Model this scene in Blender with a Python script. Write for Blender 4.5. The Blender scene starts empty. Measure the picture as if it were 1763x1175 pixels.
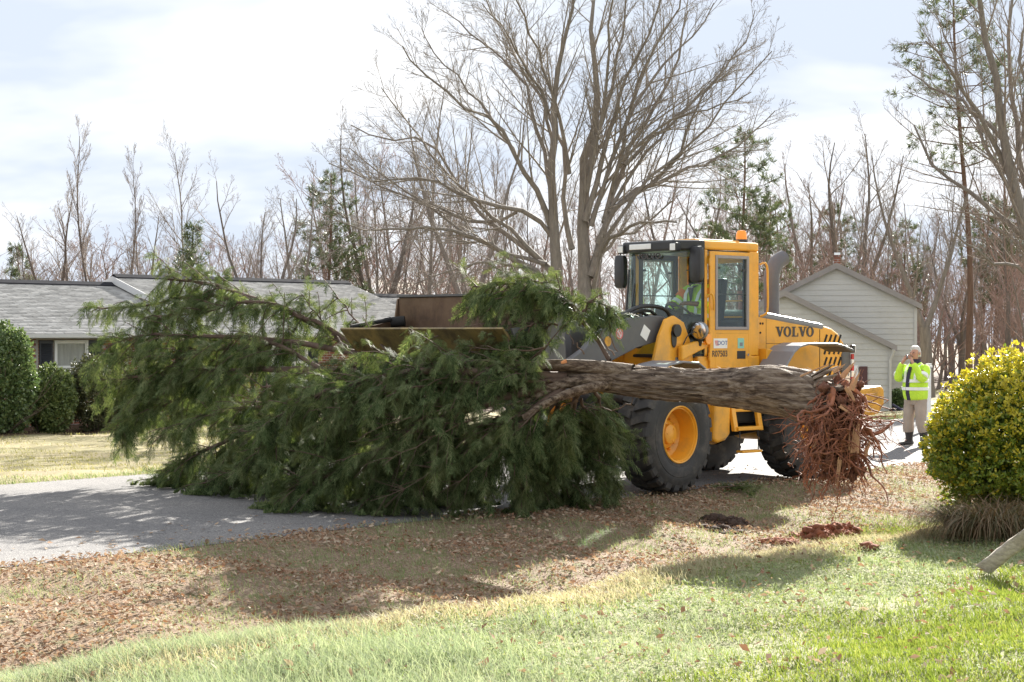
import bpy, bmesh, math, random
import numpy as np
from mathutils import Vector, Matrix, noise as mnoise

random.seed(7)
RNG = np.random.default_rng(11)
PI = math.pi
S = bpy.context.scene
COL = S.collection

# ------------------------------------------------------------------ camera, sky, sun, exposure
EYE = 2.08
cam = bpy.data.cameras.new('camera')
cam.sensor_width = 36.0
cam.lens = 36.0 * 3000 / 1763
cam.clip_start = 0.1
cam.clip_end = 2000
camo = bpy.data.objects.new('photo_camera', cam)
COL.objects.link(camo)
camo.location = (0, 0, EYE)
camo.rotation_euler = (math.radians(90 - 0.296), 0, 0)
S.camera = camo

SUN_AZ, SUN_EL = math.radians(21.2), math.radians(25)
world = bpy.data.worlds.new('World')
S.world = world
world.use_nodes = True
wn, wl = world.node_tree.nodes, world.node_tree.links
wn.clear()
w_out = wn.new('ShaderNodeOutputWorld')
w_bg = wn.new('ShaderNodeBackground')
w_bg.inputs['Strength'].default_value = 0.10
w_sky = wn.new('ShaderNodeTexSky')
w_sky.sky_type = 'NISHITA'
w_sky.sun_disc = False
w_sky.sun_elevation = SUN_EL
w_sky.sun_rotation = SUN_AZ
w_tc = wn.new('ShaderNodeTexCoord')
w_sep = wn.new('ShaderNodeSeparateXYZ')
wl.new(w_tc.outputs['Generated'], w_sep.inputs[0])
w_add = wn.new('ShaderNodeMath'); w_add.operation = 'ADD'; w_add.inputs[1].default_value = 0.34
w_abs = wn.new('ShaderNodeMath'); w_abs.operation = 'ABSOLUTE'
wl.new(w_sep.outputs['Z'], w_abs.inputs[0]); wl.new(w_abs.outputs[0], w_add.inputs[0])
w_cmb = wn.new('ShaderNodeCombineXYZ')
for ax in 'XY':
    m_ = wn.new('ShaderNodeMath'); m_.operation = 'DIVIDE'
    wl.new(w_sep.outputs[ax], m_.inputs[0]); wl.new(w_add.outputs[0], m_.inputs[1])
    wl.new(m_.outputs[0], w_cmb.inputs[ax])
def w_noise(scale, detail, off):
    mp = wn.new('ShaderNodeMapping'); mp.inputs['Location'].default_value = off
    mp.inputs['Scale'].default_value = (0.75, 1.1, 1)
    wl.new(w_cmb.outputs[0], mp.inputs[0])
    n = wn.new('ShaderNodeTexNoise'); n.inputs['Scale'].default_value = scale
    n.inputs['Detail'].default_value = detail; n.inputs['Roughness'].default_value = 0.55
    wl.new(mp.outputs[0], n.inputs['Vector'])
    return n
w_n1 = w_noise(1.5, 6, (3.1, 1.2, 0))        # where the cloud deck opens to blue
w_n2 = w_noise(1.9, 5, (12.2, 17.2, 8.3))        # grey bellies against white tops
w_r1 = wn.new('ShaderNodeValToRGB')
w_r1.color_ramp.elements[0].position = 0.24; w_r1.color_ramp.elements[0].color = (0, 0, 0, 1)
w_r1.color_ramp.elements[1].position = 0.37; w_r1.color_ramp.elements[1].color = (1, 1, 1, 1)
wl.new(w_n1.outputs['Fac'], w_r1.inputs[0])
w_r2 = wn.new('ShaderNodeValToRGB')
w_r2.color_ramp.elements[0].position = 0.40; w_r2.color_ramp.elements[0].color = (1.98, 2.20, 2.56, 1)
w_r2.color_ramp.elements[1].position = 0.585; w_r2.color_ramp.elements[1].color = (3.15, 3.17, 3.2, 1)
wl.new(w_n2.outputs['Fac'], w_r2.inputs[0])
w_mix = wn.new('ShaderNodeMixRGB')
wl.new(w_r1.outputs[0], w_mix.inputs[0])
wl.new(w_sky.outputs[0], w_mix.inputs[1])
wl.new(w_r2.outputs[0], w_mix.inputs[2])
wl.new(w_mix.outputs[0], w_bg.inputs['Color'])
wl.new(w_bg.outputs[0], w_out.inputs['Surface'])

sun = bpy.data.lights.new('sun', 'SUN')
sun.energy = 5.0
sun.angle = math.radians(0.5)
sun.color = (1.0, 0.95, 0.86)
suno = bpy.data.objects.new('sun', sun)
COL.objects.link(suno)
SUN_DIR = Vector((math.sin(SUN_AZ) * math.cos(SUN_EL), math.cos(SUN_AZ) * math.cos(SUN_EL), math.sin(SUN_EL)))
suno.rotation_euler = SUN_DIR.to_track_quat('Z', 'Y').to_euler()
suno.location = SUN_DIR * 60

S.view_settings.view_transform = 'Standard'
S.view_settings.look = 'None'
S.view_settings.gamma = 1
S.view_settings.use_curve_mapping = False
S.view_settings.exposure = 2.0
try:
    S.cycles.use_denoising = True
    S.cycles.max_bounces = 8
    S.cycles.transparent_max_bounces = 16
    S.cycles.sample_clamp_indirect = 6
except Exception:
    pass

# ------------------------------------------------------------------ helpers
def at(px, py, Y):
    """A point of the place seen in the photograph at (px, py), Y metres away."""
    return Vector(((px - 881.5) / 3000 * Y, Y, EYE - (py - 572) / 3000 * Y))

def tag(o, label=None, cat=None, group=None, kind=None):
    if label: o['label'] = label
    if cat: o['category'] = cat
    if group: o['group'] = group
    if kind: o['kind'] = kind
    return o

ROOTS = {}
def empty(name, loc, label=None, cat=None, group=None, parent=None, rz=0.0):
    o = bpy.data.objects.new(name, None)
    COL.objects.link(o)
    o.empty_display_size = 0.2
    o.location = loc
    o.rotation_euler = (0, 0, rz)
    if parent: o.parent = parent
    tag(o, label, cat, group)
    return o

def base_of(o):
    v = Vector((0, 0, 0))
    while o is not None:
        v += o.location
        o = o.parent
    return v

def np_obj(name, V, F, mats, parent=None, mi=None, smooth=False, local=False):
    """ONE mesh object from arrays; V in world coordinates unless local."""
    V = np.asarray(V, dtype=np.float64)
    if parent is not None and not local:
        V = V - np.array(base_of(parent))
    me = bpy.data.meshes.new(name)
    F = np.asarray(F, dtype=np.int32)
    n, k = F.shape
    me.vertices.add(len(V)); me.vertices.foreach_set('co', V.astype(np.float32).ravel())
    me.loops.add(n * k); me.loops.foreach_set('vertex_index', F.ravel())
    me.polygons.add(n)
    me.polygons.foreach_set('loop_start', np.arange(0, n * k, k, dtype=np.int32))
    me.polygons.foreach_set('loop_total', np.full(n, k, dtype=np.int32))
    if not isinstance(mats, (list, tuple)): mats = [mats]
    for m in mats: me.materials.append(m)
    if mi is not None: me.polygons.foreach_set('material_index', np.asarray(mi, dtype=np.int32))
    if smooth: me.polygons.foreach_set('use_smooth', np.ones(n, dtype=bool))
    me.update(calc_edges=True)
    o = bpy.data.objects.new(name, me)
    COL.objects.link(o)
    if parent is not None: o.parent = parent
    return o

class MB:
    """Collects boxes, prisms, tubes and lathes and links them as one mesh object."""
    def __init__(s): s.v, s.f, s.m, s.cur = [], [], [], 0
    def add(s, vs, fs):
        b = len(s.v)
        s.v += [Vector(x) for x in vs]
        s.f += [tuple(i + b for i in f) for f in fs]
        s.m += [s.cur] * len(fs)
        return s
    def box(s, c, d, M=None):
        """box centred c, size d; M maps (x,y,z) to world"""
        vs = [Vector((c[0] + sx * d[0] / 2, c[1] + sy * d[1] / 2, c[2] + sz * d[2] / 2)) for sx in (-1, 1) for sy in (-1, 1) for sz in (-1, 1)]
        if M: vs = [M(*v) for v in vs]
        return s.add(vs, [(0, 1, 3, 2), (4, 6, 7, 5), (0, 4, 5, 1), (2, 3, 7, 6), (0, 2, 6, 4), (1, 5, 7, 3)])
    def prism(s, poly, h0, h1, M):
        """polygon (p,q) extruded from h0 to h1; M(p,q,h) -> world"""
        n = len(poly)
        vs = [M(p, q, h0) for p, q in poly] + [M(p, q, h1) for p, q in poly]
        fs = [tuple(range(n)), tuple(range(2 * n - 1, n - 1, -1))]
        fs += [(i, (i + 1) % n, n + (i + 1) % n, n + i) for i in range(n)]
        return s.add(vs, fs)
    def tube(s, pts, rad, n=10, cap=True):
        pts = [Vector(p) for p in pts]
        if not hasattr(rad, '__len__'): rad = [rad] * len(pts)
        T0 = (pts[1] - pts[0]).normalized()
        U = T0.orthogonal().normalized()
        vs, fs = [], []
        for i, p in enumerate(pts):
            T = (pts[min(i + 1, len(pts) - 1)] - pts[max(i - 1, 0)]).normalized()
            U = (U - T * U.dot(T)).normalized()
            W = T.cross(U)
            for k in range(n):
                a = 2 * PI * k / n
                vs.append(p + (U * math.cos(a) + W * math.sin(a)) * rad[i])
        for i in range(len(pts) - 1):
            for k in range(n):
                k2 = (k + 1) % n
                fs.append((i * n + k, i * n + k2, (i + 1) * n + k2, (i + 1) * n + k))
        if cap:
            fs.append(tuple(range(n - 1, -1, -1)))
            fs.append(tuple(range((len(pts) - 1) * n, len(pts) * n)))
        return s.add(vs, fs)
    def bar(s, a, b, r, n=8): return s.tube([a, b], r, n)
    def loft(s, rings, cap=True):
        """rings: list of equal-length point lists"""
        n = len(rings[0]); vs = [p for r in rings for p in r]; fs = []
        for i in range(len(rings) - 1):
            for k in range(n):
                k2 = (k + 1) % n
                fs.append((i * n + k, i * n + k2, (i + 1) * n + k2, (i + 1) * n + k))
        if cap:
            fs.append(tuple(range(n - 1, -1, -1)))
            fs.append(tuple(range((len(rings) - 1) * n, len(rings) * n)))
        return s.add(vs, fs)
    def lathe(s, prof, M, n=32, close=False):
        """prof: list of (x along the axis, r); M(x,y,z) -> world, axis = x"""
        vs, fs = [], []
        k = len(prof)
        for j in range(n):
            a = 2 * PI * j / n
            for x, r in prof: vs.append(M(x, r * math.cos(a), r * math.sin(a)))
        for j in range(n):
            j2 = (j + 1) % n
            for i in range(k - 1 + (1 if close else 0)):
                i2 = (i + 1) % k
                fs.append((j * k + i, j * k + i2, j2 * k + i2, j2 * k + i))
        return s.add(vs, fs)
    def build(s, name, mats, parent=None, smooth=False, bevel=0.0, local=False, angle=35, seg=2):
        me = bpy.data.meshes.new(name)
        off = Vector((0, 0, 0)) if (parent is None or local) else base_of(parent)
        me.from_pydata([tuple(v - off) for v in s.v], [], s.f)
        if not isinstance(mats, (list, tuple)): mats = [mats]
        for m in mats: me.materials.append(m)
        me.polygons.foreach_set('material_index', s.m)
        bm = bmesh.new(); bm.from_mesh(me)
        bmesh.ops.recalc_face_normals(bm, faces=bm.faces)
        bm.to_mesh(me); bm.free()
        if smooth:
            me.polygons.foreach_set('use_smooth', [True] * len(me.polygons))
            me.set_sharp_from_angle(angle=math.radians(angle))
        o = bpy.data.objects.new(name, me)
        COL.objects.link(o)
        if parent is not None: o.parent = parent
        if bevel > 0:
            b = o.modifiers.new('bevel', 'BEVEL'); b.width = bevel; b.segments = seg
            b.limit_method = 'ANGLE'; b.angle_limit = math.radians(30)
            b.harden_normals = False
        return o

def ident(x, y, z): return Vector((x, y, z))

# ------------------------------------------------------------------ materials
def new_mat(name):
    m = bpy.data.materials.new(name); m.use_nodes = True
    nt = m.node_tree
    for n in list(nt.nodes): nt.nodes.remove(n)
    out = nt.nodes.new('ShaderNodeOutputMaterial')
    return m, nt, out

def n_noise(nt, scale, detail=4, rough=0.55, vec=None, stretch=None, coord='Object'):
    n = nt.nodes.new('ShaderNodeTexNoise')
    n.inputs['Scale'].default_value = scale; n.inputs['Detail'].default_value = detail
    n.inputs['Roughness'].default_value = rough
    if vec is None:
        tc = nt.nodes.new('ShaderNodeTexCoord'); vec = tc.outputs[coord]
    if stretch:
        mp = nt.nodes.new('ShaderNodeMapping'); mp.inputs['Scale'].default_value = stretch
        nt.links.new(vec, mp.inputs[0]); vec = mp.outputs[0]
    nt.links.new(vec, n.inputs['Vector'])
    return n

def n_ramp(nt, fac, stops):
    r = nt.nodes.new('ShaderNodeValToRGB')
    el = r.color_ramp.elements
    while len(el) < len(stops): el.new(0.5)
    for e, (p, c) in zip(el, stops):
        e.position = p; e.color = (*c, 1) if len(c) == 3 else c
    nt.links.new(fac, r.inputs[0])
    return r

def n_mix(nt, fac, a, b, mode='MIX'):
    m = nt.nodes.new('ShaderNodeMixRGB'); m.blend_type = mode
    for i, x in enumerate((fac, a, b)):
        if hasattr(x, 'is_linked') or hasattr(x, 'links'): nt.links.new(x, m.inputs[i])
        elif isinstance(x, (int, float)): m.inputs[i].default_value = x
        else: m.inputs[i].default_value = (*x, 1)
    return m.outputs[0]

def n_math(nt, op, a, b=None, c=None):
    m = nt.nodes.new('ShaderNodeMath'); m.operation = op
    for i, x in enumerate((a, b, c)):
        if x is None: continue
        if isinstance(x, (int, float)): m.inputs[i].default_value = x
        else: nt.links.new(x, m.inputs[i])
    return m.outputs[0]

def n_bump(nt, h, strength, dist=0.01):
    b = nt.nodes.new('ShaderNodeBump'); b.inputs['Strength'].default_value = strength
    b.inputs['Distance'].default_value = dist
    nt.links.new(h, b.inputs['Height'])
    return b.outputs[0]

def bsdf(nt, out, color, rough=0.6, metal=0.0, spec=0.5, normal=None, coat=0.0):
    p = nt.nodes.new('ShaderNodeBsdfPrincipled')
    if isinstance(color, (tuple, list)): p.inputs['Base Color'].default_value = (*color[:3], 1)
    else: nt.links.new(color, p.inputs['Base Color'])
    if isinstance(rough, (int, float)): p.inputs['Roughness'].default_value = rough
    else: nt.links.new(rough, p.inputs['Roughness'])
    p.inputs['Metallic'].default_value = metal
    p.inputs['Specular IOR Level'].default_value = spec
    if coat: p.inputs['Coat Weight'].default_value = coat; p.inputs['Coat Roughness'].default_value = 0.15
    if normal is not None: nt.links.new(normal, p.inputs['Normal'])
    nt.links.new(p.outputs[0], out.inputs['Surface'])
    return p

def mul(c, k): return tuple(min(1, x * k) for x in c[:3])

def mat(name, base, rough=0.6, var=0.12, scale=4.0, bump=0.0, bscale=40.0, bdist=0.01, metal=0.0, spec=0.5, coat=0.0,
        stretch=None, dirt=None, dirt_amt=0.5, dirt_scale=2.5):
    """paint / plastic / wood with mottling, fine relief and optional grime patches"""
    m, nt, out = new_mat(name)
    n = n_noise(nt, scale, 5, 0.6, stretch=stretch)
    c = n_ramp(nt, n.outputs['Fac'], [(0.3, mul(base, 1 - var)), (0.7, mul(base, 1 + var))]).outputs[0]
    r = rough
    if dirt is not None:
        d = n_noise(nt, dirt_scale, 8, 0.7)
        f = n_ramp(nt, d.outputs['Fac'], [(0.48, (0, 0, 0)), (0.72, (dirt_amt,) * 3)]).outputs[0]
        c = n_mix(nt, f, c, dirt)
    nm = None
    if bump > 0:
        b = n_noise(nt, bscale, 6, 0.65, stretch=stretch)
        nm = n_bump(nt, b.outputs['Fac'], bump, bdist)
    bsdf(nt, out, c, r, metal, spec, nm, coat)
    return m

def leaf_mat(name, stops, rough=0.5, spec=0.4, transl=0.3, scale=1.5, tint=None, isl=0.62):
    """foliage: per-island colour variety, some light let through"""
    m, nt, out = new_mat(name)
    g = nt.nodes.new('ShaderNodeNewGeometry')
    n = n_noise(nt, scale, 3, 0.6)
    f = n_math(nt, 'ADD', n_math(nt, 'MULTIPLY', g.outputs['Random Per Island'], isl), n_math(nt, 'MULTIPLY', n.outputs['Fac'], 1.04 - isl))
    c = n_ramp(nt, f, stops).outputs[0]
    p = bsdf(nt, out, c, rough, 0, spec)
    if transl > 0:
        t = nt.nodes.new('ShaderNodeBsdfTranslucent')
        cc = n_mix(nt, 1.0, c, tint or (1.0, 1.0, 0.75), 'MULTIPLY')
        nt.links.new(cc, t.inputs['Color'])
        mx = nt.nodes.new('ShaderNodeMixShader'); mx.inputs[0].default_value = transl
        nt.links.new(p.outputs[0], mx.inputs[1]); nt.links.new(t.outputs[0], mx.inputs[2])
        nt.links.new(mx.outputs[0], out.inputs['Surface'])
    return m

def glass_mat(name, tint, refl=0.10, rough=0.02):
    m, nt, out = new_mat(name)
    t = nt.nodes.new('ShaderNodeBsdfTransparent'); t.inputs[0].default_value = (*tint, 1)
    g = nt.nodes.new('ShaderNodeBsdfGlossy'); g.inputs['Roughness'].default_value = rough
    lw = nt.nodes.new('ShaderNodeLayerWeight'); lw.inputs[0].default_value = 0.5
    f = n_math(nt, 'ADD', n_math(nt, 'MULTIPLY', n_math(nt, 'POWER', lw.outputs['Facing'], 3.5), 0.7), refl)
    mx = nt.nodes.new('ShaderNodeMixShader')
    nt.links.new(f, mx.inputs[0]); nt.links.new(t.outputs[0], mx.inputs[1]); nt.links.new(g.outputs[0], mx.inputs[2])
    nt.links.new(mx.outputs[0], out.inputs['Surface'])
    return m

M = {}
M['yellow'] = mat('loader_yellow_paint', (0.83, 0.385, 0.028), 0.42, 0.05, 2.0, 0.05, 60, 0.002, coat=0.25, dirt=(0.30, 0.20, 0.09), dirt_amt=0.5, dirt_scale=2.4)
M['yellow_old'] = mat('worn_yellow_paint', (0.66, 0.33, 0.030), 0.5, 0.1, 3.0, 0.1, 40, 0.003, dirt=(0.10, 0.06, 0.03), dirt_amt=0.75, dirt_scale=4.0)
M['dgrey'] = mat('dark_grey_paint', (0.095, 0.095, 0.10), 0.45, 0.1, 3.0, 0.06, 50, 0.002, dirt=(0.2, 0.18, 0.15), dirt_amt=0.25)
M['mgrey'] = mat('mid_grey_plastic', (0.21, 0.21, 0.225), 0.38, 0.06, 3.0, 0.05, 60, 0.002, dirt=(0.3, 0.28, 0.24), dirt_amt=0.2)
M['black'] = mat('black_plastic', (0.022, 0.022, 0.024), 0.4, 0.2, 6.0, 0.05, 80, 0.002)
M['gap'] = mat('slot_shade_and_black_parts', (0.012, 0.012, 0.012), 0.8, 0.2, 6.0)  # near-black for painted vent-slot shade, seams and plain black parts
M['rubber'] = mat('tyre_rubber', (0.036, 0.036, 0.037), 0.75, 0.25, 5.0, 0.25, 60, 0.004, dirt=(0.17, 0.15, 0.125), dirt_amt=0.55, dirt_scale=3.5)
M['steel'] = mat('worn_steel', (0.30, 0.29, 0.28), 0.35, 0.2, 4.0, 0.1, 30, 0.003, metal=0.8, dirt=(0.12, 0.09, 0.06), dirt_amt=0.5)
M['chrome'] = mat('bright_metal', (0.7, 0.7, 0.7), 0.15, 0.05, 4.0, metal=1.0)
M['amber'] = mat('amber_plastic', (0.95, 0.33, 0.01), 0.2, 0.05, 4.0, coat=0.5)
M['red'] = mat('red_plastic', (0.45, 0.02, 0.015), 0.3, 0.1, 4.0)
M['white'] = mat('white_paint', (0.80, 0.80, 0.78), 0.5, 0.03, 4.0)
M['teal'] = mat('teal_sticker', (0.25, 0.55, 0.47), 0.45, 0.05, 9.0)
M['blue_ink'] = mat('blue_ink', (0.10, 0.16, 0.38), 0.5, 0.05, 4.0)
M['red_ink'] = mat('red_ink', (0.62, 0.10, 0.10), 0.5, 0.05, 4.0)
M['ink'] = mat('dark_ink', (0.06, 0.05, 0.05), 0.5, 0.05, 4.0)
M['cab_glass'] = glass_mat('green_tinted_cab_glass', (0.89, 0.965, 0.945), 0.035)
M['pane'] = glass_mat('window_glass', (0.86, 0.87, 0.87), 0.03)

def rust_mat():
    m, nt, out = new_mat('rusty_bucket_steel')
    a = n_noise(nt, 2.2, 8, 0.68)
    b = n_noise(nt, 9.0, 6, 0.7, stretch=(1, 1, 0.25))
    c = n_ramp(nt, a.outputs['Fac'], [(0.28, (0.045, 0.031, 0.024)), (0.45, (0.115, 0.07, 0.046)), (0.6, (0.17, 0.11, 0.072)), (0.75, (0.11, 0.095, 0.08))]).outputs[0]
    c = n_mix(nt, n_ramp(nt, b.outputs['Fac'], [(0.45, (0, 0, 0)), (0.7, (0.55,) * 3)]).outputs[0], c, (0.19, 0.12, 0.065))
    bsdf(nt, out, c, 0.5, 0.35, 0.5, n_bump(nt, b.outputs['Fac'], 0.25, 0.004))
    return m
M['rust'] = rust_mat()
def olive_mat():
    m, nt, out = new_mat('scraped_olive_yellow_steel')
    a = n_noise(nt, 3.0, 8, 0.7)
    b = n_noise(nt, 7.0, 7, 0.7, stretch=(1, 1, 0.12))
    c = n_ramp(nt, a.outputs['Fac'], [(0.3, (0.085, 0.06, 0.03)), (0.5, (0.215, 0.16, 0.062)), (0.68, (0.36, 0.25, 0.085))]).outputs[0]
    c = n_mix(nt, n_ramp(nt, b.outputs['Fac'], [(0.5, (0, 0, 0)), (0.68, (0.8,) * 3)]).outputs[0], c, (0.075, 0.05, 0.03))
    bsdf(nt, out, c, 0.42, 0.3, 0.5, n_bump(nt, b.outputs['Fac'], 0.2, 0.003))
    return m
M['olive'] = olive_mat()

# ------------------------------------------------------------------ the lie of the land
RC, RS = math.cos(math.radians(48)), math.sin(math.radians(48))     # the road's direction
E0 = np.array([-4.5, 15.3])
KD = [-400, -60, -27, -16, -10, -7.7, -7.4, -3.7, 0, 0.4, 1.5, 3.2, 3.9, 4.6, 5.2, 7, 13.6, 60, 400]
KZ = [-3.0, -0.6, -0.42, -0.42, -0.12, -0.02, 0, 0.05, 0, -0.02, -0.12, -0.30, -0.22, 0.0, 0.03, 0.05, 0.25, 0.9, 2.0]
def sd(x, y):
    dx, dy = np.asarray(x) - E0[0], np.asarray(y) - E0[1]
    return dx * RC + dy * RS, dx * RS - dy * RC
def xy(s, d): return E0[0] + s * RC + d * RS, E0[1] + s * RS - d * RC
def gz(x, y):
    s, d = sd(x, y)
    z = np.interp(d, KD, KZ)
    off = np.clip(np.maximum(d - 0.05, -7.7 - d) * 2, 0, 1) * np.clip((60 - np.abs(d)) / 30, 0, 1)
    b = 0.030 * np.sin(1.1 * s + 0.6 * d) + 0.022 * np.sin(2.3 * s - 1.7 * d + 1) + 0.012 * np.sin(5.1 * s + 3.3 * d + 2) + 0.008 * np.sin(9.7 * s - 7.9 * d)
    return z + b * off
def gz1(x, y): return float(gz(np.array([x]), np.array([y]))[0])

svals = np.concatenate([np.array([-500, -250, -120, -70, -45, -30, -22, -16]), np.arange(-12, 30, 0.22), np.array([31, 33, 36, 40, 46, 55, 70, 90, 130, 200, 320, 600])])
dvals = np.concatenate([np.array([-600, -400, -250, -160, -110, -80, -60, -48, -40, -34, -30, -27, -24, -21, -18.5, -16, -14, -12, -10.8, -10, -9.2, -8.6, -8.2, -7.9, -7.7, -7.4, -3.7, 0.0]),
                        np.arange(0.2, 12.2, 0.2), np.array([13.6, 16, 20, 30, 60, 120, 250, 400])])
def grid_obj(name, sv, dv, zoff, m, edge=0.0):
    SS, DD = np.meshgrid(sv, dv, indexing='ij')
    if edge > 0:
        DD = DD.copy()
        for j, side in ((0, 1), (-1, -1)):
            DD[:, j] += side * edge * (np.sin(sv * 2.1) * 0.5 + np.sin(sv * 5.3 + 1) * 0.35 + np.sin(sv * 11.9 + 2) * 0.3)
    X, Y = xy(SS, DD)
    Z = gz(X, Y) + zoff(SS, DD)
    V = np.stack([X, Y, Z], -1).reshape(-1, 3)
    ni, nj = SS.shape
    idx = np.arange(ni * nj).reshape(ni, nj)
    F = np.stack([idx[:-1, :-1], idx[1:, :-1], idx[1:, 1:], idx[:-1, 1:]], -1).reshape(-1, 4)[:, ::-1]
    o = np_obj(name, V, F, m, smooth=True)
    return o

def ground_material():
    m, nt, out = new_mat('yard_soil_and_turf')
    g = nt.nodes.new('ShaderNodeNewGeometry')
    dt = nt.nodes.new('ShaderNodeVectorMath'); dt.operation = 'DOT_PRODUCT'
    nt.links.new(g.outputs['Position'], dt.inputs[0]); dt.inputs[1].default_value = (RS, -RC, 0)
    d = n_math(nt, 'SUBTRACT', dt.outputs['Value'], float(E0[0] * RS - E0[1] * RC))
    wob = n_noise(nt, 1.3, 4, 0.6, vec=g.outputs['Position'])
    d = n_math(nt, 'ADD', d, n_math(nt, 'MULTIPLY', n_math(nt, 'SUBTRACT', wob.outputs['Fac'], 0.5), 1.2))
    fine = n_noise(nt, 38, 6, 0.7, vec=g.outputs['Position'])
    mid = n_noise(nt, 5, 5, 0.65, vec=g.outputs['Position'])
    big = n_noise(nt, 0.5, 4, 0.6, vec=g.outputs['Position'])
    lawn = n_ramp(nt, n_math(nt, 'ADD', n_math(nt, 'MULTIPLY', mid.outputs['Fac'], 0.5), n_math(nt, 'MULTIPLY', fine.outputs['Fac'], 0.5)),
                  [(0.34, (0.15, 0.14, 0.08)), (0.47, (0.25, 0.26, 0.13)), (0.6, (0.36, 0.34, 0.21))]).outputs[0]
    litter = n_ramp(nt, fine.outputs['Fac'], [(0.3, (0.11, 0.075, 0.05)), (0.5, (0.25, 0.175, 0.12)), (0.65, (0.38, 0.29, 0.21))]).outputs[0]
    litter = n_mix(nt, n_ramp(nt, mid.outputs['Fac'], [(0.5, (0, 0, 0)), (0.62, (0.7,) * 3)]).outputs[0], litter, (0.14, 0.16, 0.06))
    far = n_ramp(nt, n_math(nt, 'ADD', n_math(nt, 'MULTIPLY', big.outputs['Fac'], 0.45), n_math(nt, 'MULTIPLY', fine.outputs['Fac'], 0.55)),
                 [(0.38, (0.19, 0.19, 0.085)), (0.5, (0.30, 0.26, 0.14)), (0.6, (0.36, 0.30, 0.19))]).outputs[0]
    mulch = n_ramp(nt, fine.outputs['Fac'], [(0.35, (0.05, 0.03, 0.02)), (0.65, (0.13, 0.08, 0.05))]).outputs[0]
    wood = n_ramp(nt, fine.outputs['Fac'], [(0.35, (0.10, 0.07, 0.05)), (0.65, (0.24, 0.17, 0.11))]).outputs[0]
    def step(a, b): return n_ramp(nt, n_math(nt, 'DIVIDE', n_math(nt, 'ADD', d, 60), 80), [((a + 60) / 80, (0, 0, 0)), ((b + 60) / 80, (1, 1, 1))]).outputs[0]
    c = n_mix(nt, step(-42, -38), wood, mulch)
    c = n_mix(nt, step(-23.4, -22.9), c, far)
    c = n_mix(nt, step(-8.0, -7.5), c, litter)
    c = n_mix(nt, step(3.9, 4.7), c, lawn)
    h = n_math(nt, 'ADD', fine.outputs['Fac'], n_math(nt, 'MULTIPLY', mid.outputs['Fac'], 0.7))
    bsdf(nt, out, c, 0.9, 0, 0.2, n_bump(nt, h, 0.7, 0.05))
    return m
ground = grid_obj('ground', svals, dvals, lambda s, d: np.where((d < -0.05) & (d > -7.45), -0.06, 0.0), ground_material())
tag(ground, 'yard, ditch and lawn ground running under the road to the woods', 'ground', kind='structure')

def asphalt():
    m, nt, out = new_mat('weathered_asphalt')
    g = nt.nodes.new('ShaderNodeNewGeometry')
    P = g.outputs['Position']
    ag = nt.nodes.new('ShaderNodeTexVoronoi'); ag.inputs['Scale'].default_value = 95
    nt.links.new(P, ag.inputs['Vector'])
    fine = n_noise(nt, 55, 5, 0.7, vec=P)
    big = n_noise(nt, 0.55, 5, 0.6, vec=P)
    c = n_ramp(nt, fine.outputs['Fac'], [(0.3, (0.085, 0.083, 0.083)), (0.55, (0.175, 0.17, 0.17)), (0.75, (0.27, 0.26, 0.25))]).outputs[0]
    sp = nt.nodes.new('ShaderNodeSeparateColor'); nt.links.new(ag.outputs['Color'], sp.inputs[0])
    c = n_mix(nt, n_math(nt, 'MULTIPLY', n_math(nt, 'GREATER_THAN', sp.outputs[0], 0.83), 0.7), c, (0.34, 0.33, 0.31))
    c = n_mix(nt, 1.0, c, n_ramp(nt, big.outputs['Fac'], [(0.3, (0.8, 0.8, 0.82)), (0.7, (1.12, 1.1, 1.08))]).outputs[0], 'MULTIPLY')
    # hairline cracks
    cr = nt.nodes.new('ShaderNodeTexVoronoi'); cr.feature = 'DISTANCE_TO_EDGE'; cr.inputs['Scale'].default_value = 0.42
    wv = n_noise(nt, 1.8, 4, 0.6, vec=P)
    vm = nt.nodes.new('ShaderNodeVectorMath'); vm.operation = 'ADD'
    nt.links.new(P, vm.inputs[0]); nt.links.new(wv.outputs['Color'], vm.inputs[1])
    nt.links.new(vm.outputs[0], cr.inputs['Vector'])
    crack = n_math(nt, 'LESS_THAN', cr.outputs['Distance'], 0.0035)
    c = n_mix(nt, n_math(nt, 'MULTIPLY', crack, 0.55), c, (0.05, 0.05, 0.05))
    bsdf(nt, out, c, 0.85, 0, 0.3, n_bump(nt, n_math(nt, 'ADD', ag.outputs['Distance'], fine.outputs['Fac']), 0.5, 0.008))
    return m
sroad = np.concatenate([np.array([-120, -60, -30, -18]), np.arange(-12, 40, 0.3), np.array([42, 46, 55, 70, 100, 160])])
road = grid_obj('road', sroad, np.array([-7.42, -6.0, -3.7, -1.5, 0.0]), lambda s, d: np.full_like(s, 0.006), asphalt(), edge=0.05)
tag(road, 'grey weathered asphalt road running from lower left to upper right', 'road', kind='structure')

# ------------------------------------------------------------------ houses
def board(mb, a, b, w, h, M_): pass

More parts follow.
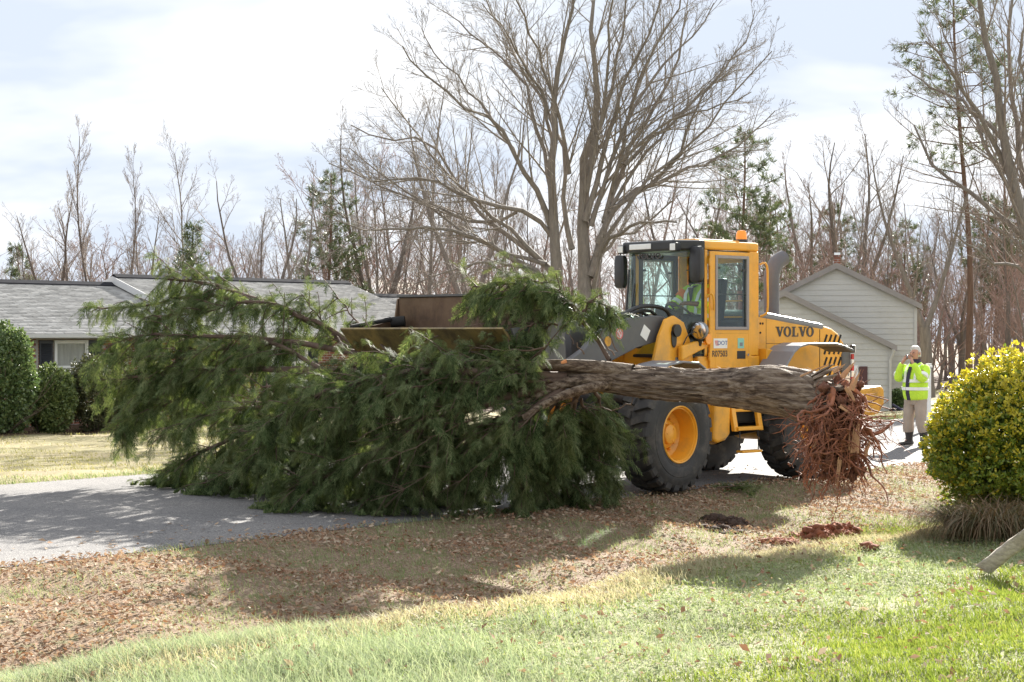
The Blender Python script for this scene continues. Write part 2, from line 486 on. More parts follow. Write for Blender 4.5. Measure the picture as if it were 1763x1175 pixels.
# --- brick ranch house on the far lawn (its long side runs parallel to the road)
H0 = np.array([-12.1, 47.0])
def H(t, q, z): return Vector((H0[0] + t * RC + q * RS, H0[1] + t * RS - q * RC, z))
def shingle_material(name, base):
    m, nt, out = new_mat(name)
    g = nt.nodes.new('ShaderNodeNewGeometry')
    n = n_noise(nt, 60, 4, 0.7)
    b = n_noise(nt, 0.9, 4, 0.6)
    f = n_math(nt, 'ADD', n_math(nt, 'MULTIPLY', g.outputs['Random Per Island'], 0.45), n_math(nt, 'MULTIPLY', n.outputs['Fac'], 0.55))
    c = n_ramp(nt, f, [(0.25, mul(base, 0.72)), (0.75, mul(base, 1.25))]).outputs[0]
    c = n_mix(nt, 1.0, c, n_ramp(nt, b.outputs['Fac'], [(0.3, (0.88, 0.88, 0.88)), (0.7, (1.1, 1.1, 1.1))]).outputs[0], 'MULTIPLY')
    bsdf(nt, out, c, 0.85, 0, 0.35, n_bump(nt, n.outputs['Fac'], 0.4, 0.004))
    return m
M['shingle'] = shingle_material('grey_asphalt_shingle', (0.375, 0.37, 0.36))
M['ridge'] = mat('dark_ridge_cap', (0.035, 0.036, 0.042), 0.95, 0.2, 6, spec=0.05)
M['trim'] = mat('painted_house_trim', (0.60, 0.60, 0.60), 0.5, 0.05, 3)
M['trim_brown'] = mat('brown_grey_fascia', (0.27, 0.245, 0.23), 0.6, 0.1, 3)
def brick_mat():
    m, nt, out = new_mat('red_brick')
    oi = nt.nodes.new('ShaderNodeObjectInfo')
    n = n_noise(nt, 25, 5, 0.7)
    f = n_math(nt, 'ADD', n_math(nt, 'MULTIPLY', oi.outputs['Random'], 0.7), n_math(nt, 'MULTIPLY', n.outputs['Fac'], 0.3))
    c = n_ramp(nt, f, [(0.1, (0.10, 0.045, 0.04)), (0.35, (0.21, 0.085, 0.06)), (0.6, (0.30, 0.12, 0.075)), (0.9, (0.36, 0.19, 0.13))]).outputs[0]
    bsdf(nt, out, c, 0.85, 0, 0.2, n_bump(nt, n.outputs['Fac'], 0.5, 0.004))
    return m
M['brick'] = brick_mat()
def brick_wall_mat():
    m, nt, out = new_mat('brickwork_out_of_sight')
    tc = nt.nodes.new('ShaderNodeTexCoord')
    sp = nt.nodes.new('ShaderNodeSeparateXYZ'); nt.links.new(tc.outputs['Object'], sp.inputs[0])
    cb = nt.nodes.new('ShaderNodeCombineXYZ')
    u = n_math(nt, 'ADD', n_math(nt, 'MULTIPLY', sp.outputs['X'], RC), n_math(nt, 'MULTIPLY', sp.outputs['Y'], RS))
    nt.links.new(u, cb.inputs['X']); nt.links.new(sp.outputs['Z'], cb.inputs['Y'])
    b = nt.nodes.new('ShaderNodeTexBrick'); nt.links.new(cb.outputs[0], b.inputs['Vector'])
    b.inputs['Scale'].default_value = 1; b.inputs['Brick Width'].default_value = 0.21; b.inputs['Row Height'].default_value = 0.076
    b.inputs['Mortar Size'].default_value = 0.008
    b.inputs['Color1'].default_value = (0.28, 0.11, 0.07, 1); b.inputs['Color2'].default_value = (0.15, 0.06, 0.045, 1); b.inputs['Mortar'].default_value = (0.36, 0.33, 0.30, 1)
    bsdf(nt, out, b.outputs['Color'], 0.85, 0, 0.2, n_bump(nt, b.outputs['Fac'], -0.4, 0.006))
    return m
M['brickwall'] = brick_wall_mat()
M['mortar'] = mat('mortar', (0.38, 0.35, 0.32), 0.9, 0.1, 8)
M['shutter'] = mat('dark_blue_grey_shutter', (0.028, 0.032, 0.042), 0.45, 0.1, 3)
M['curtain'] = mat('pale_curtain', (0.55, 0.54, 0.55), 0.9, 0.15, 2, 0.3, 6, 0.05, stretch=(6, 6, 0.6))
M['dark_room'] = mat('dim_room', (0.08, 0.08, 0.085), 0.9, 0.1, 1)

house = empty('brick_house', H(0, -4, -0.42), 'long single-storey brick ranch house with grey shingle roofs on the far lawn', 'house')
house_base = -0.5
SL = (3.50 - 2.03) / 4.45
def roof_slope(name, t0, t1, q0, z0, q1, z1, parent, course=0.13, tab=0.30, m=None):
    """a roof plane from eave (q0,z0) to ridge (q1,z1) laid in courses of separate tabs with real steps"""
    L = math.hypot(q1 - q0, z1 - z0); n = int(L / course)
    dq, dz = (q1 - q0) / L, (z1 - z0) / L
    nq, nz = (-dz, dq) if dq > 0 else (dz, -dq)      # outward normal (q,z)
    if nz < 0: nq, nz = -nq, -nz
    V, F = [], []
    r = random.Random(17 + int(t0 * 10))
    for i in range(n + 1):
        a, b = i * course, min((i + 1) * course + 0.03, L)
        if a >= L: break
        t = t0 - (tab * 0.5 if i % 2 else 0) - r.random() * 0.08
        while t < t1:
            ta, tb = max(t, t0), min(t + tab - 0.012, t1)
            if tb - ta > 0.02:
                h = 0.020 + r.random() * 0.008
                k = len(V)
                da = r.uniform(-0.008, 0.008)
                for (tt, s_, hh) in ((ta, a + da, h), (tb, a + da, h), (tb, b, 0.004), (ta, b, 0.004), (ta, a + da, 0), (tb, a + da, 0)):
                    V.append(tuple(H(tt, q0 + dq * s_ + nq * hh, z0 + dz * s_ + nz * hh)))
                F += [(k, k + 1, k + 2, k + 3), (k + 4, k + 5, k + 1, k)]
            t += tab
    o = np_obj(name, V, F, m or M['shingle'], parent)
    o['kind'] = 'stuff'
    return o

def wing(t0, t1, qf, zr, qr=-4.0, ze=2.03, left_gable=False, wall_inset=0.45, back=True):
    """walls, roof deck, shingles, ridge cap, gutter of one wing"""
    qe = qr + (zr - ze) / SL           # front eave
    qb = qr - (zr - ze) / SL           # back eave
    d = MB()
    prof = [(qe, ze), (qr, zr), (qb, ze), (qb, ze - 0.12), (qr, zr - 0.14), (qe, ze - 0.12)]
    d.prism(prof, t0, t1, lambda p, q, h: H(h, p, q - 0.006))
    roof = d.build('roof', M['trim_brown'], house)
    sh = roof_slope('shingles', t0 + 0.01, t1 - 0.01, qe, ze, qr, zr, roof)
    sh2 = roof_slope('shingles', t0 + 0.01, t1 - 0.01, qb, ze, qr, zr, roof, course=0.5, tab=2.0)
    c = MB(); c.prism([(qr - 0.16, zr - 0.035), (qr, zr + 0.075), (qr + 0.16, zr - 0.035), (qr + 0.16, zr - 0.0), (qr, zr + 0.10), (qr - 0.16, zr)], t0 + 0.03, t1 - 0.03, lambda p, q, h: H(h, p, q))
    c.build('ridge_cap', M['ridge'], roof)
    g = MB()
    g.prism([(qe + 0.012, ze - 0.02), (qe + 0.13, ze + 0.0), (qe + 0.12, ze - 0.10), (qe + 0.012, ze - 0.13)], t0, t1, lambda p, q, h: H(h, p, q))
    g.build('gutter', M['trim'], roof)
    w = MB()
    w.prism([(t0 + 0.3, house_base), (t1 - 0.3, house_base), (t1 - 0.3, ze - 0.06), (t0 + 0.3, ze - 0.06)], qe - wall_inset, qb + wall_inset, lambda p, q, h: H(p, h, q))
    gable = [(qe - wall_inset, ze - 0.3), (qr, zr - 0.2), (qb + wall_inset, ze - 0.3)]
    if left_gable:
        w.prism(gable, t0 + 0.3, t0 + 0.5, lambda p, q, h: H(h, p, q))
        # rake board and soffit on the gable end that stands above the lower wing
        rk = MB()
        th = 0.16
        rk.prism([(qe, ze + 0.02), (qr, zr + 0.02), (qr, zr - th - 0.03), (qe, ze - th - 0.03)], t0 - 0.035, t0 - 0.004, lambda p, q, h: H(h, p, q))
        rk.prism([(qb, ze + 0.02), (qr + 0.0, zr + 0.02), (qr, zr - th - 0.03), (qb, ze - th - 0.03)], t0 - 0.035, t0 - 0.004, lambda p, q, h: H(h, p, q))
        rk.build('rake_board', M['trim'], roof)
    w.build('wall', M['brickwall'], house)
    return roof, qe
roofA, qeA = wing(-9.5, 4.75, 0, 3.50)
roofB, qeB = wing(4.4, 14.1, 0, 3.75, left_gable=True)
roofC, qeC = wing(14.0, 20.5, 0, 3.33)
# brickwork that shows beside the window, laid brick by brick
bq = qeA - 0.45
mm = MB(); mm.box((0, 0, 0), (0.195, 0.04, 0.064), lambda x, y, z: Vector((x, y, z)))
brick0 = None
rz_h = math.atan2(RS, RC)
rr_ = random.Random(5)
bk = MB()
for (ta, tb, za, zb) in ((-2.1, -0.79, 0.5, 1.95), (1.24, 2.1, 0.5, 1.95), (-0.79, 1.24, 1.875, 1.95)):
    bk.prism([(ta, za), (tb, za), (tb, zb), (ta, zb)], bq + 0.003, bq + 0.016, lambda p, q, h: H(p, h, q))
bk.build('mortar_bed', M['mortar'], house)
nb = 0
for (ta, tb) in ((-2.1, -0.79), (1.24, 2.1)):
    for i in range(19):
        z = 0.54 + i * 0.0755
        t = ta + (0.1025 if i % 2 else 0) + 0.1
        while t < tb - 0.09:
            p = H(t, bq + 0.018 + rr_.uniform(-.003, .003), z) - house.location
            if brick0 is None:
                brick0 = mm.build('brick', M['brick'], None)
                brick0.parent = house; o = brick0
            else:
                o = brick0.copy(); COL.objects.link(o)
            o.location = p; o.rotation_euler = (0, 0, rz_h)
            nb += 1
            t += 0.205
# window with curtain, sashes, shutters
def house_window(t0, t1, z0, z1, q):
    f = MB(); e = 0.055
    for (a, b, c, d) in ((t0, t0 + e, z0, z1), (t1 - e, t1, z0, z1), (t0 + e, t1 - e, z1 - e, z1), (t0 + e, t1 - e, z0, z0 + e)):
        f.prism([(a, c), (b, c), (b, d), (a, d)], q, q + 0.07, lambda p, qq, h: H(p, h, qq))
    fr = f.build('window', M['white'], house, bevel=0.006)
    zm = (z0 + z1) / 2
    s = MB()
    for (a, b, c, d) in ((t0 + e, t1 - e, zm - 0.03, zm + 0.03), (t0 + e, t0 + e + 0.035, z0 + e, z1 - e), (t1 - e - 0.035, t1 - e, z0 + e, z1 - e), (t0 + e, t1 - e, z1 - e - 0.035, z1 - e)):
        s.prism([(a, c), (b, c), (b, d), (a, d)], q + 0.018, q + 0.05, lambda p, qq, h: H(p, h, qq))
    for k in range(1, 3):
        tt = t0 + e + (t1 - t0 - 2 * e) * k / 3
        s.prism([(tt - .012, z0 + e), (tt + .012, z0 + e), (tt + .012, zm - .03), (tt - .012, zm - .03)], q + 0.02, q + 0.045, lambda p, qq, h: H(p, h, qq))
    zz = z0 + (zm - z0) * 0.52
    s.prism([(t0 + e, zz - .012), (t1 - e, zz - .012), (t1 - e, zz + .012), (t0 + e, zz + .012)], q + 0.022, q + 0.044, lambda p, qq, h: H(p, h, qq))
    s.build('sash', M['white'], fr)
    for (c, d) in ((z0 + e, zm - .03), (zm + .03, z1 - e)):
        g = MB(); g.prism([(t0 + e, c), (t1 - e, c), (t1 - e, d), (t0 + e, d)], q + 0.03, q + 0.034, lambda p, qq, h: H(p, h, qq))
        g.build('pane', M['pane'], fr)
    cu = MB(); n = 24
    rings = []
    vs, fs = [], []
    for k in range(n + 1):
        tt = t0 + e + (t1 - t0 - 2 * e) * k / n
        qq = q + 0.006 + 0.005 * math.sin(k * 1.9)
        vs += [H(tt, qq, z0 + e), H(tt, qq, z1 - e)]
    for k in range(n): fs.append((2 * k, 2 * k + 2, 2 * k + 3, 2 * k + 1))
    cu.add(vs, fs); cu.build('curtain', M['curtain'], fr, smooth=True)
    si = MB(); si.prism([(t0 - .04, z0 - .06), (t1 + .04, z0 - .06), (t1 + .04, z0 - .003), (t0 - .04, z0 - .003)], q, q + 0.11, lambda p, qq, h: H(p, h, qq))
    si.build('sill', M['trim'], fr)
    for (a, b) in ((t0 - 0.45, t0 - 0.03), (t1 + 0.03, t1 + 0.45)):
        sh = MB()
        sh.prism([(a, z0), (b, z0), (b, z1), (a, z1)], q + 0.01, q + 0.03, lambda p, qq, h: H(p, h, qq))
        o = sh.build('shutter', M['shutter'], house, bevel=0.004)
        n = 26; l = MB()
        for k in range(n):
            zc = z0 + .08 + (z1 - z0 - .16) * (k + .5) / n
            l.prism([(0.030, zc - .014), (0.050, zc - .022), (0.056, zc - .016), (0.034, zc + .014)], a + .05, b - .05, lambda p, qq, h: H(h, q + p, qq))
        l.build('louvres', M['shutter'], o)
house_window(-0.31, 0.75, 0.42, 1.86, bq)
house_window(6.6, 8.0, 0.5, 1.84, qeB - 0.45)
house_window(10.6, 12.0, 0.5, 1.84, qeB - 0.45)

# --- cream house with lap siding behind the loader, gable towards the road
M['siding'] = mat('cream_lap_siding', (0.51, 0.50, 0.465), 0.6, 0.04, 1.5, 0.08, 30, 0.003, stretch=(1, 1, 12), dirt=(0.40, 0.38, 0.32), dirt_amt=0.4)
M['sheath'] = mat('wall_sheathing', (0.30, 0.28, 0.22), 0.8, 0.05, 2)
M['roofbrown'] = shingle_material('brown_grey_shingle', (0.16, 0.14, 0.13))
M['door_red'] = mat('dark_maroon_door', (0.085, 0.03, 0.03), 0.45, 0.05, 3)
sid = empty('sided_house', (9.6, 57, -0.45), 'cream lap-sided house with two overlapping gables behind the yellow loader', 'house')
def gable(xc, y, hw, zb, ze, za, depth, xl=None):
    """front wall of lapped planks under a gable roof; eaves at xc±hw"""
    w = MB()
    poly = [(xc - hw, zb), (xc + hw, zb), (xc + hw, ze), (xc, za), (xc - hw, ze)]
    w.prism(poly, y + 0.02, y + depth, lambda p, q, h: Vector((p, h, q)))
    w.build('wall', M['sheath'], sid)
    z = zb; ex = 0.176
    while z < za - 0.06:
        z1 = min(z + ex, za)
        def half(zz): return hw if zz <= ze else hw * (za - zz) / (za - ze)
        a0, a1 = half(z), half(min(z1 + 0.02, za - 0.001))
        p = MB()
        jx = random.uniform(-.004, .004)
        p.add([(xc - a0, y - 0.022, z), (xc + a0, y - 0.022, z), (xc + a1, y - 0.004, z1 + 0.02), (xc - a1, y - 0.004, z1 + 0.02),
               (xc - a0, y + 0.019, z), (xc + a0, y + 0.019, z), (xc + a1, y + 0.019, z1 + 0.02), (xc - a1, y + 0.019, z1 + 0.02)],
              [(0, 1, 2, 3), (4, 7, 6, 5), (0, 4, 5, 1), (3, 2, 6, 7), (0, 3, 7, 4), (1, 5, 6, 2)])
        p.build('siding_plank', M['siding'], sid)
        z = z1
    # roof planes with overhang, fascia in front
    ov, t = 0.16, 0.13
    sl = (za - ze) / hw
    r = MB()
    r.prism([(xc, za + .02), (xc + hw + ov, ze - sl * ov + .02), (xc + hw + ov, ze - sl * ov + t), (xc, za + t + .02), (xc - hw - ov, ze - sl * ov + t), (xc - hw - ov, ze - sl * ov + .02)],
            y - 0.14, y + depth, lambda p, q, h: Vector((p, h, q)))
    rf = r.build('roof', M['roofbrown'], sid)
    f = MB()
    f.prism([(xc, za + t + .03), (xc + hw + ov + .01, ze - sl * ov + t + .01), (xc + hw + ov + .01, ze - sl * ov - .03), (xc, za - .03), (xc - hw - ov - .01, ze - sl * ov - .03), (xc - hw - ov - .01, ze - sl * ov + t + .01)],
            y - 0.185, y - 0.143, lambda p, q, h: Vector((p, h, q)))
    f.build('fascia', M['trim_brown'], rf)
    for sx in (-1, 1):
        cb = MB(); cb.box((xc + sx * (hw - 0.03), y - 0.028, (zb + ze) / 2 - .02), (0.09, 0.03, ze - zb - .06))
        cb.build('corner_board', M['siding'], sid)
    return rf
ax, ay = at(1459, 460, 56), 56
rfm = gable(ax.x - .18, 56, 2.50, -0.62, 2.90, 4.14, 9)
bx_ = at(1352, 508, 52)
rfg = gable(bx_.x + .92, 52, 3.12, -0.55, 1.62, 3.18, 3.98)
ax.x -= .18; ch = MB(); ch.box((ax.x + .02, 58.0, 4.34), (0.20, 0.2, 0.5)); ch.box((ax.x + .02, 58.0, 4.60), (0.25, 0.25, 0.05))
ch.build('chimney', M['brickwall'], rfm)
cp = MB(); cp.box((ax.x + .02, 58.0, 4.67), (0.2, 0.2, 0.08)); cp.build('chimney_cap', M['chrome'], rfm)
dr = MB(); dx = at(1486, 640, 51.95).x + .92
dr.box((dx, 51.955, 0.28), (0.24, 0.04, 1.56)); do = dr.build('shutter', M['door_red'], sid, bevel=.005)
wt = MB(); wt.box((dx - .26, 51.955, 0.36), (0.22, 0.04, 1.45)); wt.build('window', M['white'], sid, bevel=.005)
dp = MB(); dxx = bx_.x + .92 + 3.12 - .02
dp.tube([(dxx + .10, 51.82, 1.56), (dxx + .05, 51.88, 1.40), (dxx - .02, 51.92, 1.25), (dxx - .02, 51.92, -.42)], 0.04, 8)
dp.build('downspout', M['siding'], sid, smooth=True)

sid.rotation_euler = (0, 0, math.radians(-10.6))   # its ridge points at the camera

# ------------------------------------------------------------------ tree makers
def tubes_np(polys, sides):
    """polys: list of (pts, radii); returns V, F (quads)"""
    groups = {}
    for p, r in polys: groups.setdefault(len(p), []).append((p, r))
    VV, FF, base = [], [], 0
    for k, lst in groups.items():
        P = np.array([p for p, r in lst], dtype=np.float64); R = np.array([r for p, r in lst], dtype=np.float64)
        n = len(lst)
        D = P[:, -1] - P[:, 0]; D /= np.linalg.norm(D, axis=1, keepdims=True) + 1e-9
        ref = np.where(np.abs(D[:, 2:3]) < 0.8, np.array([[0, 0, 1.0]]), np.array([[1.0, 0, 0]]))
        U = np.cross(D, ref); U /= np.linalg.norm(U, axis=1, keepdims=True) + 1e-9
        W = np.cross(D, U)
        a = np.arange(sides) * 2 * PI / sides
        ring = U[:, None, :] * np.cos(a)[None, :, None] + W[:, None, :] * np.sin(a)[None, :, None]
        V = P[:, :, None, :] + R[:, :, None, None] * ring[:, None, :, :]
        idx = np.arange(n * k * sides).reshape(n, k, sides)
        A = idx[:, :-1, :]; B = np.roll(A, -1, axis=2); C_ = idx[:, 1:, :]; Dd = np.roll(C_, -1, axis=2)
        F = np.stack([A, B, Dd, C_], -1).reshape(-1, 4)
        VV.append(V.reshape(-1, 3)); FF.append(F + base); base += n * k * sides
    if not VV: return np.zeros((0, 3)), np.zeros((0, 4), int)
    return np.concatenate(VV), np.concatenate(FF)

def cat(parts):
    VV, FF, b = [], [], 0
    for V, F in parts:
        if len(V) == 0: continue
        VV.append(V); FF.append(F + b); b += len(V)
    return np.concatenate(VV), np.concatenate(FF)

def rnd_perp(rng, d):
    v = Vector((rng.gauss(0, 1), rng.gauss(0, 1), rng.gauss(0, 1)))
    v = v - d * v.dot(d)
    return v.normalized() if v.length > 1e-4 else d.orthogonal().normalized()

SEGS = [9, 7, 5, 4, 3]
def branch_path(rng, p, d, L, r0, r1, n, wander, trop):
    pts, rad = [tuple(p)], [r0]
    d = d.normalized(); p = Vector(p)
    for i in range(n):
        d = (d + rnd_perp(rng, d) * wander * rng.random() + Vector((0, 0, trop))).normalized()
        p = p + d * (L / n)
        pts.append(tuple(p)); rad.append(r0 + (r1 - r0) * ((i + 1) / n) ** 0.8)
    return pts, rad

def grow(rng, out, pts, rad, level, kids, ratio, angle, maxlevel, trop, t0=0.25, wander=0.22):
    """children along a finished branch"""
    if level >= maxlevel: return
    n = len(pts) - 1
    L = sum((Vector(pts[i + 1]) - Vector(pts[i])).length for i in range(n))
    nk = kids[level]
    nk = max(1, int(nk * rng.uniform(0.75, 1.25)))
    for c in range(nk):
        t = t0 + (1 - t0) * (c + rng.random()) / nk
        f = t * n; i = min(int(f), n - 1); f -= i
        a, b = Vector(pts[i]), Vector(pts[i + 1])
        p = a.lerp(b, f); d = (b - a).normalized()
        rr = rad[i] + (rad[i + 1] - rad[i]) * f
        ang = math.radians(rng.uniform(*angle[level]))
        q = rnd_perp(rng, d)
        nd = (d * math.cos(ang) + q * math.sin(ang) + Vector((0, 0, 0.12))).normalized()
        cl = L * ratio[level] * (1.15 - 0.75 * t) * rng.uniform(0.7, 1.25)
        cr = min(rr * rng.uniform(0.42, 0.66), 0.0115 * cl + 0.003)
        cr = max(cr, 0.0045)
        cp, crr = branch_path(rng, p, nd, cl, cr, max(0.004, cr * 0.3), SEGS[min(level + 1, 4)] - 1, wander, trop)
        out[level + 1].append((cp, crr))
        grow(rng, out, cp, crr, level + 1, kids, ratio, angle, maxlevel, trop, 0.15, wander)

def bare_tree(seed, h, r, kids=(12, 7, 4, 3), ratio=(0.5, 0.5, 0.5, 0.55), angle=((25, 55), (25, 55), (25, 60), (25, 65)), trop=0.05, t0=0.28, lean=0.05, fork=0, wander=0.16, sides=(8, 5, 4, 3, 3), maxlevel=4):
    """trunk arrays, crown arrays; base at the origin"""
    rng = random.Random(seed)
    out = [[] for _ in range(6)]
    d = Vector((rng.uniform(-lean, lean), rng.uniform(-lean, lean), 1))
    if fork:
        sp, sr = branch_path(rng, (0, 0, -0.3), d, h * 0.25 + .3, r * 1.25, r * 0.95, 5, 0.08, 0.05)
        out[0].append((sp, sr))
        top = Vector(sp[-1])
        for k in range(fork):
            a = 2 * PI * (k + rng.random() * .6) / fork
            dd = Vector((math.cos(a) * rng.uniform(.25, .5), math.sin(a) * rng.uniform(.25, .5), 1))
            p2, r2 = branch_path(rng, top - Vector((0, 0, .15)), dd, h * 0.76 * rng.uniform(.8, 1.05), r * rng.uniform(.55, .75), 0.02, 9, 0.16, 0.06)
            out[0].append((p2, r2))
            grow(rng, out, p2, r2, 0, kids, ratio, angle, maxlevel, trop, 0.12, wander)
    else:
        pts, rad = branch_path(rng, (0, 0, -0.3), d, h + 0.3, r, 0.015, 12, 0.10, 0.06)
        rad[0] *= 1.35
        out[0].append((pts, rad))
        grow(rng, out, pts, rad, 0, kids, ratio, angle, maxlevel, trop, t0, wander)
    T = tubes_np(out[0], sides[0])
    C = cat([tubes_np(out[l], sides[l]) for l in range(1, 5) if out[l]])
    return T, C

def bark(name, base, var=0.3):
    m, nt, out = new_mat(name)
    n = n_noise(nt, 3.0, 6, 0.7, stretch=(4, 4, 0.8))
    b = n_noise(nt, 12.0, 6, 0.7, stretch=(3, 3, 0.5))
    c = n_ramp(nt, n.outputs['Fac'], [(0.3, mul(base, 1 - var)), (0.7, mul(base, 1 + var))]).outputs[0]
    bsdf(nt, out, c, 0.85, 0, 0.25, n_bump(nt, b.outputs['Fac'], 0.6, 0.03))
    return m
M['bark_grey'] = bark('grey_tree_bark', (0.205, 0.18, 0.157))
M['bark_brown'] = bark('brown_tree_bark', (0.15, 0.128, 0.112))
M['bark_pine'] = bark('reddish_pine_bark', (0.15, 0.095, 0.07))
M['twig_grey'] = bark('grey_twig_bark', (0.25, 0.22, 0.19), 0.2)  # these twig tones carry the pale sky-glare veil in their colour
M['twig_brown'] = bark('brown_twig_bark', (0.255, 0.215, 0.185), 0.25)
M['twig_red'] = bark('reddish_budding_twig_bark', (0.28, 0.195, 0.165), 0.3)
M['needle'] = leaf_mat('pine_needles', [(0.2, (0.05, 0.08, 0.035)), (0.5, (0.10, 0.135, 0.06)), (0.85, (0.17, 0.19, 0.09))], 0.5, 0.4, 0.2)
M['needle_pale'] = leaf_mat('dusty_pine_needles', [(0.2, (0.07, 0.095, 0.05)), (0.5, (0.12, 0.15, 0.08)), (0.85, (0.18, 0.20, 0.11))], 0.5, 0.4, 0.2)

def tufts(P, Dr, size, rng, n=16):
    """needle tufts: n thin triangles fanning from each point"""
    P = np.asarray(P); Dr = np.asarray(Dr); N = len(P)
    v = rng.normal(size=(N, n, 3)) + Dr[:, None, :] * 1.3
    v /= np.linalg.norm(v, axis=2, keepdims=True)
    sz = size * rng.uniform(0.7, 1.3, (N, n, 1))
    w = np.cross(v, rng.normal(size=(N, n, 3))); w /= np.linalg.norm(w, axis=2, keepdims=True) + 1e-9
    tip = P[:, None, :] + v * sz
    mid = P[:, None, :] + v * sz * 0.45
    a = mid + w * sz * 0.045; b = mid - w * sz * 0.045
    base = np.broadcast_to(P[:, None, :], tip.shape)
    V = np.stack([base, a, tip, b], 2).reshape(-1, 3)
    F = np.arange(N * n * 4).reshape(-1, 4)
    return V, F

def pine(seed, h, r, crown0=0.35, spread=0.22, nb=34, size=0.42, shape='round', dens=1.0):
    rng = random.Random(seed); nr = np.random.default_rng(seed)
    pts, rad = branch_path(rng, (0, 0, -0.3), Vector((rng.uniform(-.03, .03), rng.uniform(-.03, .03), 1)), h + .3, r, 0.03, 12, 0.06, 0.04)
    br = []; P, D = [], []
    for k in range(nb):
        t = crown0 + (1 - crown0) * (k + rng.random()) / nb
        f = t * 12; i = min(int(f), 11); f -= i
        p = Vector(pts[i]).lerp(Vector(pts[i + 1]), f)
        a = k * 2.4 + rng.uniform(-.4, .4)
        u = (t - crown0) / (1 - crown0)
        if shape == 'cone': L = h * spread * (1.05 - u) * rng.uniform(.8, 1.15) + .15; up = 0.1 - .25 * (1 - u)
        else: L = h * spread * (math.sin(PI * min(1, .25 + .72 * u)) ** .7) * rng.uniform(.5, 1.25); up = rng.uniform(-.05, .45)
        d = Vector((math.cos(a), math.sin(a), up))
        bp, brr = branch_path(rng, p, d, L, max(.02, r * .22 * (1 - u * .6)), 0.012, 6, .2, .06)
        br.append((bp, brr))
        ns = max(3, int(L * 4.2 * dens))
        for s_ in range(ns):
            ff = rng.uniform(.25, 1.0) * 6; ii = min(int(ff), 5)
            q = Vector(bp[ii]).lerp(Vector(bp[ii + 1]), ff - ii)
            dd = (Vector(bp[ii + 1]) - Vector(bp[ii])).normalized()
            sd_ = (dd * .5 + rnd_perp(rng, dd) * .8 + Vector((0, 0, .2))).normalized()
            tl = min(L * .35, .9) * rng.uniform(.5, 1.1)
            tp, tr = branch_path(rng, q, sd_, tl, .010, .006, 2, .2, .1)
            br.append((tp, tr))
            for w_ in range(max(2, int(tl * 6 * dens))):
                P.append(tuple(q.lerp(Vector(tp[-1]), rng.uniform(.3, 1.05)) + Vector((rng.gauss(0, .06), rng.gauss(0, .06), rng.gauss(0, .05)))))
                D.append(tuple((sd_ + Vector((0, 0, .35))).normalized()))
    T = tubes_np([(pts, rad)], 8)
    B = tubes_np(br, 4)
    Nn = tufts(P, D, size, nr)
    return T, B, Nn

def tree_thing(name, loc, T, Cparts, label, group=None, rz=0.0, sc=1.0, tm=None):
    """a tree as an Empty with trunk (> nothing) and crown meshes; Cparts = [(part name, arrays, material)]"""
    o = empty(name, loc, label, 'tree', group, rz=rz)
    o.scale = (sc, sc, sc)
    np_obj('trunk', T[0], T[1], tm or M['bark_grey'], o, smooth=True, local=True)
    for nm, arr, m in Cparts: np_obj(nm, arr[0], arr[1], m, o, local=True, smooth=(nm == 'crown'))
    return o

def dup(root, loc, rz, sc, label=None, group=None):
    r = root.copy(); COL.objects.link(r)
    r.location = loc; r.rotation_euler = (0, 0, rz); r.scale = (sc, sc, sc) if not hasattr(sc, '__len__') else sc
    if label: r['label'] = label
    if group: r['group'] = group
    for ch in root.children:
        c = ch.copy(); COL.objects.link(c); c.parent = r
        for g in ch.children:
            k = g.copy(); COL.objects.link(k); k.parent = c
    return r

# --- the big bare tree behind the loader: its main limbs follow the photograph
def limb_from(pxs, Y, rng, depth=None):
    """polyline of picture points -> world points; the limb drifts in depth by 'depth' metres from its foot to its tip"""
    n = len(pxs); out = []
    for i, (x, y) in enumerate(pxs):
        t = i / (n - 1)
        out.append(at(x, y, Y + (depth or 0) * t ** 1.3))
    return out
def resample(pts, n):
    P = [Vector(p) for p in pts]
    ds = [0]
    for i in range(len(P) - 1): ds.append(ds[-1] + (P[i + 1] - P[i]).length)
    out = []
    # Catmull-Rom through the points
    def cr(i, t):
        p0, p1, p2, p3 = P[max(i - 1, 0)], P[i], P[i + 1], P[min(i + 2, len(P) - 1)]
        return 0.5 * ((2 * p1) + (p2 - p0) * t + (2 * p0 - 5 * p1 + 4 * p2 - p3) * t * t + (3 * p1 - p0 - 3 * p2 + p3) * t ** 3)
    for k in range(n):
        s = ds[-1] * k / (n - 1)
        i = 0
        while i < len(P) - 2 and ds[i + 1] < s: i += 1
        t = (s - ds[i]) / max(ds[i + 1] - ds[i], 1e-6)
        out.append(tuple(cr(i, min(1, t))))
    return out
